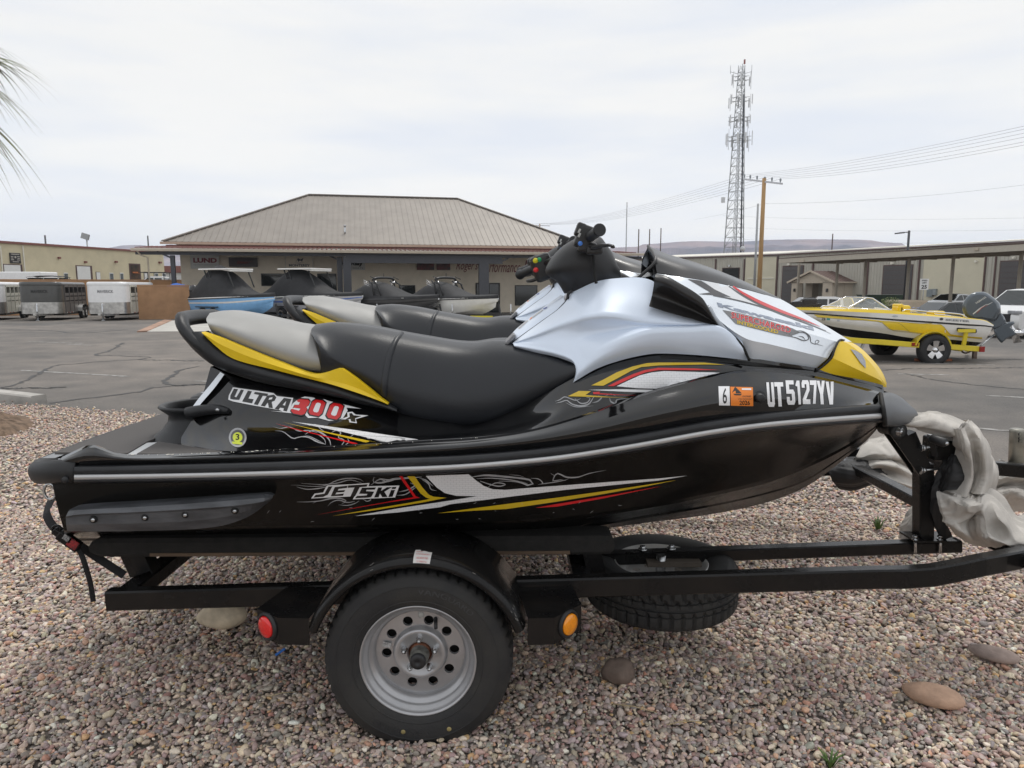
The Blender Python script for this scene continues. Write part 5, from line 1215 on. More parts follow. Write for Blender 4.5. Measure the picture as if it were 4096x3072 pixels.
def grip(a,b):
 d=(b-a); L=d.length
 mb=MB(); pts=[a+d*t for t in(0,.03,.06,.5,.90,.93,.96,1.0)]
 mb.tube(pts,[.018,.019,.0185,.0185,.0185,.022,.0225,.020],18); return build('grip',mb,m_rub,ski)
grip(gs0*.85+P_s*.15,P_s); grip(gp0*.75+P_p*.25,P_p)
mb=MB(); mb.lathe([(.0,0),(.014,0),(.016,.004)],(0,0,0),'Y',4)
mb=MB(); c=S(1262,512,.20); mb.box(c,(.06,.05,.085),bev=.012,ry=R(20)); mb.box(c+Vector((-.015,0,.025)),(.035,.045,.05),bev=.008,ry=R(20))
mb.box(S(1268,535,.2),(.07,.05,.035),bev=.01)
o_=build('control_pod',mb,m_scoop,ski)
mb=MB()
for v_ in(499,508):mb.box(S(1251.5,v_,.225),(.008,.008,.016),bev=.002,ry=R(25))
build('trim_switch',mb,M('pale_switch',(.5,.5,.48),rough=.4),o_)
mb=MB(); mb.lathe([(0,-.006),(.008,-.006),(.0085,.004)],S(1253.5,526,.235),'Y',12); build('blue_button',mb,M('blue_button',(.08,.25,.75),rough=.35),o_)
mb=MB(); lv=C((1275,540,.22),(1290,533,.26),(1308,530,.30),(1322,531,.36),(1324,534,.375)); mb.tube(cat(lv,12),[.012]*6+[.010]*3+[.008,.009,.008],8,flat=(1,.6)); mb.box(S(1284,541,.22),(.06,.04,.03),bev=.008)
build('throttle_lever',mb,m_scoop,o_)
mb=MB(); mb.tube(cat(C((1280,548,.2),(1283,565,.19),(1284,590,.19),(1288,612,.2)),10),.006,6); build('throttle_cable',mb,m_gap,o_)
mb=MB(); mb.box(S(1172,578,-.16),(.09,.06,.11),bev=.018,ry=R(-20)); mb.box(S(1163,570,-.17),(.05,.06,.07),bev=.012); o_=build('control_pod',mb,m_scoop,ski)
for nm,(u,v),col,sz in(('yellow_button',(1157,563),(.75,.65,.02),.016),('green_button',(1165,561),(.02,.35,.12),.014),('red_button',(1158,583),(.75,.03,.03),.015)):
 mb=MB(); p=S(u,v,-.125)
 mb.lathe([(0,-.006),(sz*.6,-.006),(sz*.75,.012)],p,'Y',14); build(nm,mb,M(nm,col,rough=.35,var=0),o_)
mb=MB(); lv=C((1180,588,-.14),(1165,600,-.2),(1150,606,-.26),(1140,607,-.32)); mb.tube(cat(lv,10),.008,8); build('reverse_lever',mb,m_scoop,o_)
# ---- sponson
for s_ in(0,1):
 mb=MB()
 a1=C((150,1101,.545),(160,1099,.55),(300,1089,.56),(420,1080,.565),(553,1070,.568),(580,1068,.565),(590,1071,.555))
 a2=C((148,1104,.56),(165,1102,.575),(300,1095,.585),(420,1087,.59),(553,1077,.59),(575,1075,.585),(589,1074,.558))
 a3=C((142,1116,.575),(165,1112,.59),(300,1106,.60),(420,1099,.603),(520,1091,.60),(570,1083,.592),(588,1076,.56))
 a3b=C((142,1119,.566),(165,1115,.58),(300,1109,.59),(420,1103,.593),(515,1095,.59),(565,1086,.585),(587,1078,.556))
 a4=C((143,1133,.565),(170,1133,.578),(300,1130,.585),(420,1125,.585),(490,1115,.58),(545,1100,.572),(585,1080,.553))
 a5=C((145,1147,.545),(170,1148,.555),(300,1147,.56),(430,1142,.558),(490,1133,.553),(540,1114,.548),(583,1083,.545))
 rows_=[cat(r_,40)for r_ in(a1,a2,a3,a3b,a4,a5)]
 rows_=[[p+Vector((0,.05,0))for p in rows_[0]]]+rows_+[[p+Vector((0,.06,0))for p in rows_[-1]]]
 if s_:rows_=[[mir(p)for p in r_]for r_ in rows_]
 mb.grid(rows_,smooth=False); mb.add([r_[0]for r_ in rows_],[tuple(range(len(rows_)))])
 o_sp=build('sponson',mb,M('scuffed_grey_sponson',(.075,.079,.087),rough=.45,var=.4,vscale=14,bump=.15,bscale=90,aniso_scale=(.5,1,1.6)),ski)
 if not s_:
  for u,v in((200,1123),(312,1118.5),(399,1112.5),(456+50,1104)):
   mb=MB(); mb.lathe([(.013,.006),(.010,-.001),(.0,-.001)],S(u,v,.592),'Y',12); build('sponson_screw_well',mb,m_gap,o_sp)
   mb=MB(); mb.lathe([(.006,.004),(.006,-.005),(0,-.005)],S(u+1.5,v,.592),'Y',8); build('sponson_screw',mb,m_steel,o_sp)
fbv=MB(); fbv.grid(gF); fbv.grid(gP)
fb=fbv.bvh()
p=on_part(fb,1640,859,0); mb=MB(); mb.lathe([(0,-.022),(.012,-.022),(.015,-.018),(.016,0),(.024,.002)],p,'Y',14); build('flank_stud',mb,m_rub,ski)
mb=MB(); mb.tube([S(108,1062,.3)+Vector((.0+.022*math.cos(t),0,.03*math.sin(t)))for t in[k*math.pi/6 for k in range(13)]],.005,6,caps=False); build('stern_eye',mb,m_steel,ski)
# ------------------ decals: thin printed film that follows the bodywork
surf_all=MB()
for mb_ in(hull_side,fend,ped,cwb,lidb,hdb,hbv):
 surf_all.add(mb_.v,mb_.f)
BV=surf_all.bvh()
def film(poly_sets,off=0.0012,maxlen=9.0,bv=None,gap=.12):
 """poly_sets: list of (points2d in picture units, triangles); returns an MB lying on the bodywork"""
 bv=bv or BV; out=MB(); cache={}
 def pt(p):
  k=(round(p[0],2),round(p[1],2))
  if k not in cache:
   q=on_part(bv,p[0],p[1],off)
   if q is None:cache[k]=None
   else:out.v.append(q); cache[k]=len(out.v)-1
  return cache[k]
 for pts,tris in poly_sets:
  stack=[]
  for f in tris:
   for i in range(1,len(f)-1):stack.append((pts[f[0]],pts[f[i]],pts[f[i+1]]))
  while stack:
   a,b,c=stack.pop()
   L=[math.dist(a,b),math.dist(b,c),math.dist(c,a)]; k=L.index(max(L))
   if L[k]>maxlen:
    if k==1:a,b,c=b,c,a
    elif k==2:a,b,c=c,a,b
    m_=((a[0]+b[0])/2,(a[1]+b[1])/2)
    stack+=[(a,m_,c),(m_,b,c)]
   else:
    ids=(pt(a),pt(b),pt(c))
    if None not in ids and len(set(ids))==3:
     A_,B2,C2=(out.v[i]for i in ids)
     if max((A_-B2).length,(B2-C2).length,(C2-A_).length)<gap:
      out.f.append(ids); out.sh.append(True)
 return out
def P2(*pts):
 tr=tessellate_polygon([[Vector((x,y,0))for x,y in pts]])
 return list(pts),[tuple(t)for t in tr]
def P2h(outer,*holes):
 loops=[[Vector((x,y,0))for x,y in l]for l in(outer,*holes)]
 tr=tessellate_polygon(loops); return[p for l in(outer,*holes)for p in l],[tuple(t)for t in tr]
def stroke(pts,widths,n=20):
 c=cat([Vector((*p,0))for p in pts],n)
 w=[float(np.interp(i/(n-1),np.linspace(0,1,len(widths)),widths))for i in range(n)]
 up,lo=[],[]
 for i in range(n):
  t=(c[min(i+1,n-1)]-c[max(i-1,0)]); t.normalize()
  up.append((c[i].x-t.y*w[i]/2,c[i].y+t.x*w[i]/2)); lo.append((c[i].x+t.y*w[i]/2,c[i].y-t.x*w[i]/2))
 return up+lo,[(i,i+1,n+i+1,n+i)for i in range(n-1)]
def lettering(s,p0,p1,height,hdir=None,shear=0.0,offset=0.0,spacing=1.0):
 """text set on a picture-plane base line from p0 to p1, cap height in picture units"""
 dx,dy=p1[0]-p0[0],p1[1]-p0[1]; L=math.hypot(dx,dy)
 pts,fs=text_fit(s,L,height,shear=shear,offset=offset,spacing=spacing)
 ex=(dx/L,dy/L); ey=hdir or(ex[1],-ex[0])
 return[(p0[0]+ex[0]*x+ey[0]*y,p0[1]+ex[1]*x+ey[1]*y)for x,y in pts],fs
d_white=M('decal_white',(.80,.80,.81),rough=.25,coat=.3,var=.03)
d_yel=M('decal_yellow',(.62,.42,.015),rough=.25,coat=.3,var=.05)
d_red=M('decal_red',(.62,.012,.015),rough=.25,coat=.3,var=.05)
d_blk=M('decal_black',(.010,.010,.010),rough=.22,coat=.3,var=0)
d_gry=M('decal_grey',(.36,.36,.37),rough=.3,coat=.2,var=.15,vscale=40)
d_char=M('decal_charcoal',(.07,.07,.075),rough=.3,coat=.2,var=.1)
d_org=M('decal_orange',(.80,.22,.02),rough=.4,var=.03)
d_slv=M('decal_silver',(.33,.37,.45),rough=.25,metal=.3,var=.2,vscale=30)
def hexmat(name,a,b,sc):
 m=M(name,a,rough=.25,coat=.3,var=0); nt=m.node_tree; bs=nt.nodes['Principled BSDF']
 tc=nt.nodes.new('ShaderNodeTexCoord'); mp=nt.nodes.new('ShaderNodeMapping'); mp.inputs['Rotation'].default_value=(R(90),0,0)
 br=nt.nodes.new('ShaderNodeTexBrick'); br.inputs['Scale'].default_value=sc; br.inputs['Mortar Size'].default_value=.008
 br.inputs['Color1'].default_value=(*a,1); br.inputs['Color2'].default_value=(*a,1); br.inputs['Mortar'].default_value=(*b,1)
 br.inputs['Brick Width'].default_value=.5; br.inputs['Row Height'].default_value=.2; br.offset=.5
 nt.links.new(tc.outputs['Object'],mp.inputs['Vector']); nt.links.new(mp.outputs[0],br.inputs['Vector']); nt.links.new(br.outputs['Color'],bs.inputs['Base Color'])
 return m
d_hex=hexmat('decal_white_honeycomb',(.78,.78,.79),(.40,.40,.41),26)
_dn=[0]
def decal(name,sets,m,off=0.0012,label=None,bv=None,maxlen=9.0):
 if any(w in name for w in('stripe','sticker','line'))and 'flame' not in name:groups=[[s_]for s_ in sets]
 else:groups=[sets]
 for g_s in groups:
  mb=film(g_s,off,maxlen,bv)
  if not mb.f:print('EMPTY DECAL',name); continue
  o=build(name,mb,m,ski,fix=False)
  if len(g_s)>1:o['kind']='stuff'
L0,L1_,L2_,L3_,L4_=.0008,.0013,.0018,.0023,.0028
def cz(ox,oy):
 return lambda x,y:((x/2.1602+ox)/VS,(y/2.1602+oy)/VS)
k=cz(900,1500)
def K(*pts):return[k(*p)for p in pts]
fl=[]
for pts,w in[([(570,950),(620,950),(720,960),(860,955),(980,905),(1100,890),(1180,905),(1200,920)],[1,3,4,5,8,9,8,1]),([(660,935),(740,940),(860,945),(980,930),(1080,905),(1180,930)],[1,4,6,8,6,2]),([(620,965),(700,985),(800,980),(900,960)],[2,8,10,3]),([(1290,880),(1280,920),(1350,930),(1450,900),(1560,890),(1700,880)],[3,14,18,16,12,3]),([(1330,890),(1420,905),(1500,890)],[2,12,2]),([(1260,950),(1340,900),(1400,920),(1480,900)],[2,9,9,2]),([(620,1095),(720,1095),(830,1085),(920,1065),(1000,1065),(1050,1090),(1010,1110)],[1,4,6,10,12,9,2]),([(890,1130),(920,1100),(980,1080),(1060,1100),(1120,1090)],[1,6,9,8,2]),([(980,1120),(1060,1125),(1130,1105),(1160,1085)],[1,5,6,2]),([(1190,1070),(1230,1090),(1260,1075),(1240,1060)],[2,6,6,1]),([(1500,1010),(1580,990),(1640,950),(1600,930)],[1,10,12,2]),([(1480,1040),(1560,1030),(1620,990),(1660,960)],[1,8,10,2]),([(1700,900),(1760,940),(1780,985),(1830,1000)],[2,10,8,1]),([(1680,890),(1730,905),(1800,960)],[2,12,2])]:
 fl.append(stroke(K(*pts),[x/2.16/VS for x in w],18))
k=cz(1800,1500)
for pts,w in[([(190,880),(300,865),(450,875),(600,890),(690,905),(720,930),(690,955),(630,935),(560,920),(420,915)],[4,14,18,16,14,16,14,8,5,2]),([(230,895),(350,890),(520,905),(640,930),(680,945)],[2,8,9,8,3]),([(260,915),(350,945),(430,960),(480,945),(400,930),(330,965)],[4,10,10,8,8,2]),([(700,890),(770,900),(800,935),(760,945)],[2,8,8,1]),([(760,945),(830,935),(900,925),(1000,905),(1030,890)],[2,7,7,5,1]),([(885,920),(900,880),(920,850),(965,862),(1000,880),(1100,882),(1200,850),(1350,820)],[2,10,12,12,8,6,4,1]),([(870,850),(900,870),(890,910),(960,905),(1000,912)],[2,6,7,5,1]),([(510,860),(600,868),(640,880)],[1,4,1])]:
 fl.append(stroke(K(*pts),[x/2.16/VS for x in w],18))
k=cz(900,1500)
for pts,w in[([(415,448),(480,462),(560,452),(640,485),(720,480),(800,500)],[1,6,8,10,8,2]),([(430,482),(500,490),(590,550),(650,535),(720,540),(800,580),(870,600)],[1,6,9,7,9,12,3]),([(650,535),(720,530),(790,560),(850,590)],[2,5,6,2]),([(690,515),(760,480),(830,500),(900,560),(915,610)],[2,10,14,12,4]),([(750,505),(810,520),(860,560),(870,595)],[1,6,8,2]),([(720,440),(780,430),(830,470),(860,490)],[2,9,8,2]),([(920,500),(960,480),(1000,500),(980,540),(1020,560)],[2,8,9,7,2]),([(1010,490),(1060,480),(1110,510),(1080,540)],[2,9,8,2]),([(1130,500),(1190,510),(1240,550),(1290,540)],[2,7,7,1]),([(1000,545),(1030,570),(1010,605)],[2,9,4]),([(1060,550),(1070,580),(1040,606)],[2,8,3]),([(1290,560),(1350,575),(1400,580)],[1,6,2])]:
 fl.append(stroke(K(*pts),[x/2.16/VS for x in w],16))
k=cz(1800,1500)
for pts,w in[([(905,230),(950,215),(990,190),(1040,205),(1090,220),(1130,205)],[1,8,8,8,8,2]),([(915,245),(960,235),(1010,220),(1050,250),(1130,268),(1200,250),(1230,210),(1250,180)],[1,9,8,10,12,14,10,3]),([(1000,240),(1080,275),(1180,272),(1240,265)],[1,6,5,1]),([(1080,205),(1130,245),(1190,235),(1210,200),(1180,195)],[3,8,10,8,2]),([(1230,240),(1280,225),(1310,190),(1280,180)],[2,10,9,2]),([(1340,180),(1390,165),(1430,180)],[1,6,1]),([(1380,200),(1390,230),(1430,245),(1440,215),(1500,205),(1545,200)],[4,12,9,6,6,2])]:
 fl.append(stroke(K(*pts),[x/2.16/VS for x in w],16))
decal('flame_decal',fl,d_gry,L0)
k=cz(900,1500)
white=[]
sw=K((1735,870),(2105,855),(2212,945)); k=cz(1800,1500)
sw2=K((230,910),(290,955),(370,985),(480,990),(700,972),(1000,950),(1400,920),(1800,892),(2050,868),(1800,910),(1400,950),(1000,990),(500,1052),(200,1090),(0,1115))
k=cz(900,1500)
sw3=K((1860,1140),(1500,1185),(1120,1217),(1500,1150),(1900,1090),(2180,1045),(2000,1042),(1900,1018),(1830,970))
k2=[p for p in sw]
decal('white_swoosh_decal',[P2(*(sw+sw2+sw3))],d_hex,L1_)
k=cz(900,1500)
yl=[P2(*K((1575,872),(1640,872),(1700,960),(1760,1030),(1800,1048),(1915,1058),(1700,1100),(1300,1165),(930,1215),(1300,1150),(1600,1100),(1770,1068),(1735,1055),(1690,1020)))]
rd=[P2(*K((1505,872),(1533,872),(1600,970),(1650,1045),(1685,1058),(1400,1100),(780,1208),(1200,1130),(1630,1052)))]
k=cz(1800,1500)
yl.append(P2(*K((-110,1192),(200,1150),(500,1110),(900,1060),(1300,1005),(1700,945),(1960,905),(1700,958),(1300,1030),(900,1095),(490,1155),(200,1170))))
rd.append(P2(*K((735,1145),(900,1115),(1300,1050),(1840,955),(1300,1068),(920,1135))))
yl.append(P2(*K((1222,92),(1330,40),(1440,-20),(1575,-70),(1700,-100),(1800,-105),(2200,-105),(2380,-85),(2200,-88),(1800,-80),(1650,-65),(1560,-30),(1450,30),(1325,95))))
rd.append(P2(*K((1362,98),(1480,40),(1580,-5),(1680,-40),(1800,-60),(2100,-55),(2330,-42),(2100,-40),(1800,-40),(1690,-20),(1580,22),(1500,60),(1415,98))))
decal('panel_honeycomb_decal',[P2(*K((1440,98),(1540,50),(1640,5),(1740,-20),(1850,-32),(2250,-22),(2330,-20),(2200,15),(2000,65),(1780,118),(1600,112)))],d_hex,L1_)
decal('panel_sliver_decal',[P2(*K((1195,130),(1500,124),(1760,128),(1690,150),(1480,143)))],d_white,L1_)
yl.append(P2(*K((1020,186),(1115,140),(1220,142),(1172,175),(1400,190),(1560,194),(1300,193))))
rd.append(P2(*K((1236,150),(1300,146),(1290,158),(1450,168),(1620,176),(1400,172),(1240,166))))
k=cz(900,1500)
yl.append(P2(*K((490,408),(700,455),(950,510),(1330,590),(1250,596),(900,510),(700,460))))
rd.append(P2(*K((430,420),(600,465),(850,525),(1170,600),(1100,598),(800,520),(600,472))))
decal('tail_honeycomb_decal',[P2(*K((580,405),(800,432),(1100,475),(1400,520),(1670,560),(1680,568),(1400,583),(1300,560),(1000,490),(800,450)))],d_hex,L1_)
decal('yellow_stripe_decal',yl,d_yel,L2_)
decal('red_stripe_decal',rd,d_red,L2_)
def letters_poly(polys,m_out,m_in,grow):
 pass
def thick(s,p0,p1,h,hd,grow_out,offs=0.0,sp=1.0):
 out=[]
 for a in np.linspace(0,2*math.pi,12,endpoint=False):
  dx,dy=grow_out*math.cos(a),grow_out*math.sin(a)
  pts,fs=lettering(s,(p0[0]+dx,p0[1]+dy),(p1[0]+dx,p1[1]+dy),h,hd,0,offs,sp)
  out.append((pts,fs))
 return out
def outlined(name,s,p0,p1,h,hd,grow,m_o,m_i,offs=.02,sp=1.0,label=None,base=L2_):
 sets=thick(s,p0,p1,h,hd,grow,offs,sp)
 for i_,st_ in enumerate(sets):pass
 decal(name+'_outline',sets[::1],m_o,base,maxlen=14)
 decal(name,[lettering(s,p0,p1,h,hd,0,offs,sp)],m_i,base+.0009,label,maxlen=14)
decal('lettering_backing',[P2(*K((745,1064),(775,1022),(850,1012),(875,960),(890,950),(1110,940),(1250,930),(1240,958),(1508,952),(1470,1055),(1105,1072),(1120,1045)))],d_white,L2_)
jb=K((770,1054),(1240,940))
decal('lettering',[P2(*K((765,1056),(785,1032),(860,1022),(895,960),(930,958),(890,1030),(850,1050))),P2(*K((915,1045),(950,965),(1060,952),(1055,972),(985,980),(975,995),(1040,990),(1030,1008),(965,1012),(955,1028),(1030,1020),(1020,1040))),P2(*K((1065,950),(1235,940),(1225,960),(1165,966),(1125,1045),(1085,1046),(1120,968),(1060,972))),P2(*K((1125,1062),(1140,1042),(1225,1036),(1232,1024),(1160,1022),(1185,970),(1305,968),(1295,986),(1225,988),(1218,1000),(1290,1004),(1265,1050),(1240,1056))),P2(*K((1290,1055),(1325,968),(1360,967),(1348,998),(1400,966),(1445,965),(1378,1005),(1405,1050),(1360,1052),(1340,1020),(1328,1054))),P2(*K((1412,1050),(1436,990),(1470,989),(1448,1049))),P2(*K((1440,982),(1446,965),(1482,963),(1474,981)))],d_blk,L3_)
def shp(org,sx,sy,skew,ang,polys):
 ca,sa=math.cos(ang),math.sin(ang)
 return[[(org[0]+(x*sx+(1-y)*0+y*skew)*ca+(-y*sy)*-sa*1.0,org[1]+(x*sx+y*skew)*sa+(-y*sy)*ca)for x,y in pl]for pl in polys]
ub=[K((70,230),(30,215),(35,180),(70,108),(300,140),(420,158),(450,185),(590,200),(560,330),(500,318),(470,305),(440,300),(360,285),(230,262))]
decal('name_backing',[P2(*ub[0])],d_white,L2_)
ul=[K((75,215),(48,208),(48,180),(80,120),(115,125),(85,190),(100,195),(140,128),(165,132),(125,218)),K((150,232),(200,138),(235,143),(205,205),(250,212),(235,248)),K((250,165),(262,148),(375,165),(365,185),(328,182),(285,262),(250,256),(295,175)),K((310,268),(365,180),(425,172),(445,195),(430,225),(405,235),(415,290),(380,285),(372,240),(345,275)),K((430,295),(510,200),(575,210),(535,318),(505,312),(510,290),(478,285),(465,303))]
decal('name_lettering',[P2(*p)for p in ul],d_blk,L3_)
decal('name_lettering_counter',[P2(*K((385,200),(412,195),(408,212),(378,218))),P2(*K((500,262),(530,228),(520,268)))],d_white,L4_)
xb_=K((1000,385),(1060,362),(1055,325),(1100,320),(1130,345),(1240,352),(1130,385),(1140,420),(1075,412),(1070,388))
nb=K((560,300),(585,250),(640,205),(690,188),(770,198),(800,215),(860,212),(900,228),(960,240),(1175,294),(1050,285),(1060,310),(1020,375),(960,395),(900,400),(830,380),(800,372),(720,375),(690,345),(390,312),(560,322))
decal('number_backing',[P2(*nb),P2(*xb_)],d_white,L2_)
def digit0(cx,cy):
 o=[(-62,60),(-78,35),(-45,-50),(-15,-70),(45,-60),(70,-40),(40,50),(10,75)]
 i=[(-30,38),(-38,25),(-12,-35),(0,-42),(22,-38),(30,-28),(8,35),(-4,44)]
 return[(cx+x,cy+y)for x,y in o],[(cx+x,cy+y)for x,y in i]
blk,red_,wh=[],[],[]
for cx,cy in((800,285),(955,315)):
 o,i=digit0(cx,cy); g_o=[(cx+(x-cx)*1.16,cy+(y-cy)*1.16)for x,y in o]
 blk.append(P2(*K(*g_o))); red_.append(P2(*K(*o)))
 wh.append(P2(*K(*i)))
d3=[(590,290),(605,262),(640,262),(652,240),(632,236),(620,222),(650,210),(720,216),(735,235),(720,268),(700,280),(712,300),(690,340),(660,350),(590,335),(570,310),(580,295),(640,312),(655,292),(600,285)]
gx,gy=655,280
blk.append(P2(*K(*[(gx+(x-gx)*1.1,gy+(y-gy)*1.14)for x,y in d3]))); red_.append(P2(*K(*d3)))
decal('number_outline',blk,d_blk,L3_); decal('number_lettering',red_,d_red,L4_); decal('number_counter',wh,d_white,.0033)
decal('model_letter',[P2(*K((1075,335),(1095,332),(1112,352),(1180,358),(1125,378),(1128,410),(1090,405),(1085,385),(1040,388),(1078,365)))],d_blk,L3_)
def disc(cx,cy,rx,ry,n=28):return[(cx+rx*math.cos(2*math.pi*i/n),cy+ry*math.sin(2*math.pi*i/n))for i in range(n)]
c_=k(111,543)
decal('round_sticker',[P2(*disc(*c_,19,21))],d_gry,L2_)
decal('round_sticker_ring',[P2(*disc(*c_,15,16.5))],d_char,L3_)
decal('round_sticker_face',[P2(*disc(*c_,10.5,11)),P2((c_[0]-12,c_[1]+9),(c_[0]+10,c_[1]+11),(c_[0]+10,c_[1]+16),(c_[0]-11,c_[1]+14))],M('decal_lime',(.55,.62,.05),rough=.35,var=0),L4_)
decal('round_sticker_digit',[lettering('3',(c_[0]-4,c_[1]+6),(c_[0]+4,c_[1]+6),13,offset=.02)],d_blk,.0033)
k=cz(2600,1350)
decal('month_sticker',[P2(*K((590,424),(685,424),(688,587),(594,585)))],d_white,L2_)
decal('month_digit',[lettering('6',k(625,572),k(662,572),(572-440)/2.16/VS,offset=.01)],d_blk,L3_)
decal('year_sticker',[P2(*K((692,428),(886,432),(890,592),(696,588)))],d_org,L2_)
decal('year_text',[lettering('2026',k(770,582),k(860,582),38/2.16/VS,offset=.02),lettering('EXPIRES',k(798,516),k(870,516),13/2.16/VS),lettering('UTAH WATERCRAFT',k(758,536),k(882,538),11/2.16/VS),P2(*K((730,432),(738,432),(790,485),(740,485),(735,460),(706,480))),P2(*K((715,488),(790,490),(780,502),(730,500)))],d_blk,L3_,maxlen=14)
decal('year_tab',[P2(*K((790,442),(872,442),(872,457),(790,455)))],d_white,L3_)
GL={'U':[(0,1),(.36,1),(.36,.2),(.64,.2),(.64,1),(1,1),(1,.12),(.85,0),(.15,0),(0,.12)],'T':[(0,1),(1,1),(1,.82),(.69,.82),(.69,0),(.31,0),(.31,.82),(0,.82)],'5':[(0,1),(.95,1),(.95,.83),(.38,.83),(.38,.62),(.85,.62),(1,.5),(1,.13),(.85,0),(.12,0),(0,.12),(0,.32),(.36,.32),(.36,.17),(.62,.17),(.62,.45),(0,.45)],'1':[(.0,.84),(.3,1),(.9,1),(.9,0),(.36,0),(.36,.76),(.0,.76)],'2':[(0,.68),(0,.88),(.14,1),(.86,1),(1,.88),(1,.58),(.45,.2),(1,.2),(1,0),(0,0),(0,.2),(.62,.62),(.62,.83),(.38,.83),(.38,.68)],'7':[(0,1),(1,1),(1,.84),(.64,0),(.24,0),(.6,.8),(0,.8)],'Y':[(0,1),(.36,1),(.5,.68),(.64,1),(1,1),(.69,.42),(.69,0),(.31,0),(.31,.42)],'V':[(0,1),(.38,1),(.5,.35),(.62,1),(1,1),(.72,0),(.28,0)]}
lt=[]
for s,x0,x1,y0,h in(('U',1016,1078,598,208),('T',1084,1160,595,206),('5',1182,1254,580,207),('1',1266,1306,578,203),('2',1318,1384,575,204),('7',1390,1448,573,200),('Y',1450,1520,578,202),('V',1528,1598,580,196)):
 lt.append(P2(*[k(x0+(x1-x0)*x-14*y,y0-h*y)for x,y in GL[s]]))
decal('registration_number',lt,d_white,L2_,maxlen=14)
kz=lambda x,y:((x/2.1602+2600)/VS,(y/2.1602+900)/VS)
k=kz
decal('hood_charcoal_decal',[P2(*K((325,468),(440,482),(560,560),(700,626),(530,606),(415,598),(522,584)))],d_char,L1_)
decal('hood_mesh_decal',[P2(*K((455,484),(680,520),(760,580),(900,660),(1100,740),(860,680),(540,608),(700,626),(560,560)))],hexmat('decal_silver_mesh',(.72,.73,.75),(.55,.56,.58),60),L0)
decal('hood_line_decal',[stroke(K((545,608),(700,640),(900,690),(1150,775),(1400,870),(1560,940)),[3,2.6,2.6,2.2,1.6,.6],24),stroke(K((680,530),(780,600),(950,690),(1150,775),(1350,850),(1520,915)),[2,4,5,4,3,.8],24)],d_char,L1_)
decal('hood_red_decal',[stroke(K((715,532),(800,590),(950,670),(1150,755),(1300,810),(1470,880)),[3,6,7,6,4,.6],24)],d_red,L2_)
decal('maker_lettering',[lettering('Kawasaki',k(590,708),k(1420,915),40/2.16/VS,(-.35,-.95),offset=.05)],d_slv,L1_,maxlen=14)
decal('supercharged_band',[P2(*K((625,735),(760,760),(1000,820),(1230,895),(1300,930),(1200,965),(1100,945),(740,855)))],M('decal_grey_band',(.20,.20,.205),rough=.3,coat=.2,var=.15),L1_)
sc_=dict(p0=k(700,806),p1=k(1212,938),h=52/2.16/VS,hd=(-.02,-1.0))
outlined('supercharged_lettering','SUPERCHARGED',sc_['p0'],sc_['p1'],sc_['h'],sc_['hd'],.55,d_white,d_red,.015,base=L2_)
decal('intercooled_lettering',[lettering('INTERCOOLED',k(752,856),k(1104,944),32/2.16/VS,(-.02,-1.0),offset=.03)],d_yel,L3_,maxlen=14)
dg_=[]
for pts,w in[([(1190,960),(1260,975),(1330,1000),(1370,985),(1350,940),(1290,930),(1240,945)],[1,7,9,8,8,6,2]),([(1250,915),(1320,920),(1380,965),(1390,1015),(1430,1035)],[2,7,9,6,2]),([(1280,960),(1320,970),(1340,995)],[2,8,2]),([(1390,1015),(1430,1030),(1460,1005),(1440,995),(1425,1020),(1500,1048)],[2,5,5,4,4,1]),([(1150,930),(1200,945),(1230,965)],[1,5,2])]:
 dg_.append(stroke(K(*pts),[x/2.16/VS for x in w],18))
decal('hood_swirl_decal',dg_,d_char,L1_)
k3=lambda x,y:((x/2.1602+1600)/VS,(y/2.1602+850)/VS)
k=k3
decal('lid_sticker',[P2(*K((1020,1000),(1100,930),(1110,938),(1032,1008))),P2(*K((1140,905),(1230,838),(1238,846),(1150,912)))],d_gry,L1_)
decal('lid_orange_sticker',[P2(*K((1108,922),(1138,905),(1145,912),(1118,932)))],d_org,L2_)
decal('lid_blue_sticker',[P2(*K((1236,832),(1275,815),(1268,830),(1244,838)))],M('decal_blue',(.05,.09,.35),rough=.4,var=0),L2_)
chips=[]
rc=random.Random(3)
for i in range(46):
 t=rc.random(); u=270+t*380 if rc.random()<.75 else 650+rc.random()*420
 v=float(np.interp(u,[e_[0]for e_ in E],[e_[1]for e_ in E]))+rc.uniform(1.0,2.6)
 l=rc.choice([1.2,1.8,2.6,5.0,8.0])if u<650 else 1.4
 chips.append(P2((u,v-.6),(u+l*.5,v-1.0),(u+l,v-.1),(u+l*.7,v+.7),(u+l*.2,v+.5)))
decal('paint_chips',chips,M('bare_primer',(.55,.53,.48),rough=.7,var=.1),L0)
sc2=[]
for i in range(26):
 u,v=rc.uniform(560,1450),rc.uniform(1085,1128); a=rc.uniform(-.9,.5); l=rc.uniform(2,9)
 sc2.append(stroke([(u,v),(u+l*math.cos(a)*.5,v+l*math.sin(a)*.5+rc.uniform(-1,1)),(u+l*math.cos(a),v+l*math.sin(a))],[.3,.9,.2],6))
decal('hull_scratches',sc2,d_gry,L3_)
# ---- second jet ski, same build, on the far half of the trailer
SEP=1.21
ski2=copy_tree(ski)
ski2.location=(0.015,YC+SEP,0.45+0.045)
ski2['label']='far black jet ski half hidden behind the nearest one, port side of trailer'
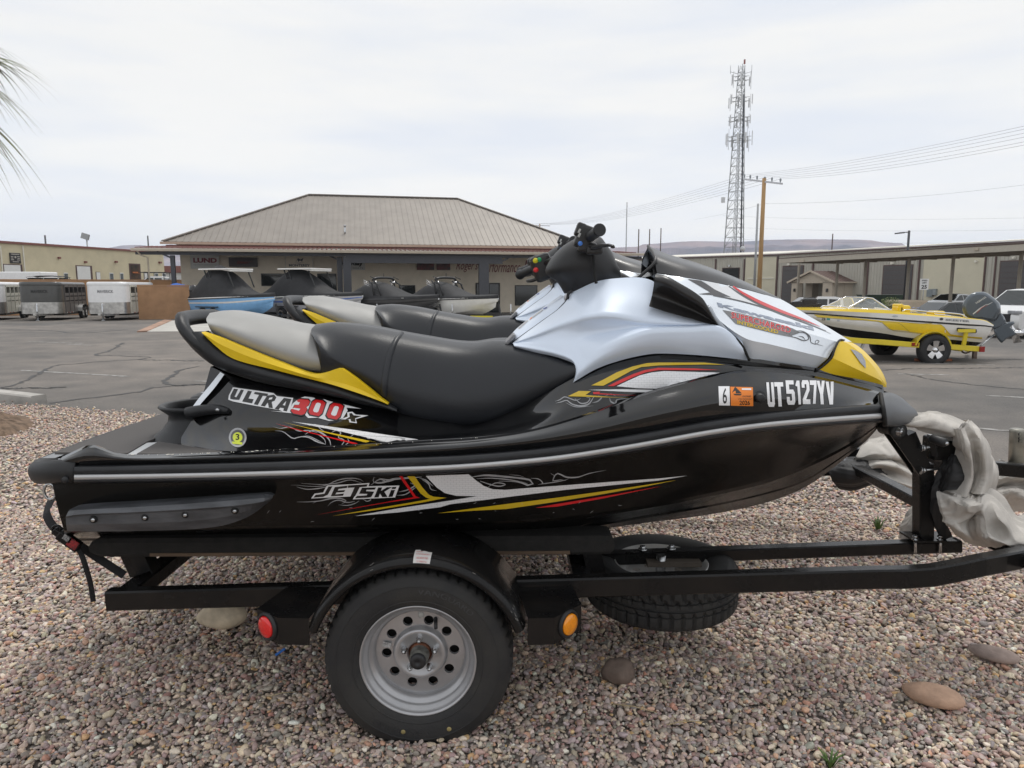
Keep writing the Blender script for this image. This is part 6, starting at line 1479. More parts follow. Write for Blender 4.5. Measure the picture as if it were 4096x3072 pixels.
# ------------------ trailer
YT=YC+SEP/2
m_tblk=M('trailer_black_paint',(.0075,.0075,.008),rough=.25,coat=.1,spec=.22,var_to=(.013,.012,.0115),var=.3,vscale=7,rvar=.1,bump=.03,bscale=90)
m_carpet=M('black_bunk_carpet',(.014,.013,.012),rough=.95,var=.3,vscale=30,bump=.4,bscale=300)
m_wood=M('weathered_bunk_wood',(.10,.065,.04),rough=.8,var=.3,vscale=10,aniso_scale=(.5,4,4))
m_tyre=M('worn_tyre_rubber',(.019,.019,.020),rough=.72,var=.35,vscale=8,bump=.12,bscale=120,var_to=(.030,.029,.027))
m_rim=M('silver_wheel_paint',(.42,.42,.43),rough=.30,metal=.55,var=.10,vscale=6)
m_rust=M('rusty_hub',(.16,.06,.03),rough=.75,var=.5,vscale=30)
m_hub=M('grimy_hub_steel',(.20,.20,.18),rough=.45,metal=.6,var=.4,vscale=30)
trl=thing('boat_trailer','long black steel two place trailer carrying both jet skis','trailer',(-.305,YT,0))
def ymir(p):return Vector((p.x,2*YT-p.y,p.z))
def both(name,mk,mat):
 mb=MB(); mk(mb,lambda p:Vector(p)); o=build(name,mb,mat,trl)
 mb=MB(); mk(mb,ymir); build(name,mb,mat,trl); return o
rl=[at(236,1294,2.40),at(1890,1247,2.40)]
ex=rl[1]+(rl[1]-rl[0])*.065
path=[rl[0],rl[0]*.5+rl[1]*.5,rl[1],ex,at(2124,1219,2.45),at(2212,1200,2.55)]
nx_=path[-1]; path+=[nx_+Vector((.35,.32,.012)),Vector((3.15,YT-.10,nx_.z+.02))]
def sweep(mb,pts,w,h):
 rows_=[[],[],[],[],[],[],[],[]]; c=.006
 for i,p in enumerate(pts):
  t=pts[min(i+1,len(pts)-1)]-pts[max(i-1,0)]; t.normalize(); s_=t.cross(Vector((0,0,1))).normalized(); u_=s_.cross(t)
  for j,(a,b_)in enumerate(((w/2-c,h/2),(w/2,h/2-c),(w/2,-h/2+c),(w/2-c,-h/2),(-w/2+c,-h/2),(-w/2,-h/2+c),(-w/2,h/2-c),(-w/2+c,h/2))):
   rows_[j].append(p+s_*a+u_*b_)
 n=len(pts); cols=[[rows_[j][i]for j in range(8)]for i in range(n)]
 mb.grid(cols,smooth=False,wrap=True); mb.add(cols[0],[tuple(range(8))]); mb.add(cols[-1],[tuple(range(8))])
pp=[path[0],path[1],path[2]]+cat(path[2:],22)[1:]
both('side_rail',lambda mb,f:sweep(mb,[f(p)for p in pp],.05,.072),m_tblk)
zr=lambda x:rl[0].z+(rl[1].z-rl[0].z)*(x-rl[0].x)/(rl[1].x-rl[0].x)
for x,h in((rl[0].x+.05,.07),(at(1262,1240,2.4).x,.06),(1.92,.06)):
 mb=MB(); mb.bar(Vector((x,2.427,zr(x)-.002)),Vector((x,2*YT-2.427,zr(x)-.002)),.07,h-.01,bev=.006); build('cross_member',mb,m_tblk,trl)
tb=[at(1278,1206,YC),at(1633,1197,YC),at(2070,1177,YC)]
both('tongue_beam',lambda mb,f:mb.bar(f(tb[0]),f(tb[2]),.055,.05,bev=.005),m_tblk)
for u,v in((1388,1181),(1450,1179)):
 mb=MB(); p=at(u,v+6,YC); mb.cyl(p,p+Vector((0,0,.016)),.012,6); mb.cyl(p+Vector((0,0,-.002)),p+Vector((0,0,.004)),.019,14); build('beam_bolt',mb,m_steel,trl)
mb=MB(); mb.bar(Vector((-.305,2.36,.27)),Vector((-.305,2*YT-2.36,.27)),.05,.05); build('axle',mb,m_tblk,trl)
def bracket(u0,u1,v0,v1,Y,lean=0.0):
 a,b_=at((u0+u1)/2,v0,Y),at((u0+u1)/2,v1,Y); w=(at(u1,v0,Y)-at(u0,v0,Y)).length
 mb=MB(); mb.bar(a,b_+Vector((lean,0,0)),.006,w,up=(1,0,0)); mb.bar(a+Vector((w/2,.03,0)),b_+Vector((w/2+lean,.03,0)),.06,.006,up=(1,0,0)); return mb
for(u0,u1,v0,v1,Y,ln)in((251,300,1176,1240,2.52,.05),(742,772,1164,1216,2.50,.015),(1252,1290,1161,1243,2.50,.03)):
 o=build('bunk_bracket',bracket(u0,u1,v0,v1,Y,ln),m_tblk,trl)
 mb=MB(); p=at(u0+12,v0+4,Y-.012); mb.lathe([(0,-.018),(.008,-.018),(.008,0),(.014,0),(.014,.006)],p,'Y',8); build('bracket_bolt',mb,m_steel,o)
mb=MB(); g0=at(1296,1190,2.55); mb.prism([at(1262,1165,2.52),at(1283,1165,2.52),at(1302,1240,2.52),at(1272,1240,2.52)],(0,.006,0)); build('gusset',mb,m_tblk,trl)
for k_,w in enumerate((.315,-.315)):
 for f in((lambda p:p),(lambda p:p+Vector((0,SEP,0)))):
  a,b_=at(214,1172,2.515),at(1322,1166,2.515); dy=YC-w-2.515
  a,b_=f(a+Vector((0,dy,0))),f(b_+Vector((0,dy,0)))
  mb=MB(); d=(b_-a).normalized(); pr=[a+d*t for t in(0,.008,.03,.09)]+[b_-d*t for t in(.05,.015,.004,0)]
  hs=[.012,.024,.034,.036,.036,.034,.026,.012]; rows_=[]
  for p,h in zip(pr,hs):
   rows_.append([p+Vector((0,y,z))for y,z in((-.065,h*.6),(-.055,h),(.055,h),(.065,h*.6),(.065,-h),(-.05,-h),(-.065,-h*.6))])
  mb.grid(rows_,smooth=False,wrap=True); mb.add(rows_[0],[tuple(range(7))]); mb.add(rows_[-1],[tuple(range(7))]); o=build('bunk',mb,m_carpet,trl)
  if k_==0:
   mb=MB(); mb.bar(a+d*.22+Vector((0,-.0665,-.022)),b_-d*.16+Vector((0,-.0665,-.022)),.006,.012); build('bunk_board_edge',mb,m_wood,o)
   # ---- wheel
def holed_disc(c,ri,ro,rh,hole,nh,put,ph=0.0,n=60):
 """flat ring with nh round holes, one clean sector per hole; put(x, z, depth) makes the point"""
 mb=MB(); half=math.pi/nh
 for i in range(nh):
  a0=2*math.pi*(i+ph)/nh; inn,out,lip=[],[],[]
  for k_ in range(n):
   t=2*math.pi*k_/n; dx,dy=math.cos(t),math.sin(t); best=0
   lo_,hi_=hole,ro
   for _ in range(30):
    m_=(lo_+hi_)/2; x,y=rh+m_*dx,m_*dy; r_=math.hypot(x,y); ok_=ri<=r_<=ro and abs(math.atan2(y,x))<=half
    lo_,hi_=(m_,hi_)if ok_ else(lo_,m_)
   def P(q):x,y=rh+q*dx,q*dy; return(x*math.cos(a0)-y*math.sin(a0),x*math.sin(a0)+y*math.cos(a0))
   inn.append(put(*P(hole),0)); out.append(put(*P(lo_),0)); lip.append(put(*P(hole*.97),.012))
  mb.grid([lip,inn],True,wrap=True); mb.grid([inn,out],False,wrap=True)
 return mb
def tyre_mb(c,Rt=.31,W=.19,axis='Y',blocks=54,flip=1,aggressive=False):
 prof=[(.180,-.060),(.186,-.074),(.205,-.086),(.235,-.093),(.262,-.094),(.268,-.0935),(.270,-.0915),(.284,-.089),(.296,-.080),(.303,-.072)]
 tread=[(.3065,-.062),(.3085,-.045),(.3085,-.030),(.302,-.0285),(.302,-.0235),(.3095,-.022),(.310,-.006),(.303,-.005),(.303,.005),(.310,.006),(.3095,.022),(.302,.0235),(.302,.0285),(.3085,.030),(.3085,.045),(.3065,.062)]
 back=[(.303,.072),(.296,.080),(.284,.089),(.262,.094),(.235,.093),(.205,.086),(.186,.074),(.180,.060)]
 n=blocks*4; rows_=[]
 for j,(r,h)in enumerate(prof+tread+back):
  row_=[]
  is_t=abs(h)<.078 and r>.295
  for k_ in range(n):
   a=2*math.pi*k_/n; rr=r
   ph=(k_+(2 if(h>.012 or h<-.04)else 0))%4
   if is_t and r>.3045-.009 and ph==0 and abs(h)>.01:rr=r-(.011 if aggressive else.008)
   x,y=rr*math.cos(a),rr*math.sin(a)
   row_.append(Vector(c)+(Vector((x,h,y))if axis=='Y' else Vector((x,y,-h))))
  rows_.append(row_)
 i0,i1=len(prof)-1,len(prof)+len(tread)
 mb=MB(); mb.grid(rows_[:i0+1],smooth=True,wrap=True); mb.grid(rows_[i0:i1+1],smooth=False,wrap=True); mb.grid(rows_[i1:],smooth=True,wrap=True); return mb
m_tyre2=M('raised_tyre_letters',(.034,.034,.035),rough=.6,var=.2)
YW=2.237
wc=Vector((-.305,YW,.27))
def wheel(c,s_=1):
 """s_=1 faces the camera"""
 w=build('wheel_hub_axis',MB().cyl(c+Vector((0,-.02,0)),c+Vector((0,.12*s_,0)),.03,12),m_hub,trl); w.name='wheel'
 LOC['wheel']=LOC[trl.name]; LOC[w.name]=LOC[trl.name]
 build('tyre',tyre_mb(c),m_tyre,w)
 yo=lambda h:-h*s_
 if s_==1:
  for a0_,sg in((R(66),1),(R(256),1)):
   pts,fs=text_fit('VANGUARD',R(46),.020,offset=.02); mb=MB()
   mb.add([c+Vector(((.236+y)*math.cos(a0_+R(23)-x),-.0945+(.0035*max(0,(y-.012)/.02)),(.236+y)*math.sin(a0_+R(23)-x)))for x,y in pts],fs); o=build('sidewall_lettering',mb,m_tyre2,w,fix=False); o['kind']='stuff'
  mb=MB(); mb.lathe([(.2605,-.0945),(.2625,-.0962),(.2645,-.0945)],c,'Y',90); mb.lathe([(.208,-.0868),(.2100,-.0895),(.212,-.0878)],c,'Y',90); build('sidewall_ring',mb,m_tyre,w)
 rim=MB()
 prof=[(.186,.062),(.191,.074),(.190,.079),(.186,.079),(.182,.071),(.178,.060),(.170,.055),(.167,.046),(.163,.040),(.157,.038),(.153,.030),(.149,.026),(.147,.012),(.146,.004)]
 rim.lathe([(r,yo(h))for r,h in prof],c,'Y',72)
 rim.lathe([(.146,yo(.004)),(.150,yo(-.03)),(.165,yo(-.06)),(.188,yo(-.075))],c,'Y',48)
 hd=holed_disc(c,.087,.151,.113,.0165,10,lambda x,z,d:c+Vector((x,yo(.010-d),z)),.08); rim.add(hd.v,[],False); o_=len(rim.v)-len(hd.v)
 for f_,sm_ in zip(hd.f,hd.sh):rim.f.append(tuple(q+o_ for q in f_)); rim.sh.append(sm_)
 rim.lathe([(.0922,yo(.010)),(.090,yo(.014)),(.0865,yo(.028)),(.084,yo(.032)),(.078,yo(.033)),(.070,yo(.031)),(.064,yo(.026)),(.045,yo(.026)),(.040,yo(.024)),(.040,yo(-.01))],c,'Y',40)
 build('rim',rim,m_rim,w)
 mb=MB(); mb.lathe([(0,yo(-.03)),(.14,yo(-.03))],c,'Y',24); build('wheel_shade_disc',mb,M('dark_inner_wheel',(.012,.011,.010),rough=.8,var=.4,vscale=30),w)  # flat disc behind the holes; shade inside the wheel put into its dark colour
 for i in range(5):
  a=R(90)+2*math.pi*i/5; p=c+Vector((.0535*math.cos(a),0,.0535*math.sin(a)))
  mb=MB(); mb.lathe([(.012,yo(.026)),(.0105,yo(.032)),(.0095,yo(.034)),(.0095,yo(.043)),(.006,yo(.046)),(.0055,yo(.052)),(0,yo(.053))],p,'Y',6); build('lug_nut',mb,m_steel,w)
 mb=MB(); mb.lathe([(.040,yo(.012)),(.034,yo(.016)),(.0335,yo(.03)),(0,yo(.03))],c,'Y',24); build('hub',mb,m_rust,w)
 mb=MB(); mb.lathe([(.033,yo(.022)),(.032,yo(.045)),(.030,yo(.050)),(.031,yo(.055)),(.031,yo(.062)),(.027,yo(.066)),(.026,yo(.07))],c,'Y',24); build('grease_cap',mb,m_hub,w)
 mb=MB(); mb.lathe([(.026,yo(.066)),(.0265,yo(.078)),(.024,yo(.084)),(.008,yo(.085)),(.006,yo(.082)),(0,yo(.082))],c,'Y',24); build('dust_plug',mb,m_rub,w)
 if s_==1:
  a=R(66); p0=c+Vector((.128*math.cos(a),yo(.010),.128*math.sin(a))); d=Vector((-math.cos(a)*-.2,-.030,-.006))
  mb=MB(); mb.cyl(p0,p0+Vector((.004,-.034,-.020)),.006,8); build('valve_stem',mb,m_rub,w)
  mb=MB(); q=[(-.122,.038),(-.096,.032),(-.098,.015),(-.128,.021)]
  mb.fan([c+Vector((x,yo(.017),z))for x,z in q]); o=build('rim_sticker',mb,M('grey_label',(.5,.5,.5),rough=.5,var=.6,vscale=160,var_to=(.18,.18,.18)),w)
  mb=MB(); mb.lathe([(0,yo(.0125)),(.011,yo(.0125)),(.011,yo(.009))],c+Vector((.004,0,.128)),'Y',16); build('round_label',mb,M('clear_label',(.46,.46,.44),rough=.5,var=.2),w)
  for(x,z)in((.10,-.225),(-.05,-.235)):
   mb=MB(); mb.lathe([(0,-.0965),(.006,-.0962),(.008,-.094)],c+Vector((x,0,z)),'Y',10); build('paint_dot',mb,M('tan_dot',(.30,.24,.10),rough=.7,var=.2),w)
 return w
wheel(wc,1); wheel(ymir(wc),-1)
# ---- fenders with steps and marker lamps
def fender(f,near):
 mb=MB(); c=Vector((-.305,0,.27)); rows_=[]
 A=np.linspace(R(20),R(160),40)
 for y,r in((2.43,.362),(2.425,.366),(2.17,.366),(2.15,.364),(2.13,.357),(2.122,.347),(2.124,.336),(2.130,.330),(2.135,.331),(2.134,.340),(2.14,.350),(2.155,.356),(2.42,.358)):
  rows_.append([f(c+Vector((r*math.cos(a)*1.015,y,r*math.sin(a))))for a in A])
 mb.grid(rows_); fo=build('fender',mb,m_tblk,trl)
 def step(pl,top_back,zb,name):
  m2=MB(); n=len(pl); top=[f(p)for p in pl]; bot=[f(Vector((p.x,p.y,zb)))for p in pl]
  m2.add(top+bot,[(i,i+1,n+i+1,n+i)for i in range(n-1)])
  m2.add(top+[f(p)for p in top_back],[tuple(range(n+len(top_back)))])
  return build(name,m2,m_tblk,fo)
 zt=.432
 L=[at(555.5,1320,2.20),at(600,1334,2.135),at(667,1334,2.13)]; L=[Vector((p.x,p.y,zt))for p in L]
 Lb=[Vector((L[2].x+.03,2.37,zt)),Vector((L[0].x+.055,2.37,zr(L[0].x)+.025))]
 step([Vector((L[0].x+.05,2.37,zt+.004))]+L,Lb[:1],.342,'fender_step')
 Rr=[at(1140,1328,2.13),at(1197.6,1328,2.135),at(1256,1307.6,2.235)]; Rr=[Vector((p.x,p.y,zt))for p in Rr]
 step(Rr+[Vector((Rr[2].x-.02,2.37,zt+.004))],[Vector((Rr[0].x-.03,2.37,zt))],.342,'fender_step')
 for(P,Q,nm,col,lbl)in((L[0],L[1],'red_marker_lamp',(.75,.012,.012),'round red rear marker lamp'),(Rr[1],Rr[2],'amber_marker_lamp',(.90,.30,.005),'round amber front marker lamp')):
  mid=(P+Q)/2; mid.z=.388; tdir=(Q-P).normalized(); nrm=Vector((tdir.y,-tdir.x,0))
  if nrm.y>0:nrm=-nrm
  def rg(r,h):return[f(mid+tdir*(r*math.cos(a))+Vector((0,0,r*math.sin(a)))+nrm*h)for a in np.linspace(0,2*math.pi,25)[:-1]]
  m2=MB(); m2.grid([rg(.047,0),rg(.046,.007),rg(.039,.010),rg(.036,.004)],wrap=True); lo_=build(nm,m2,m_rub,fo)
  m2=MB(); g_=[rg(.0355,.003),rg(.0355,.010),rg(.033,.014),rg(.018,.0165),rg(.004,.017)]; m2.grid(g_,wrap=True); m2.add(g_[-1],[tuple(range(24))])
  build('lamp_lens',m2,M('lens_'+nm,col,rough=.12,coat=.6,var=.12,vscale=90),lo_)
 return fo
fo=fender(lambda p:Vector(p),True); fender(ymir,False)
fc=Vector((-.305,0,.27))
def fen(a,y):r=.3672 if y>2.165 else float(np.interp(y,[2.13,2.15,2.17],[.3585,.3655,.3672])); return fc+Vector((r*math.cos(a)*1.015,y,r*math.sin(a)))
a0,a1,y0,y1=R(90.6),R(82.2),2.128,2.185
def stk(s_,t):
 a=a0+(a1-a0)*s_
 pr=[(2.185,.3680),(2.168,.3676),(2.150,.3660),(2.1285,.3588),(2.1205,.349)]
 q=t*4; i=min(3,int(q)); g_=q-i; y=pr[i][0]+(pr[i+1][0]-pr[i][0])*g_; r=pr[i][1]+(pr[i+1][1]-pr[i][1])*g_
 return fc+Vector(((r+.0008)*math.cos(a)*1.015,y-.0006,(r+.0008)*math.sin(a)))
mb=MB(); rows_=[]
for t in np.linspace(0,1,11):rows_.append([stk(s_,max(t,.02+(.0 if s_<.3 else.16+.05*math.sin(9*s_))))for s_ in np.linspace(0,1,18)])
mb.grid(rows_); st_o=build('fender_sticker',mb,M('sticker_white',(.62,.60,.58),rough=.5,var=.08),fo,fix=True)
m_redtxt=M('sticker_red_print',(.55,.10,.10),rough=.5,var=0)
for i,line in enumerate(("OWNER'S RESPONSIBILITY","TO TIGHTEN LUG NUTS","AND INFLATE TIRES","TO CORRECT P.S.I.")):
 w_=(.86,.78,.66,.60)[i]; pts,fs=text_fit(line,w_,.105,offset=.0)
 if i==0:fs=[f for f in fs if max(pts[q][0]for q in f)<.38]
 tb_=.30+i*.22; V2=[]
 for x,y in pts:
  p=stk((1-w_)/2+x,min(.995,tb_-y)); V2.append(p+(p-fc-Vector((0,p.y,0))).normalized()*.0012+Vector((0,-.0010,0)))
 mb=MB(); mb.add(V2,fs); build('sticker_print',mb,m_redtxt,st_o,fix=False)
mb=MB(); rc3=random.Random(8)
for k_ in range(16):
 a=R(rc3.choice([24,27,30,33,150,155,112,60]))+rc3.uniform(-.02,.02); t_=rc3.uniform(.55,.98); q0=fc+Vector(((.3672)*math.cos(a)*1.015,0,.3672*math.sin(a)))
 pr=[(2.150,.3660),(2.1285,.3588),(2.1205,.349)]; f_=(t_-.5)*4; i_=min(1,int(f_)); g_=f_-i_; y_=pr[i_][0]+(pr[i_+1][0]-pr[i_][0])*g_; r_=pr[i_][1]+(pr[i_+1][1]-pr[i_][1])*g_+.0008
 sz=rc3.uniform(.003,.007); P_=lambda da,dy:fc+Vector((r_*math.cos(a+da)*1.015,y_+dy-.0008,r_*math.sin(a+da)))
 mb.add([P_(-sz*3,0),P_(-sz,.002),P_(sz*2,.001),P_(sz*3,-.001),P_(0,-.0022)],[(0,1,2,3,4)])
o=build('paint_chips',mb,M('chipped_primer',(.42,.40,.37),rough=.7,var=.2),fo,fix=False); o['kind']='stuff'
lp_=[Vector((rl[0].x+(rl[1].x-rl[0].x)*t,2.44,zr(rl[0].x+(rl[1].x-rl[0].x)*t)-.045-.012*abs(math.sin(t*19))))for t in np.linspace(.02,.98,60)]
mb=MB(); mb.tube(lp_,.005,6); build('wiring_loom',mb,m_gap,trl)
# ---- spare wheel lying flat under the tongue beam
sw_c=Vector((at(1426,1265,2.79).x,2.79,.285))
mb=tyre_mb(sw_c,axis='Z',blocks=44,aggressive=True)
tilt=Matrix.Rotation(R(1.5),3,'Y')
sp=build('spare_wheel',MB().cyl(sw_c+Vector((0,0,-.03)),sw_c+Vector((0,0,.1)),.02,10),m_steel,trl)
build('tyre',mb,m_tyre,sp)
mb=MB()
mb.lathe([(.186,.062),(.191,.076),(.186,.079),(.178,.06),(.170,.055),(.163,.040),(.150,.03),(.147,.01)],sw_c,'Z',60)
hd=holed_disc(sw_c,.03,.148,.1085,.0165,10,lambda x,z,d:sw_c+Vector((x,z,.012-d))); o_=len(mb.v); mb.v+=hd.v
for f_,sm_ in zip(hd.f,hd.sh):mb.f.append(tuple(q+o_ for q in f_)); mb.sh.append(sm_)
build('rim',mb,M('white_wheel_paint',(.55,.54,.52),rough=.5,var=.15,vscale=12),sp)
mb=MB(); mb.bar(sw_c+Vector((-.06,0,.07)),sw_c+Vector((.16,0,.07)),.06,.02); build('spare_bracket',mb,M('tan_primer',(.12,.10,.08),rough=.7,var=.3),sp)
# ---- winch stand of each ski
def stand(f):
 mb=MB(); a,b_=at(1994,1163,YC),at(1994,1000,YC); mb.bar(a,b_,.06,.062,up=(0,1,0),bev=.004)
 mb.box(a+Vector((.02,0,.006)),(.17,.12,.008)); mb.v=[f(v)for v in mb.v]; po=build('winch_post',mb,m_tblk,trl)
 mb=MB(); r0,r1=at(1926,926,YC),at(1997,1026,YC); mb.bar(r0+Vector((0,-.03,0)),r1+Vector((0,-.03,0)),.008,.055,up=(1,0,1)); mb.bar(r0+Vector((0,.03,0)),r1+Vector((0,.03,0)),.008,.055,up=(1,0,1))
 mb.bar(r0+Vector((.06,0,-.02)),r1,.055,.05,up=(0,1,0)); mb.v=[f(v)for v in mb.v]; build('bow_arm',mb,m_tblk,po)
 mb=MB(); mb.tube([r0+Vector((0,y,0))for y in(-.06,-.055,-.02,0,.02,.055,.06)],[.022,.034,.028,.024,.028,.034,.022],18); mb.v=[f(v)for v in mb.v]; ro=build('bow_roller',mb,m_rub,po)
 mb=MB(); mb.lathe([(0,-.014),(.007,-.014),(.007,-.006),(.018,-.005),(.018,0)],r0+Vector((0,-.06,0)),'Y',14); mb.v=[f(v)for v in mb.v]; build('roller_bolt',mb,m_steel,ro)
 wb=at(2040,962,YC); mb=MB(); mb.box(wb+Vector((0,0,-.01)),(.13,.10,.09),bev=.008); mb.lathe([(.04,-.05),(.045,-.045),(.045,.045),(.04,.05)],wb,'Y',18); mb.v=[f(v)for v in mb.v]; wo=build('winch',mb,m_tblk,po)
 mb=MB(); mb.box(at(2030,945,YC-.05),(.075,.05,.012),ry=R(4)); mb.v=[f(v)for v in mb.v]; build('winch_plate',mb,m_steel,wo)
 mb=MB(); h0,h1=at(2010,946,YC-.10),at(2045,958,YC-.16); mb.tube([h0,h0+(h1-h0)*.1,h0+(h1-h0)*.9,h1],[.012,.018,.018,.012],14); mb.bar(h0,at(2020,985,YC-.06),.02,.006); mb.v=[f(v)for v in mb.v]; ho=build('winch_handle',mb,m_rub,wo)
 mb=MB(); mb.lathe([(0,-.006),(.007,-.005),(.008,.004)],h1,'Y',10); mb.v=[f(v)for v in mb.v]; build('handle_bolt',mb,m_steel,ho)
 for v_ in(968,1016):
  mb=MB(); mb.cyl(at(1990,v_,YC-.045),at(2028,v_-3,YC-.045),.005,8); mb.cyl(at(1993,v_,YC-.045),at(1999,v_,YC-.045),.012,6); mb.cyl(at(1988,v_,YC-.045),at(1990,v_,YC-.045),.016,12); mb.v=[f(v)for v in mb.v]; build('clamp_bolt',mb,m_steel,po)
 for u_ in(1977,2031):
  mb=MB(); mb.cyl(at(u_,1158,YC-.04),at(u_,1195,YC-.04),.006,8); mb.cyl(at(u_,1163,YC-.04),at(u_,1167,YC-.04),.013,6); mb.cyl(at(u_,1157,YC-.04),at(u_,1160,YC-.04),.011,6); mb.v=[f(v)for v in mb.v]; build('post_bolt',mb,m_steel,po)
stand(lambda p:p); stand(lambda p:p+Vector((0,SEP,0)))
m_galv=M('galvanised_jack_tube',(.30,.29,.25),rough=.4,metal=.6,var=.3,vscale=12)
jt=at(2199,926,4.02); jb_=at(2196,1012,4.02)
mb=MB(); mb.tube([jb_,jt+Vector((0,0,-.012)),jt+Vector((0,0,-.004)),jt],[.042,.042,.040,.030],24); jo=build('jack_tube',mb,m_galv,trl)
for v_ in(938,947,953):
 mb=MB(); mb.lathe([(.010,-.001),(.010,.003),(0,.003)],at(2204,v_,4.02-.041),'Y',12); build('jack_slot',mb,m_gap,jo)
mb=MB(); mb.bar(at(2140,1008,4.00),at(2290,1016,4.06),.05,.06,bev=.005); build('jack_mount',mb,m_tblk,trl)
mb=MB(); p=at(2167,1008,3.96); mb.lathe([(0,-.012),(.012,-.012),(.013,0),(.022,0),(.022,.005)],p,'Y',8); mb.bar(at(2160,993,3.96),at(2178,1001,3.96),.006,.006); build('jack_pin',mb,m_steel,jo)
mb=MB(); cp=Vector((3.15,YT,path[-1].z)); mb.bar(cp+Vector((-.1,0,0)),cp+Vector((.55,0,.02)),.09,.08,bev=.01); build('coupler',mb,m_tblk,trl)
# ---- ratchet strap at the stern
stp=thing('ratchet_strap','black ratchet tie down strap with red tag at the stern','strap',at(120,1200,2.55))
m_web=M('black_webbing',(.012,.012,.014),rough=.8,var=.3,vscale=60,bump=.3,bscale=300)
def band(pts,w,n=24):
 c=cat(pts,n); mb=MB(); A,B2=[],[]
 for i,p in enumerate(c):
  t=(c[min(i+1,n-1)]-c[max(i-1,0)]).normalized(); s_=t.cross(Vector((0.25,-1,.2))).normalized()*w/2
  A.append(p+s_); B2.append(p-s_)
 th=Vector((0,.0035,0)); mb.grid([A,B2,[p+th for p in B2],[p+th for p in A],A]); return mb
build('strap_web',band([at(112,1075,2.62),at(103,1098,2.55),at(100,1112,2.5),at(112,1135,2.47),at(135,1155,2.46),at(170,1178,2.46),at(210,1205,2.5),at(268,1243,2.52)],.028),m_web,stp)
build('strap_tail',band([at(168,1186,2.45),at(176,1200,2.44),at(186,1230,2.44),at(195,1262,2.45),at(201,1300,2.45)],.016),m_web,stp)
mb=MB(); c=at(150,1168,2.44); mb.box(c,(.085,.03,.035),ry=R(38),bev=.004); mb.box(at(132,1152,2.45),(.05,.035,.025),ry=R(38),bev=.004); bo=build('ratchet_buckle',mb,m_tblk,stp)
mb=MB(); mb.tube([at(122+9*math.cos(t),1143+8*math.sin(t),2.44)for t in np.linspace(0,6.28,14)],.005,6,caps=False); build('ratchet_ring',mb,m_tblk,bo)
mb=MB(); mb.box(at(157,1175,2.424),(.036,.004,.032),ry=R(38)); build('red_tag',mb,M('red_tag',(.35,.015,.02),rough=.6,var=.5,vscale=120,var_to=(.06,.01,.01)),bo)
mb=MB(); mb.box(at(145,1163,2.424),(.03,.004,.02),ry=R(38)); build('print_tag',mb,M('print_tag',(.03,.03,.03),rough=.6,var=.5,vscale=240,var_to=(.4,.4,.4)),bo)
# ---- grey storage covers bundled round the winch stands
m_cvr=M('grey_cover_fabric',(.50,.47,.43),rough=.85,var=.2,vscale=7,bump=.25,bscale=260)
m_cvrb=M('black_cover_panel',(.018,.018,.019),rough=.6,var=.25,vscale=9,bump=.2,bscale=260)
def rumple(rows,nu,nv,amp,sc,seed,thick=.006):
 """cloth sheet with sharp, wandering folds"""
 g=surf(rows,nu*2,nv*2); H=len(g); W=len(g[0]); out=[[None]*W for _ in range(H)]
 def tri(x):x=x%1.0; return(x/.32 if x<.32 else(1-x)/.68)
 for j in range(H):
  for i in range(W):
   du=g[j][min(i+1,W-1)]-g[j][max(i-1,0)]; dv=g[min(j+1,H-1)][i]-g[max(j-1,0)][i]
   n=du.cross(dv); n=n.normalized()if n.length>1e-9 else Vector((0,-1,0))
   if n.y>0:n=-n
   p=g[j][i]; q=p*sc*.33+Vector((seed,0,0)); w=noise.noise(q)+.45*noise.noise(q*2.3)
   ph=j/max(1,H-1)*2.1+w*1.5+i/W*.6+seed*.37
   d=tri(ph)**1.25*(.55+.45*noise.noise(q*1.7+Vector((0,5,0))))+.25*tri(ph*2.3+w)
   out[j][i]=p+n*amp*1.3*(d-.4)
 mb=MB(); mb.grid(out); mb.grid([[p+Vector((0,thick+.01,0))for p in r_]for r_ in out]); return mb
cv=thing('storage_cover','rumpled grey storage cover with black panel draped over the near winch post','cover',at(2090,1190,YC))
W_=lambda*p:[at(u,v,YC-w)for u,v,w in p]
build('cover_roll',rumple([W_((1985,893,-.08),(2020,892,-.08),(2055,897,-.09),(2092,914,-.10)),W_((1962,905,.0),(2000,898,.02),(2040,900,.03),(2080,913,.03)),W_((1955,911,.05),(1990,909,.07),(2035,915,.09),(2070,926,.10)),W_((1950,916,.055),(1985,920,.07),(2030,930,.09),(2066,938,.11)),W_((1952,922,.02),(1985,928,.03),(2030,938,.05),(2064,944,.06))],40,6,.012,12,3),m_cvr,cv)
build('cover_drape',rumple([W_((2064,930,.10),(2066,960,.09),(2066,1000,.07),(2056,1030,.06),(2042,1060,.08)),W_((2074,927,.15),(2086,960,.17),(2099,1000,.17),(2097,1040,.16),(2086,1075,.17)),W_((2082,921,.08),(2098,955,.08),(2104,990,.07),(2104,1030,.07),(2094,1068,.11)),W_((2092,913,.07),(2114,945,.11),(2127,985,.13),(2130,1030,.13),(2120,1068,.16)),W_((2095,911,-.02),(2121,940,.0),(2140,985,.02),(2151,1025,.03),(2137,1065,.06)),W_((2088,908,-.1),(2122,943,-.12),(2147,990,-.12),(2159,1025,-.12),(2147,1067,-.1))],48,8,.014,9,5),m_cvr,cv)
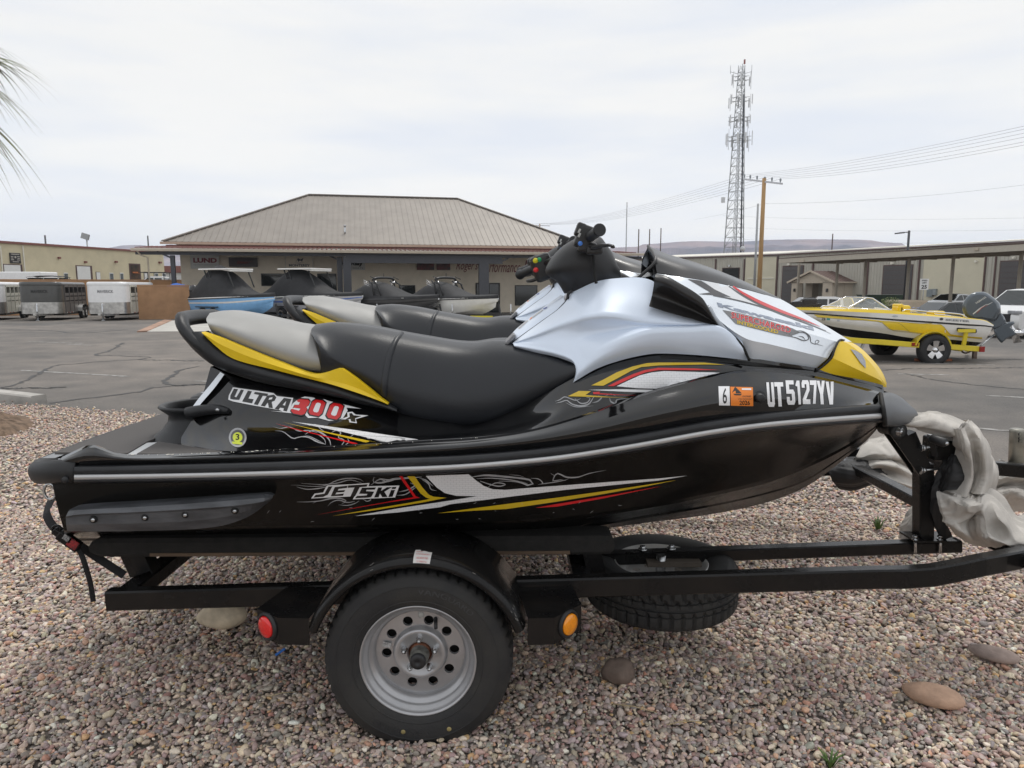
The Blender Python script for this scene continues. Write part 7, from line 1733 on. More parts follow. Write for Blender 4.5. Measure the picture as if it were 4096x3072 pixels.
build('cover_heap',rumple([W_((2040,1054,.06),(2075,1070,.09),(2110,1062,.08),(2138,1054,.04),(2166,1075,.05),(2188,1112,.06),(2240,1120,.06)),W_((2029,1066,.12),(2070,1086,.22),(2108,1078,.16),(2140,1074,.14),(2165,1095,.13),(2192,1130,.16),(2250,1140,.15)),W_((2031,1088,.16),(2064,1108,.20),(2100,1094,.26),(2135,1100,.20),(2160,1122,.24),(2200,1150,.22),(2255,1158,.2)),W_((2038,1112,.17),(2070,1130,.18),(2106,1122,.15),(2128,1130,.22),(2158,1148,.20),(2198,1170,.26),(2255,1176,.24)),W_((2046,1132,.15),(2080,1150,.20),(2112,1150,.15),(2136,1162,.24),(2166,1172,.26),(2208,1184,.25),(2258,1190,.24)),W_((2066,1162,.08),(2096,1176,.11),(2122,1184,.12),(2144,1184,.16),(2174,1188,.18),(2212,1198,.16),(2260,1206,.16))],70,9,.022,10,11),m_cvr,cv)
build('cover_black_panel',rumple([W_((2052,985,.05),(2064,983,.07),(2078,995,.08),(2090,1010,.09)),W_((2042,1010,.06),(2058,1005,.1),(2078,1015,.12),(2100,1028,.12)),W_((2032,1045,.06),(2050,1045,.11),(2075,1042,.13),(2098,1040,.12)),W_((2026,1072,.06),(2045,1058,.10),(2070,1056,.12),(2094,1050,.11))],24,6,.008,12,8),m_cvrb,cv)
build('cover_black_panel',rumple([W_((2040,1000,.04),(2050,990,.05)),W_((2012,1060,.04),(2030,1060,.06)),W_((2016,1120,.04),(2034,1100,.07)),W_((2036,1168,.03),(2058,1160,.06))],14,6,.008,10,2),m_cvrb,cv)
build('cover_hang',rumple([W_((1990,1085,-.12),(1972,1100,-.12),(1955,1125,-.12),(1944,1165,-.12)),W_((2000,1090,-.05),(1988,1110,-.05),(1975,1135,-.05),(1966,1170,-.05)),W_((2030,1090,-.1),(2020,1115,-.1),(2010,1140,-.1),(2000,1172,-.1))],24,8,.01,10,9),m_cvr,cv)
cv2=thing('storage_cover','folded grey storage cover with black end behind the near bow','cover',at(1900,1060,YC+SEP))
W2=lambda*p:[at(u,v,YC+SEP-w)for u,v,w in p]
build('cover_fold',rumple([W2((1880,950,-.05),(1915,944,-.05),(1950,955,-.05),(1990,985,-.05)),W2((1862,968,.08),(1900,958,.10),(1945,968,.1),(1995,1000,.1)),W2((1850,990,.14),(1895,982,.18),(1940,988,.18),(2000,1015,.16)),W2((1845,1000,.10),(1890,992,.12),(1935,1000,.14),(2000,1030,.12))],36,8,.02,8,4),m_cvr,cv2)
build('cover_fold',rumple([W2((1862,1000,.10),(1900,990,.12),(1945,998,.12),(2000,1035,.1)),W2((1872,1012,.2),(1905,1004,.24),(1950,1015,.22),(2005,1048,.2)),W2((1880,1022,.22),(1910,1018,.16),(1950,1030,.2),(2000,1052,.2)),W2((1884,1030,.2),(1915,1032,.25),(1950,1045,.25),(1996,1062,.22)),W2((1890,1038,.14),(1925,1052,.16),(1955,1062,.16),(1990,1072,.14))],36,8,.014,9,6),m_cvr,cv2)
build('cover_black_end',rumple([W2((1800,1003,.05),(1830,990,.06),(1860,988,.08),(1880,995,.1)),W2((1792,1020,.14),(1830,1010,.2),(1868,1008,.22),(1905,1015,.2)),W2((1800,1040,.16),(1835,1035,.24),(1875,1030,.25),(1918,1026,.2)),W2((1815,1058,.1),(1845,1060,.14),(1880,1050,.15),(1920,1034,.12))],30,8,.012,8,3),m_cvrb,cv2)
build('cover_fold',rumple([W2((2140,1022,.05),(2175,1016,.06),(2215,1012,.05),(2260,1010,.05)),W2((2146,1040,.16),(2180,1030,.18),(2215,1032,.16),(2260,1035,.15)),W2((2150,1052,.12),(2185,1048,.12),(2220,1050,.1),(2260,1052,.1)),W2((2148,1075,.2),(2190,1062,.26),(2225,1075,.24),(2260,1085,.2)),W2((2170,1110,.14),(2200,1105,.18),(2230,1115,.16),(2260,1125,.15))],36,8,.018,8,12),m_cvr,cv2)
# ------------------ boats, horse trailers, cars
m_cover=M('black_canvas_cover',(.022,.022,.024),rough=.75,var=.25,vscale=3,bump=.25,bscale=14)
m_gelw=M('white_gelcoat',(.72,.71,.68),rough=.2,coat=.5,var=.04)
m_chrome=M('chrome',(.75,.75,.76),rough=.1,metal=1,var=.05)
m_blkpow=M('black_powdercoat',(.012,.012,.013),rough=.35,var=.1)
def hullrow(L,B,zf,wf,n=26):
 out=[]
 for i in range(n):
  t=i/(n-1); x=-L/2+L*t; out.append(Vector((x,-B/2*wf(t),zf(t))))
 return out
def runabout(name,label,u,v,Y,L,B,head,hullm,topm,stripe=None,cover=True,tower=None,ttop=False,outboard=False,group=None,peak=.9,D=1.0,covlabel=None,bottomm=None):
 p=on_lot(u,v); k_=(u-1106)*PXV; z0=lot_z(k_*Y,Y)+.06
 root=thing(name,label,'boat',(k_*Y,Y,z0),rz=head,group=group)
 plan=lambda t,e=2.6:(1-max(0,(t-.45)/.55)**e)*(.93+.07*min(1,t*4))
 sheer=hullrow(L,B,lambda t:D+.22*t*t+.05*math.sin(t*3.1),lambda t:max(.012,plan(t)))
 rub=[Vector((q.x,q.y*1.012,q.z-.10))for q in sheer]
 mid=hullrow(L*.985,B*.95,lambda t:.60*D+.34*D*max(0,(t-.5)/.5)**2,lambda t:max(.012,plan(t,2.2)))
 chine=hullrow(L*.95,B*.84,lambda t:.26*D+.62*D*max(0,(t-.45)/.55)**2.2,lambda t:max(.01,plan(t,1.9)))
 keel=hullrow(L*.93,.001,lambda t:.0+.62*D*max(0,(t-.55)/.45)**2.4,lambda t:.01)
 fl=lambda r_:[Vector((q.x,-q.y,q.z))for q in r_]
 def sheet(nm,rows,mat,par,smooth=True):
  mb=MB(); mb.grid(rows,smooth); mb.grid([fl(r_)for r_ in rows],smooth); return build(nm,mb,mat,par,local=True)
 mb=MB()
 for s_ in(lambda r_:r_,fl):mb.grid(surf([s_(rub),s_(mid),s_(chine)],26,4));
 tr=[rub[0],mid[0],chine[0],keel[0],fl(chine)[0],fl(mid)[0],fl(rub)[0]]; mb.fan(tr)
 hb=build('hull',mb,hullm,root,local=True)
 mb=MB()
 for s_ in(lambda r_:r_,fl):
  st1=[c*.62+k2*.38+Vector((0,0,-.015))for c,k2 in zip(s_(chine),s_(keel))]
  mb.grid([s_(chine),st1,s_(keel)],smooth=False)
 build('hull_bottom',mb,bottomm or hullm,root,local=True)
 sheet('gunwale',[rub,[Vector((q.x,q.y*1.02,q.z+.05))for q in rub],sheer,[Vector((q.x,q.y*.93,q.z+.02))for q in sheer]],topm,root)
 if stripe is not None:
  a=[Vector((q.x,q.y*1.004,q.z-.14))for q in rub]; b_=[Vector((q.x,q.y*1.004,q.z-.22))for q in rub]
  md=lambda r_,f_:[q+(m2-q)*f_+Vector((0,-.012,0))for q,m2 in zip(rub,mid)]
  sheet('hull_stripe',[md(rub,.42),md(rub,.62)],stripe,hb)
 mb=MB(); mb.grid([[Vector((q.x,q.y*.93,q.z+.015))for q in sheer],[Vector((q.x,0,q.z+.05))for q in sheer],[Vector((q.x,-q.y*.93,q.z+.015))for q in sheer]]); build('deck',mb,topm,root,local=True)
 if cover:
  t0=.10 if outboard else.02; i0=int(t0*25)
  edge=[Vector((q.x,q.y*1.035,q.z-.12))for q in sheer[i0:]]; e2=[Vector((q.x,q.y*1.0,q.z+.03))for q in sheer[i0:]]
  def ph(t):return peak*math.exp(-(abs(t-.38)/.21)**2.4)+.42*peak*math.exp(-((t-.2)/.16)**2)+.12
  sh_=[Vector((q.x,q.y*.62,q.z+ph((i+i0)/25)*.72))for i,q in enumerate(sheer[i0:])]
  rg=[Vector((q.x,0,q.z+ph((i+i0)/25)))for i,q in enumerate(sheer[i0:])]
  mb=MB(); g_=surf([edge,e2,sh_,rg],40,5); mb.grid(g_); mb.grid([fl(r_)for r_ in g_]); mb.fan([r_[0]for r_ in g_]+[fl(r_)[0]for r_ in g_[::-1]][1:]); cvo=build('cover',mb,m_cover,root,local=True)
  mb=MB(); q=sheer[18]; mb.add([Vector((q.x+dx,q.y*1.037-.004,q.z+dz))for dx,dz in((-.3,-.06),(.12,-.055),(.12,-.02),(-.3,-.025))],[(0,1,2,3)]); build('cover_tag',mb,M('grey_tag',(.45,.44,.42),rough=.6,var=.3,vscale=40),cvo,local=True)
 if tower:
  for s_ in(-1,1):
   mb=MB(); x0=L*(-.10); y0=s_*B*.46; zt=D+1.12
   mb.tube([Vector((x0+.75,y0,D+.05)),Vector((x0+.35,y0*.98,D+.9)),Vector((x0+.05,y0*.9,zt))],.05,8); mb.tube([Vector((x0+.2,y0,D+.05)),Vector((x0+.0,y0*.97,D+.9)),Vector((x0-.25,y0*.9,zt-.02))],.045,8)
   for k2 in range(4):mb.tube([Vector((x0+.7-.13*k2,y0,D+.2+.33*k2)),Vector((x0+.13-.07*k2,y0,D+.35+.33*k2))],.025,6)
   o=build('tower_leg',mb,m_blkpow,root,local=True)
   mb=MB(); mb.lathe([(0,-.1),(.07,-.08),(.085,.06),(0,.09)],(x0+.1,y0*.8,zt-.12),'X',12); build('tower_speaker',mb,m_chrome,o,local=True)
   mb=MB()
   for k2 in range(3):mb.tube([Vector((x0-.1,y0*1.0,D+.75+.1*k2)),Vector((x0-.45,y0*1.15,D+.95+.1*k2))],.012,5)
   build('board_rack',mb,m_chrome,o,local=True)
  mb=MB(); x0=L*(-.10); zt=D+1.12; mb.tube(cat([Vector((x0,-B*.42,zt)),Vector((x0+.05,-B*.36,zt+.10)),Vector((x0+.08,0,zt+.16)),Vector((x0+.05,B*.36,zt+.10)),Vector((x0,B*.42,zt))],16),.07,8); mb.cyl((x0+.05,0,zt+.2),(x0+.05,0,zt+.42),.02,6); build('tower_arch',mb,m_blkpow,root,local=True)
 if ttop:
  x0=-L*.06
  mb=MB(); mb.box((x0-.25,0,D+1.64),(2.5,B*.78,.09),bev=.03); mb.box((x0+.6,0,D+1.59),(.9,B*.7,.08),ry=R(7),bev=.02); to=build('hardtop',mb,m_gelw,root,local=True)
  for s_ in(-1,1):
   mb=MB(); y0=s_*B*.36
   for dx in(0,.32):mb.tube([Vector((x0-.35+dx*.5,y0,D)),Vector((x0-.75+dx,y0,D+.75)),Vector((x0-1.05+dx,y0,D+1.62))],.04,8)
   for k2 in range(4):mb.tube([Vector((x0-.45-.14*k2,y0,D+.2+.28*k2)),Vector((x0-.18-.14*k2,y0,D+.4+.28*k2))],.025,6)
   build('hardtop_frame',mb,m_blkpow,root,local=True)
   mb=MB(); mb.bar((x0+1.15,y0*.9,D+.62),(x0+.70,y0*.9,D+1.60),.05,.05); build('hardtop_post',mb,m_blkpow,root,local=True)
 if outboard:
  mb=MB(); x0=-L/2-.25; rows_=[]
  for z,rx,ry,dx in((D+.0,.16,.12,0),(D+.12,.30,.2,-.02),(D+.35,.33,.24,-.05),(D+.58,.30,.22,-.05),(D+.72,.2,.16,-.02),(D+.76,.05,.05,0)):
   rows_.append([Vector((x0+dx+rx*math.cos(a),ry*math.sin(a),z))for a in np.linspace(0,6.2832,21)[:-1]])
  mb.grid(rows_,wrap=True); mb.box((x0,0,D-.3),(.22,.14,.75)); mb.box((x0,0,-.1),(.3,.06,.5)); build('outboard_motor',mb,M('black_outboard',(.012,.012,.014),rough=.2,coat=.4,var=.1),root,local=True)
 q=sheer[-1]; mb=MB(); mb.box((q.x-.06,0,q.z-.16),(.14,.1,.12),bev=.02); build('bow_fitting',mb,m_steel,root,local=True)
 return root
def bunk_trailer(label,u,Y,L,head,group,col=None):
 k_=(u-1106)*PXV; z0=lot_z(k_*Y,Y)
 root=thing('boat_trailer',label,'trailer',(k_*Y,Y,z0),rz=head,group=group); m_=col or m_blkpow
 for s_ in(-1,1):
  mb=MB(); mb.bar((-L*.5,s_*.9,.25),(L*.2,s_*.9,.25),.08,.14); mb.bar((L*.2,s_*.9,.25),(L*.55,s_*.08,.25),.08,.14); build('side_rail',mb,m_,root,local=True)
  for x in(-L*.22,-L*.09):
   mb=MB(); mb.lathe([(.0,-.06),(.16,-.06),(.2,-.09),(.3,-.1),(.33,-.06),(.33,.06),(.3,.1),(.2,.09),(.16,.06),(0,.06)],(x,s_*1.12,.33),'Y',28); w=build('wheel',mb,m_tyre_far,root,local=True)
   mb=MB(); mb.lathe([(0,-.07),(.06,-.075),(.17,-.072),(.19,-.09)],(x,s_*1.12,.33),'Y',20)if s_<0 else mb.lathe([(0,.07),(.06,.075),(.17,.072),(.19,.09)],(x,s_*1.12,.33),'Y',20); build('rim',mb,m_chrome,w,local=True)
  mb=MB(); mb.box((-L*.155,s_*1.14,.72),(1.7,.3,.05),bev=.02); build('fender',mb,m_,root,local=True)
 mb=MB(); mb.bar((L*.50,0,.25),(L*.68,0,.28),.1,.12); mb.bar((L*.52,0,.3),(L*.5,0,.9),.08,.08); build('tongue',mb,m_,root,local=True)
 mb=MB(); mb.cyl((L*.62,.1,.1),(L*.62,.1,.9),.04,10); build('jack',mb,m_steel,root,local=True)
 return root
m_tyre_far=M('tyre_rubber_far',(.022,.022,.023),rough=.7,var=.2)
GB='boats under black covers on trailers at the showroom'
m_blue=M('sky_blue_gelcoat',(.22,.46,.78),rough=.2,coat=.5,var=.06)
m_char=M('charcoal_gelcoat',(.06,.06,.062),rough=.25,coat=.4,var=.1)
rb1=runabout('covered_boat','sky blue boat with white hardtop, black outboard and black cover, leftmost at the showroom',512,694,41.2,6.3,2.3,R(-27),m_blue,m_gelw,stripe=m_gelw,ttop=True,outboard=True,group=GB,peak=1.45,D=1.14)
mb=MB(); mb.prism([(-3.1,-1.02,1.12),(-1.55,-1.06,1.12),(-1.7,-1.02,1.42),(-2.95,-.98,1.30)],(0,.25,0)); build('stern_coaming',mb,m_gelw,rb1,local=True)
mb=MB(); mb.box((-3.2,0,.72),(.35,2.0,.08)); build('swim_platform',mb,m_gelw,rb1,local=True)
rb2=runabout('covered_boat','large white boat with white hardtop and black cover, second from left at the showroom',683,692,42.6,7.1,2.45,R(-25),M('pale_grey_gelcoat',(.50,.50,.52),rough=.2,coat=.5,var=.05),m_gelw,stripe=M('blue_pinstripe',(.08,.16,.5),rough=.3),ttop=True,group=GB,peak=1.3,D=1.2)
rb3=runabout('covered_boat','charcoal wake boat with black tower and black cover, third from left',850,692,42.0,6.5,2.4,R(-27),m_char,m_char,stripe=m_blkpow,tower=True,group=GB,peak=.75,D=1.05)
rb4=runabout('covered_boat','white hulled wake boat with black tower and cover beside the dark column',982,692,41.8,6.2,2.35,R(-32),m_gelw,m_gelw,tower=True,group=GB,peak=.75,D=1.05)
for u,Y,L,h,lb in((512,41.2,6.3,R(-27),'dark boat trailer under the sky blue boat'),(683,42.6,7.1,R(-25),'dark boat trailer under the large white hardtop boat'),(850,42.0,6.5,R(-27),'dark boat trailer under the charcoal wake boat'),(982,41.8,6.2,R(-32),'black boat trailer under the white hulled wake boat')):
 bunk_trailer(lb,u,Y,L,h,'trailers under the showroom boats')
mb=MB(); c=on_lot(1040,691); mb.box(c+Vector((0,0,.12)),(1.3,.5,.22),bev=.03); single('wheel_chock',mb,M('yellow_plastic_chock',(.65,.55,.02),rough=.5,var=.1),'flat yellow block on the ground by the white wake boat bow','block')
rbx=runabout('runabout_boat','white boat with black bimini top showing above the far block wall',98,640,52,6,2.3,R(12),m_gelw,m_gelw,cover=False,D=1.1)
mb=MB(); g_=[]
for x in np.linspace(-.6,1.7,9):g_.append([Vector((x,y,2.55+.12*math.cos(y*1.2)-.06*(x-.5)**2))for y in np.linspace(-1,1,9)])
mb.grid(g_); mb.grid([[p+Vector((0,0,-.14-.05*math.sin(i*2.3)))for i,p in enumerate(r_)]for r_ in(g_[0],g_[-1])]); build('bimini_top',mb,m_cover,rbx,local=True)
mb=MB()
for s_ in(-1,1):
 for x in(-.5,.6,1.6):mb.tube([Vector((.5,s_*1.0,1.1)),Vector((x,s_*.98,2.5))],.025,6)
build('bimini_frame',mb,m_chrome,rbx,local=True)
mb=MB(); mb.prism([Vector((-1.6,-.95,1.15)),Vector((.9,-.95,1.15)),Vector((.5,-.85,1.75)),Vector((-1.2,-.85,1.75))],(0,.03,0)); mb.prism([Vector((-1.6,.95,1.15)),Vector((.9,.95,1.15)),Vector((.5,.85,1.75)),Vector((-1.2,.85,1.75))],(0,-.03,0)); build('windscreen',mb,M('pale_windscreen',(.30,.36,.38),rough=.08,var=.1),rbx,local=True)
# ---- horse trailers
m_dia=M('brushed_aluminium',(.52,.51,.49),rough=.32,metal=.8,var=.25,vscale=4)
def horse_trailer(label,u,v,rz,W,L,top,slat,text=None):
 p=on_lot(u,v); root=thing('horse_trailer',label,'trailer',p,rz=rz,group='horse trailers parked in a row')
 zb,zt,zm=.38,1.93,1.0; hw=W/2
 nose=[Vector((hw*math.copysign(abs(math.sin(a))**.45,math.sin(a)),-.62*abs(math.cos(a))**.8,0))for a in np.linspace(-R(90),R(90),25)]
 N=lambda z,k=1.0:[Vector((q.x*k,q.y*k,z))for q in nose]
 yf=.30
 def band(z0,z1,k=1.0):
  a,b_=N(z0,k),N(z1,k); a=[Vector((-hw*k,yf,z0))]+a+[Vector((hw*k,yf,z0))]; b_=[Vector((-hw*k,yf,z1))]+b_+[Vector((hw*k,yf,z1))]; return[a,b_]
 mb=MB(); mb.grid(band(zm,zt)); up_=build('front_panel',mb,top,root,local=True)
 mb=MB(); mb.grid(band(zb,zm,1.004)); build('diamond_plate_apron',mb,m_dia,root,local=True)
 mb=MB(); outl=[Vector((-hw,L,0))]+[Vector((q.x,q.y,0))for q in nose]+[Vector((hw,L,0))]
 rows_=[[Vector((q.x*k,q.y*k if q.y<0 else q.y,z))for q in outl]for k,z in((1.0,zt-.03),(1.015,zt),(1.015,zt+.07),(.985,zt+.15),(.92,zt+.18))]
 mb.grid(rows_,smooth=True); mb.fan(rows_[-1]); build('roof',mb,top,root,local=True)
 mb=MB(); mb.box((0,L/2,zb-.05),(W,L,.12)); build('floor',mb,M('dark_floor',(.05,.045,.04),rough=.9,var=.2),root,local=True)
 for s_ in(-1,1):
  x=s_*hw
  mb=MB(); mb.box((x,(yf+L)/2,.62),(.03,L-yf,.45)); build('side_skirt',mb,slat,root,local=True)
  for z,h in((.92,.2),(1.18,.2),(1.42,.16)):
   mb=MB(); mb.box((x,(yf+L)/2,z),(.025,L-yf,h)); build('side_slat',mb,slat,root,local=True)
  for i in range(6):
   y=yf+(L-yf)*i/5; mb=MB(); mb.box((x+s_*.015,y,(zb+zt)/2),(.05,.07,zt-zb)); build('side_post',mb,slat,root,local=True)
  mb=MB(); mb.box((x,(yf+L)/2,zt-.05),(.05,L-yf,.10)); build('top_rail',mb,slat,root,local=True)
  yc=L*.72
  mb=MB(); a_=np.linspace(0,math.pi,16); mb.grid([[Vector((x+s_*.01,yc-.72*math.cos(t),.42+.42*math.sin(t)**.5))for t in a_],[Vector((x+s_*.26,yc-.72*math.cos(t),.42+.40*math.sin(t)**.5))for t in a_]]); build('fender',mb,m_dia,root,local=True)
  for dy in(-.38,.38):
   c=Vector((x+s_*.13,yc+dy,.34)); mb=MB(); mb.lathe([(0,-.07),(.17,-.07),(.2,-.1),(.31,-.1),(.345,-.06),(.345,.06),(.31,.1),(.2,.1),(.17,.07),(0,.07)],c,'X',28); w=build('wheel',mb,m_tyre_far,root,local=True)
   mb=MB(); mb.lathe([(0,s_*.09),(.05,s_*.09),(.06,s_*.075),(.18,s_*.075),(.2,s_*.1)],c,'X',20); build('rim',mb,M('white_wheel',(.55,.55,.54),rough=.4,var=.1),w,local=True)
  for i in range(5):
   mb=MB(); mb.box((x+s_*.02,yf+.2+i*.32,zb+.02),(.01,.1,.05)); build('reflector',mb,M('red_reflector',(.4,.02,.02),rough=.3,var=0)if i%2 else M('white_reflector',(.7,.7,.7),rough=.3,var=0),root,local=True)
 mb=MB(); mb.box((0,L,(zb+zt)/2),(W,.05,zt-zb)); build('rear_gate',mb,slat,root,local=True)
 mb=MB(); mb.bar((-.5,-.2,zb-.05),(0,-1.35,zb-.05),.08,.1); mb.bar((.5,-.2,zb-.05),(0,-1.35,zb-.05),.08,.1); mb.box((0,-1.45,zb),(.14,.3,.1)); to=build('tongue',mb,m_dia,root,local=True)
 mb=MB(); mb.cyl((0,-1.1,.05),(0,-1.1,.95),.045,10); mb.cyl((0,-1.1,.02),(0,-1.1,.05),.1,10); mb.bar((0,-1.1,.9),(.18,-1.12,.92),.03,.03); build('jack',mb,m_steel,to,local=True)
 if text:
  pts,fs=text_fit('MAVERICK',W*.40,.16,offset=.03)
  mb=MB(); mb.add([Vector((x-W*.20+.05,-.62*math.sqrt(max(0,1-min(1,abs((x-W*.20+.05)/hw))**4.4))**.8-.012,zt-.42+y))for x,y in pts],fs); build('lettering',mb,text,up_,local=True,fix=False)
 return root
m_tw=M('trailer_white',(.84,.84,.84),rough=.3,coat=.3,var=.04); m_tg=M('trailer_dark_grey',(.075,.075,.072),rough=.35,coat=.3,var=.08)
m_slw=M('trailer_cream_slats',(.60,.58,.50),rough=.5,var=.1)
horse_trailer('white horse trailer nearest the showroom, diamond plate apron below',239,692,R(11),2.0,4.6,m_tw,m_slw,M('grey_lettering',(.25,.25,.26),rough=.5,var=0))
horse_trailer('dark grey horse trailer between the two white ones',96,692,R(18),2.0,4.8,m_tg,M('trailer_grey_slats',(.13,.12,.115),rough=.5,var=.1),M('dark_lettering',(.02,.02,.02),rough=.5,var=0))
horse_trailer('white horse trailer cut off by the left edge of the photo',-32,692,R(22),2.0,4.6,m_tw,M('trailer_yellowish_slats',(.58,.57,.50),rough=.5,var=.1),M('grey_lettering',(.25,.25,.26)))
c=at(42,590,58); mb=MB(); mb.box((c.x,c.y,1.25),(4.8,2.2,3.0),bev=.08); single('cargo_trailer',mb,m_tw,'white box trailer above the block wall at far left','trailer')
# ---- cars
def car(name,label,cat_,pos,rz,L,W,H,paint,prof,glass_polys,group=None,wheels=((-.3,.3)),wr=.33,extra=None):
 """prof: side outline (x, z) as fractions of L and H, front at +x"""
 root=thing(name,label,cat_,pos,rz=rz,group=group)
 P=[(x*L,z*H)for x,z in prof]; belt=.60*H
 hw=lambda z:W/2*(1-.015*abs(z/H-.35))if z<belt else W/2*(1-.22*((z-belt)/(H-belt)))
 left=[Vector((x,hw(z),z))for x,z in P]; right=[Vector((x,-hw(z),z))for x,z in P]; n=len(P)
 tr=tessellate_polygon([[Vector((x,z,0))for x,z in P]])
 mb=MB(); mb.add(left+right,[tuple(t)for t in tr]+[tuple(n+i for i in t)[::-1]for t in tr]); mb.add(left+right,[(i,(i+1)%n,n+(i+1)%n,n+i)for i in range(n)],True)
 body=build('body',mb,paint,root,local=True)
 for nm,poly in glass_polys:
  for s_ in(-1,1):
   if nm=='side_window':
    mb=MB(); q=[Vector((x*L,s_*(hw(z*H)+.006),z*H))for x,z in poly]; mb.prism(q,(0,-s_*.02,0)); build(nm,mb,m_glass,root,local=True)
  if nm!='side_window':
   (xa,za),(xb2,zb2)=poly; ya,yb=hw(za*H)*.93,hw(zb2*H)*.90; off=Vector((.012 if xa>xb2 else-.012,0,.012)); mb=MB(); mb.add([Vector((xa*L,-ya,za*H))+off,Vector((xa*L,ya,za*H))+off,Vector((xb2*L,yb,zb2*H))+off,Vector((xb2*L,-yb,zb2*H))+off],[(0,1,2,3)]); build(nm,mb,m_glass,root,local=True)
 for wx in wheels:
  for s_ in(-1,1):
   c=Vector((wx*L,s_*(W/2-.10),wr)); mb=MB(); mb.lathe([(0,-.09),(wr*.62,-.09),(wr*.68,-.115),(wr*.93,-.11),(wr,-.07),(wr,.07),(wr*.93,.11),(wr*.68,.115),(wr*.62,.09),(0,.09)],c,'Y',26); w=build('wheel',mb,m_tyre_far,root,local=True)
   mb=MB(); mb.lathe([(0,s_*.10),(wr*.2,s_*.105),(wr*.3,s_*.095),(wr*.58,s_*.10),(wr*.66,s_*.12)],c,'Y',20); build('rim',mb,M('alloy_rim',(.45,.45,.46),rough=.25,metal=.8,var=.1),w,local=True)
   mb=MB(); mb.lathe([(0,s_*.005),(wr*1.16,s_*.005),(wr*1.16,-s_*.1)],Vector((wx*L,s_*W/2,wr)),'Y',26); build('wheel_arch',mb,m_gap,root,local=True)
 return root,hw
SEDAN=[(-.5,.30),(-.49,.52),(-.46,.60),(-.33,.64),(-.2,.93),(-.05,1.0),(.08,.98),(.22,.66),(.42,.56),(.49,.46),(.5,.25),(.44,.17),(-.45,.17)]
SG=[('side_window',[(-.28,.66),(-.185,.90),(.0,.95),(.0,.66)]),('side_window',[(.015,.66),(.015,.95),(.07,.93),(.19,.66)]),('windscreen',[(.22,.67),(.085,.97)]),('rear_window',[(-.32,.66),(-.205,.92)])]
SUVP=[(-.5,.30),(-.5,.62),(-.47,.90),(-.40,.98),(-.1,1.0),(.06,.97),(.22,.66),(.44,.58),(.5,.48),(.5,.24),(.44,.17),(-.46,.17)]
SUVG=[('side_window',[(-.44,.64),(-.41,.90),(-.22,.92),(-.22,.64)]),('side_window',[(-.205,.64),(-.205,.93),(-.02,.93),(-.02,.64)]),('side_window',[(-.005,.64),(-.005,.93),(.05,.92),(.19,.66)]),('windscreen',[(.22,.67),(.07,.96)]),('rear_window',[(-.495,.64),(-.47,.90)])]
PKP=[(-.5,.28),(-.5,.60),(-.12,.60),(-.10,.96),(-.04,1.0),(.12,1.0),(.24,.64),(.46,.60),(.5,.5),(.5,.24),(.44,.18),(-.46,.18)]
PKG=[('side_window',[(-.085,.64),(-.08,.92),(.02,.93),(.02,.64)]),('side_window',[(.035,.64),(.035,.93),(.12,.93),(.215,.65)]),('windscreen',[(.24,.65),(.13,.98)]),('rear_window',[(-.115,.66),(-.10,.92)])]
m_cw=M('car_white',(.72,.72,.71),rough=.2,coat=.7,var=.03); m_csl=M('car_silver',(.48,.49,.50),rough=.2,metal=.5,coat=.6,var=.03); m_cbk=M('car_black',(.012,.012,.014),rough=.12,coat=.7,var=.05)
GC='cars parked across the lot'
def cpos(u,Y,vtop=None,H=1.5):
 x=(u-1106)*PXV*Y; z=lot_z(x,Y)if vtop is None else at(u,vtop,Y).z-H
 return Vector((x,Y,z))
pk,hwp=car('pickup_truck','white pickup truck with black windows behind the yellow boat','pickup truck',cpos(1790,40,640.5,1.86),R(158),5.6,1.95,1.86,m_cw,PKP,PKG,GC,(-.31,.33),.4)
mb=MB(); mb.box((1.15,-1.1,1.2),(.2,.25,.16),bev=.03); mb.box((1.15,1.1,1.2),(.2,.25,.16),bev=.03); build('door_mirrors',mb,m_cw,pk,local=True)
car('car','black car half hidden behind the hood and the white pickup','car',cpos(1738,52,642,1.5),R(170),4.6,1.85,1.5,m_cbk,SEDAN,SG,GC)
sc_,hws=car('convertible_car','silver convertible with black soft top in front of the metal warehouse','car',cpos(2052,52,635,1.35),R(200),4.6,1.85,1.35,m_csl,SEDAN,SG,GC)
mb=MB(); rows_=[]
for x,z,k2 in((-1.6,.62,.84),(-1.2,.82,.8),(-.85,.93,.76),(-.2,1.0,.74),(.38,.975,.74)):rows_.append([Vector((x,y*.92*k2,z*1.35+.03-.05*abs(y)**3))for y in np.linspace(-1,1,9)])
mb.grid(rows_); build('soft_top',mb,m_cover,sc_,local=True)
car('car','dark grey car under a black cover behind the yellow boat stern','car',cpos(2035,33,652,1.4),R(185),4.5,1.85,1.4,M('car_dark_grey',(.03,.03,.032),rough=.3,coat=.4,var=.1),SEDAN,SG,GC)
sv,hwv=car('suv','white sport utility vehicle cut off by the right edge behind the outboard','suv',cpos(2222,25.5),R(205),4.6,1.88,1.70,m_cw,SUVP,SUVG,GC,(-.30,.31),.37)
mb=MB(); mb.box((2.29,0,.72),(.06,1.3,.28),bev=.02); build('grille',mb,m_blkpow,sv,local=True)
for s_ in(-1,1):
 mb=MB(); mb.box((2.2,s_*.72,.92),(.22,.42,.12),bev=.03,rz=s_*-.35); build('headlight',mb,m_lens_far if False else M('headlight_glass',(.35,.36,.38),rough=.08,coat=.8,var=.2),sv,local=True)
 mb=MB(); mb.box((.75,s_*1.05,1.12),(.18,.24,.15),bev=.03); build('door_mirror',mb,m_cw,sv,local=True)
mb=MB(); mb.lathe([(.07,.0),(.08,.012),(.095,.012),(.10,0)],(2.325,0,.86),'X',20); build('badge',mb,m_chrome,sv,local=True)
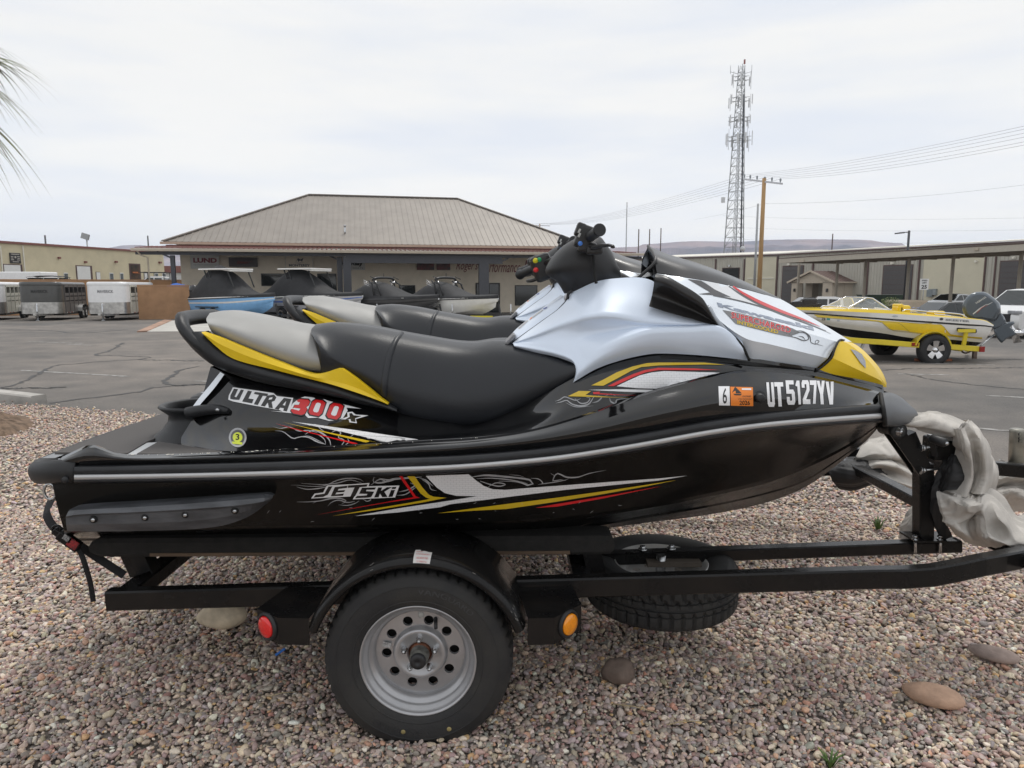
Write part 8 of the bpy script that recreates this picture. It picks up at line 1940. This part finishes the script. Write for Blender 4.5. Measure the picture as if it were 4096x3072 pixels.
car('suv','pale car roof showing above the block wall, right of the white trailer','suv',cpos(258,62,605,1.66),R(185),4.6,1.85,1.66,m_csl,SUVP,SUVG,GC,(-.3,.31),.36)
car('car','dark car roof showing above the block wall beside the pale one','car',cpos(300,68,606,1.5),R(185),4.6,1.85,1.5,M('car_bluegrey',(.12,.14,.16),rough=.2,coat=.5,var=.05),SEDAN,SG,GC)
wt,_=car('pickup_truck','white truck with roof rack above the wall next to the porch post','pickup truck',cpos(352,58,597,1.9),R(190),5.4,1.95,1.9,m_cw,PKP,PKG,GC,(-.31,.33),.4)
mb=MB()
for x in(-.6,.6):
 for y in(-.8,.8):mb.cyl((x,y,1.3),(x,y,2.2),.03,6)
mb.bar((-.8,-.8,2.2),(1.3,-.8,2.2),.06,.06); mb.bar((-.8,.8,2.2),(1.3,.8,2.2),.06,.06)
for x in(-.6,0,.6,1.2):mb.bar((x,-.8,2.2),(x,.8,2.2),.05,.05)
build('roof_rack',mb,m_blkpow,wt,local=True)
mb=MB(); c=at(383,619,43.5); rows_=[]
for i in range(9):
 rows_.append([c+Vector(((i-4)*.17,y*.6,.30*math.cos((i-4)*.36)*math.cos(y*1.3)-.1+.04*noise.noise(Vector((i*.9,y*2,0)))))for y in np.linspace(-1,1,7)])
mb.grid(rows_); mb.grid([[p+Vector((0,0,-1.6))for p in rows_[0]],rows_[0]]); mb.grid([[Vector((r_[0].x,r_[0].y,r_[0].z-1.9))for r_ in rows_],[r_[0]for r_ in rows_]]); single('blue_tarp',mb,M('blue_tarp',(.05,.16,.55),rough=.5,var=.15,vscale=6),'blue tarp heap behind the block wall by the porch post','tarp')
# ------------------ yellow bass boat on its trailer (traced along its near side)
YB=16.55
def B3(u,v,w):return at(u,v,YB-w)
def KB(pts):return[B3(*k5(x,y),w)for x,y,w in pts]
bb=thing('bass_boat','yellow and white bass boat with grey outboard on a yellow trailer','boat',(B3(2000,740,0).x,YB,B3(2000,735,0).z))
m_by=M('boat_yellow',(.80,.56,.02),rough=.25,coat=.4,var=.05); m_bw=M('boat_white',(.70,.68,.64),rough=.22,coat=.5,var=.04); m_bk=M('boat_black',(.012,.011,.011),rough=.25,coat=.3,var=.15)
m_olive=M('boat_dark_yellow',(.45,.34,.02),rough=.25,coat=.4,var=.05)
def bmir(p):return Vector((p.x,2*YB-p.y,p.z))
rowS=[(120,826,.30),(300,828,.55),(500,832,.75),(800,836,.9),(1050,845,.95),(1250,870,.98),(1500,893,.98),(1720,912,.98),(1880,932,.97),(1950,972,.95)]
row1=[(120,836,.32),(330,845,.60),(500,849,.80),(800,862,.95),(1050,874,1.0),(1250,886,1.02),(1500,903,1.03),(1720,918,1.03),(1880,938,1.02),(1950,976,1.0)]
row2=[(120,858,.33),(360,866,.62),(600,884,.84),(900,906,.98),(1200,927,1.04),(1480,946,1.05),(1720,963,1.05),(1880,974,1.04),(1946,984,1.02)]
row3=[(120,872,.33),(360,878,.62),(600,898,.84),(900,921,.98),(1200,943,1.04),(1480,962,1.05),(1720,979,1.05),(1880,986,1.04),(1940,994,1.02)]
row4=[(120,900,.28),(360,930,.56),(560,985,.76),(800,1020,.88),(1000,1045,.93),(1250,1085,.95),(1570,1098,.96),(1800,1120,.94),(1850,1122,.93)]
row5=[(120,915,.2),(360,965,.42),(560,1040,.6),(800,1088,.7),(1000,1110,.75),(1250,1128,.78),(1570,1140,.8),(1780,1150,.8),(1800,1152,.8)]
row6=[(120,930,.0),(360,985,.0),(560,1060,.0),(800,1110,.0),(1000,1132,.0),(1250,1148,.0),(1570,1156,.0),(1780,1160,.0),(1800,1162,.0)]
RW=[cat(KB(r_),50)for r_ in(rowS,row1,row2,row3,row4,row5,row6)]
def bstrip(nm,i,j,mat,par,nv=3,bul=0.0):
 a,b_=RW[i],RW[j]; md=[(p+q)/2+Vector((0,-bul,0))for p,q in zip(a,b_)]; g_=surf([a,md,b_],50,nv); mb=MB(); mb.grid(g_); mb.grid([[bmir(p)for p in r_]for r_ in g_]); return build(nm,mb,mat,par)
bh=bstrip('hull',3,4,m_bw,bb,4,.04); bstrip('deck_band',0,1,m_by,bb); bstrip('white_band',1,2,m_bw,bb); bstrip('black_stripe',2,3,m_bk,bb); bstrip('hull_bottom',4,5,m_bk,bb); bstrip('keel_bottom',5,6,m_bk,bb)
mb=MB(); mb.grid([RW[0],[Vector((p.x,YB,p.z+.04))for p in RW[0]],[bmir(p)for p in RW[0]]]); build('deck',mb,m_by,bb)
mb=MB(); tr_=[r_[-1]for r_ in RW]; mb.grid([tr_,[bmir(p)for p in tr_]],smooth=False); build('transom',mb,m_bw,bb)
hv=MB(); a,b_=RW[3],RW[4]; hv.grid(surf([a,[(p+q)/2+Vector((0,-.04,0))for p,q in zip(a,b_)],b_],50,4)); hv.grid(surf([RW[1],RW[2]],50,2,False)); hbv2=hv.bvh()
def bdec(nm,sets,mat,off,par):
 mb=film(sets,off,14.0,hbv2,.5); return build(nm,mb,mat,par,fix=False)if mb.f else print('EMPTY',nm)
def K5(*p):return[k5(*q)for q in p]
bdec('yellow_panel',[P2(*K5((400,882),(700,906),(985,935),(1130,944),(1300,958),(1500,970),(1530,1000),(1575,1050),(1700,1068),(1850,1078),(1848,1088),(1560,1063),(1400,1050),(1225,1030),(1190,1022),(1060,1012),(985,948),(700,922),(420,900)))],m_by,.006,bh)
bdec('panel_shadow_line',[stroke(K5((400,886),(700,912),(985,944),(1130,955),(1170,985),(1220,1028)),[1.2]*5,20),stroke(K5((420,903),(700,926),(980,950),(1050,1008),(1225,1034),(1560,1066),(1850,1090)),[1.1]*5,24),stroke(K5((1130,946),(1300,960),(1500,973),(1570,1052),(1848,1082)),[1.0]*4,20)],m_olive,.009,bh)  # darker yellow lines drawn along the panel edges
bdec('rub_block',[P2(*K5((1628,1000),(1640,994),(1790,1006),(1800,1012),(1800,1036),(1790,1042),(1640,1030),(1630,1024)))],m_bk,.012,bh)
bdec('registration_letters',[lettering('ZB',k5(462,929),k5(496,931),20/2.16/VS,offset=.02)],m_bk,.008,bh)
bdec('registration_sticker',[P2(*K5((508,908),(536,910),(536,930),(508,928)))],M('teal_sticker',(.03,.30,.28),rough=.5,var=.2),.008,bh)
bdec('name_lettering',[lettering('SKEETER',k5(1532,935),k5(1742,949),17/2.16/VS,offset=.04)],M('grey_lettering2',(.22,.22,.23),rough=.4,var=0),.008,bh)
bdec('model_badge',[P2(*disc(*k5(1096,896),6.5,1.8))],M('grey_badge',(.42,.44,.46),rough=.4,var=.3,vscale=60),.008,bh)
bdec('cup_inlet',[P2(*disc(*k5(1497,921),4,2.6))],m_bk,.010,bh)
bdec('hull_fitting',[P2(*K5((596,924),(618,926),(618,940),(596,938)))],M('grey_badge',(.42,.44,.46)),.008,bh)
def kb(x,y,w):return B3(*k5(x,y),w)
mb=MB(); wsn=[kb(690,828,.6),kb(852,735,.50),kb(905,742,.50),kb(1055,842,.8)]
mb.fan(wsn); mb.add([bmir(p)for p in wsn],[(0,1,2,3)]); mb.add([wsn[0],wsn[1],bmir(wsn[1]),bmir(wsn[0])],[(0,1,2,3)])
wg=bpy.data.materials.new('clear_acrylic'); wg.use_nodes=True; wgb=wg.node_tree.nodes['Principled BSDF']; wgb.inputs['Base Color'].default_value=(.75,.8,.82,1); wgb.inputs['Alpha'].default_value=.28; wgb.inputs['Roughness'].default_value=.04
wso=build('windscreen',mb,wg,bb)
mb=MB()
for f in(lambda p:p,bmir):mb.tube([f(p)for p in wsn],.016,6,caps=False)
mb.tube([wsn[0],wsn[3]],.014,6); mb.tube([wsn[1],bmir(wsn[1])],.014,6); build('windscreen_frame',mb,m_chrome,wso)
mb=MB(); mb.tube([kb(880,812,.3),kb(945,770,.3)],.02,6); mb.box(kb(830,805,.2),(.35,.3,.2),ry=.4,bev=.03); build('steering_wheel',mb,m_bk,bb)
for pts in([(455,826,.7),(470,811,.68),(600,812,.72),(670,818,.78),(690,830,.8)],[(1160,855,.85),(1180,841,.82),(1400,858,.86),(1690,888,.9),(1706,908,.92)],[(1440,880,.75),(1540,888,.8),(1580,896,.85)]):
 mb=MB(); q=cat(KB(pts),16); mb.tube(q,.016,6); build('grab_rail',mb,m_chrome,bb); mb=MB(); mb.tube([bmir(p)for p in q],.016,6); build('grab_rail',mb,m_chrome,bb)
for x,y,w in((1150,838,.35),(1150,842,-.3),(1450,868,.3)):
 mb=MB(); mb.box(kb(x,y,w),(.28,.34,.20 if x<1300 else.10),bev=.05); mb.box(kb(x-30,y-4,w),(.10,.34,.24 if x<1300 else.06),bev=.03); build('seat',mb,m_by,bb)
mb=MB(); rows_=[]
for i in range(11):rows_.append([kb(1205+i*13,845-26*math.sin(i/10*math.pi)**.6+4*noise.noise(Vector((i*.8,j*.9,2))),.5-j*.15)for j in range(7)])
mb.grid(rows_,smooth=False); tarp=thing('tarp','crumpled bright blue tarp lying in the yellow bass boat','tarp',kb(1270,858,.2)); build('tarp_sheet',mb,M('blue_tarp',(.05,.16,.55)),tarp)
mb=MB(); mb.tube([kb(210,782,.2),kb(300,776,.2),kb(380,770,.2)],[.03,.04,.07],10); mb.box(kb(355,772,.2),(.35,.14,.16),bev=.04); mb.box(kb(300,805,.2),(.8,.16,.10)); mb.box(kb(250,790,.2),(.3,.1,.08)); build('trolling_motor',mb,m_bk,bb)
m_ob=M('steel_blue_outboard',(.085,.105,.125),rough=.22,coat=.5,metal=.2,var=.06)
oc=[(1682,850),(1676,815),(1690,770),(1722,725),(1760,698),(1800,686),(1862,684),(1900,698),(1960,742),(2000,780),(2010,805),(2012,860),(1985,900),(1960,940),(1900,935),(1850,922),(1780,925),(1720,905),(1700,890)]
def slab(poly,w,bev,nm,mat,par):
 P=[Vector((*k5(x,y),0))for x,y in poly]; c=sum(P,Vector())/len(P); mb=MB(); rows_=[]
 for k2,w2 in((.80,w),(.93,w*.9),(1.0,w*.6),(1.0,-w*.6),(.93,-w*.9),(.80,-w)):
  rows_.append([B3(c.x+(p.x-c.x)*k2,c.y+(p.y-c.y)*k2,w2)for p in P])
 mb.grid(rows_,wrap=True); mb.add(rows_[0],[tuple(range(len(P)))],True); mb.add(rows_[-1],[tuple(range(len(P)))],True); return build(nm,mb,mat,par),rows_
ob_,orow=slab(oc,.24,0,'outboard_motor',m_ob,bb)
slab([(1880,925),(1960,935),(1990,905),(2010,860),(2040,900),(2060,945),(2020,980),(1960,1010),(1935,1000),(1900,960)],.13,0,'outboard_midsection',m_ob,ob_)
slab([(1945,1000),(1990,985),(2060,950),(2120,938),(2135,955),(2090,985),(2150,1040),(2145,1056),(2070,1085),(2020,1128),(2005,1120),(1960,1060)],.09,0,'outboard_lower_unit',m_ob,ob_)
mb=MB(); c=kb(2160,1040,0); mb.lathe([(0,-.12),(.06,-.1),(.07,.1),(0,.13)],c,'X',14)
for i in range(3):
 a=i*2.09+.3; mb.add([c,c+Vector((.08,.22*math.cos(a),.22*math.sin(a))),c+Vector((-.03,.26*math.cos(a+.5),.26*math.sin(a+.5))),c+Vector((-.1,.12*math.cos(a+.7),.12*math.sin(a+.7)))],[(0,1,2,3)])
build('propeller',mb,m_chrome,ob_)
obv=MB(); obv.grid(orow,wrap=True); obv.add(orow[0],[tuple(range(len(oc)))]); ob_bv=obv.bvh()
def odec(nm,sets,mat,off):
 mb=film(sets,off,10,ob_bv,.5); return build(nm,mb,mat,ob_,fix=False)if mb.f else print('EMPTY',nm)
odec('lettering',[lettering('YAMAHA',k5(1795,795),k5(1888,735),17/2.16/VS,offset=.03)],M('pale_lettering',(.55,.56,.55),rough=.4,var=0),.006)
odec('stripe_decal',[stroke(K5((1770,878),(1830,830),(1890,790)),[2.5,3,.6],12)],M('pale_lettering',(.55,.56,.55)),.006); odec('red_stripe_decal',[stroke(K5((1800,872),(1850,822),(1900,800)),[.8,1.6,.4],12)],M('dark_red_stripe',(.35,.04,.03),rough=.4,var=0),.007)
odec('script_decal',[stroke(K5((1885,800),(1910,790),(1938,775)),[1.2,1.6,.8],8)],M('pale_lettering',(.55,.56,.55)),.006)
bt=thing('boat_trailer','bright yellow single axle trailer under the bass boat','trailer',(B3(2000,770,0).x,YB,on_lot(2017,780).z))
m_ty=M('trailer_yellow',(.74,.58,.03),rough=.3,coat=.3,var=.06)
for f in(lambda p:p,bmir):
 mb=MB(); q=KB([(560,1080,1.0),(720,1103,1.02),(1000,1122,1.05),(1240,1142,1.05),(1300,1146,1.05)]); q2=KB([(1565,1160,1.05),(1860,1182,1.05)])
 sweep(mb,[f(p)for p in q],.07,.115); sweep(mb,[f(p)for p in q2],.07,.115); build('side_rail',mb,m_ty,bt)
 mb=MB(); cx,cz_=kb(1430,1186,1.15),None; A_=np.linspace(R(14),R(166),26); rows_=[]
 for dy,r in((.0,.398),(.0,.376),(.22,.376),(.22,.398)):rows_.append([f(Vector((cx.x+r*math.cos(a)*1.02,cx.y+dy,cx.z+r*math.sin(a))))for a in A_])
 mb.grid(rows_+[rows_[0]]); build('fender',mb,m_ty,bt)
 c=f(kb(1430,1186,1.04)); s_=-1 if f(Vector((0,0,0))).y==0 else 1
 mb=MB(); mb.lathe([(.20,-.09),(.215,-.105),(.30,-.105),(.345,-.07),(.35,0),(.345,.07),(.30,.105),(.215,.105),(.20,.09)],c,'Y',40); w=build('wheel',mb,m_tyre_far,bt)
 mb=MB(); mb.lathe([(.205,s_*.105),(.212,s_*.11),(.205,s_*.08),(.19,s_*.02),(.0,s_*.0)],c,'Y',40); build('rim',mb,M('dark_rim_well',(.10,.10,.10),rough=.4,metal=.5,var=.2),w)
 mb=MB()
 for i in range(5):
  a=i*2*math.pi/5+.3; d=Vector((math.cos(a),0,math.sin(a))); e=Vector((-math.sin(a),0,math.cos(a)))
  mb.prism([c+d*.03+e*.045+Vector((0,s_*.075,0)),c+d*.2+e*.07+Vector((0,s_*.085,0)),c+d*.2-e*.07+Vector((0,s_*.085,0)),c+d*.03-e*.045+Vector((0,s_*.075,0))],(0,s_*-.03,0))
 mb.lathe([(.06,s_*.06),(.055,s_*.10),(0,s_*.11)],c,'Y',16); build('spokes',mb,m_chrome,w)
 mb=MB(); q=[f(kb(1690,1145,1.07)),f(kb(1712,1035,1.12))]; mb.bar(q[0],q[1],.04,.08,up=(1,0,0)); mb.box(f(kb(1716,1022,1.13)),(.36,.05,.07)); build('guide_post',mb,m_ty,bt)
 mb=MB(); mb.box(f(kb(1848,1181,1.1)),(.10,.05,.12)); build('tail_lamp',mb,M('dark_red_lamp',(.30,.01,.01),rough=.2,coat=.5,var=.1),bt); mb=MB(); mb.box(f(kb(1270,1139,1.10)),(.13,.03,.07)); build('side_marker',mb,M('dark_red_lamp',(.30,.01,.01)),bt)
mb=MB(); a=kb(560,1080,1.0); mb.bar(a,Vector((a.x-1.6,YB-.05,a.z)),.08,.14); mb.bar(bmir(a),Vector((a.x-1.6,YB+.05,a.z)),.08,.14); mb.bar(Vector((kb(1430,1186,0).x,YB-1,kb(1430,1186,1).z)),Vector((kb(1430,1186,0).x,YB+1,kb(1430,1186,1).z)),.07,.07); mb.bar(kb(1720,1178,1.0),kb(1720,1178,-1.0),.08,.12); build('frame_members',mb,m_ty,bt)
mb=MB(); q=kb(840,1100,.4); mb.bar(q,Vector((q.x-.12,q.y,q.z-.32)),.05,.05); build('jack',mb,m_steel,bt)
mb=MB(); p=kb(1900,1130,.9); mb.tube([kb(1960,1050,.3),kb(1840,1150,.8)],.015,6); build('transom_strap',mb,m_steel,bt)
mb=MB(); mb.tube(cat([kb(1660,1185,.8),kb(1700,1215,.8),kb(1760,1195,.8)],8),.02,6); mb.box(kb(1785,1225,.7),(.08,.06,.2)); build('plate_bracket',mb,m_rust2 if False else M('brown_metal',(.12,.08,.06),rough=.6,var=.3),bt)
for x in(1328,1525):
 mb=MB(); c=on_lot(*k5(x,1283)); mb.box(c+Vector((0,.0,.025)),(.26,.14,.06),bev=.006); single('wheel_block',mb,M('red_wood_block',(.28,.10,.05),rough=.8,var=.3),'reddish block on the asphalt, '+('left' if x<1400 else 'right')+' of the yellow boat trailer tyre','block','blocks chocking the yellow boat trailer wheel')
 # ------------------ thin haze over the valley
mb=MB(); zb_,zt3=-3.2,190.0
mb.add([(x,y,z)for x in(-3600,3600)for y in(-70,3080)for z in(zb_,zt3)],[(0,1,3,2),(4,6,7,5),(0,4,5,1),(2,3,7,6),(0,2,6,4),(1,5,7,3)])
hm=bpy.data.materials.new('haze'); hm.use_nodes=True; hn=hm.node_tree; hn.nodes.clear()
ho_=hn.nodes.new('ShaderNodeOutputMaterial'); hv_=hn.nodes.new('ShaderNodeVolumePrincipled')
hv_.inputs['Color'].default_value=(.80,.88,1.0,1); hv_.inputs['Density'].default_value=.00019; hv_.inputs['Anisotropy'].default_value=0.1
hn.links.new(hv_.outputs[0],ho_.inputs['Volume'])
hz=build('haze',mb,hm); hz['kind']='stuff'
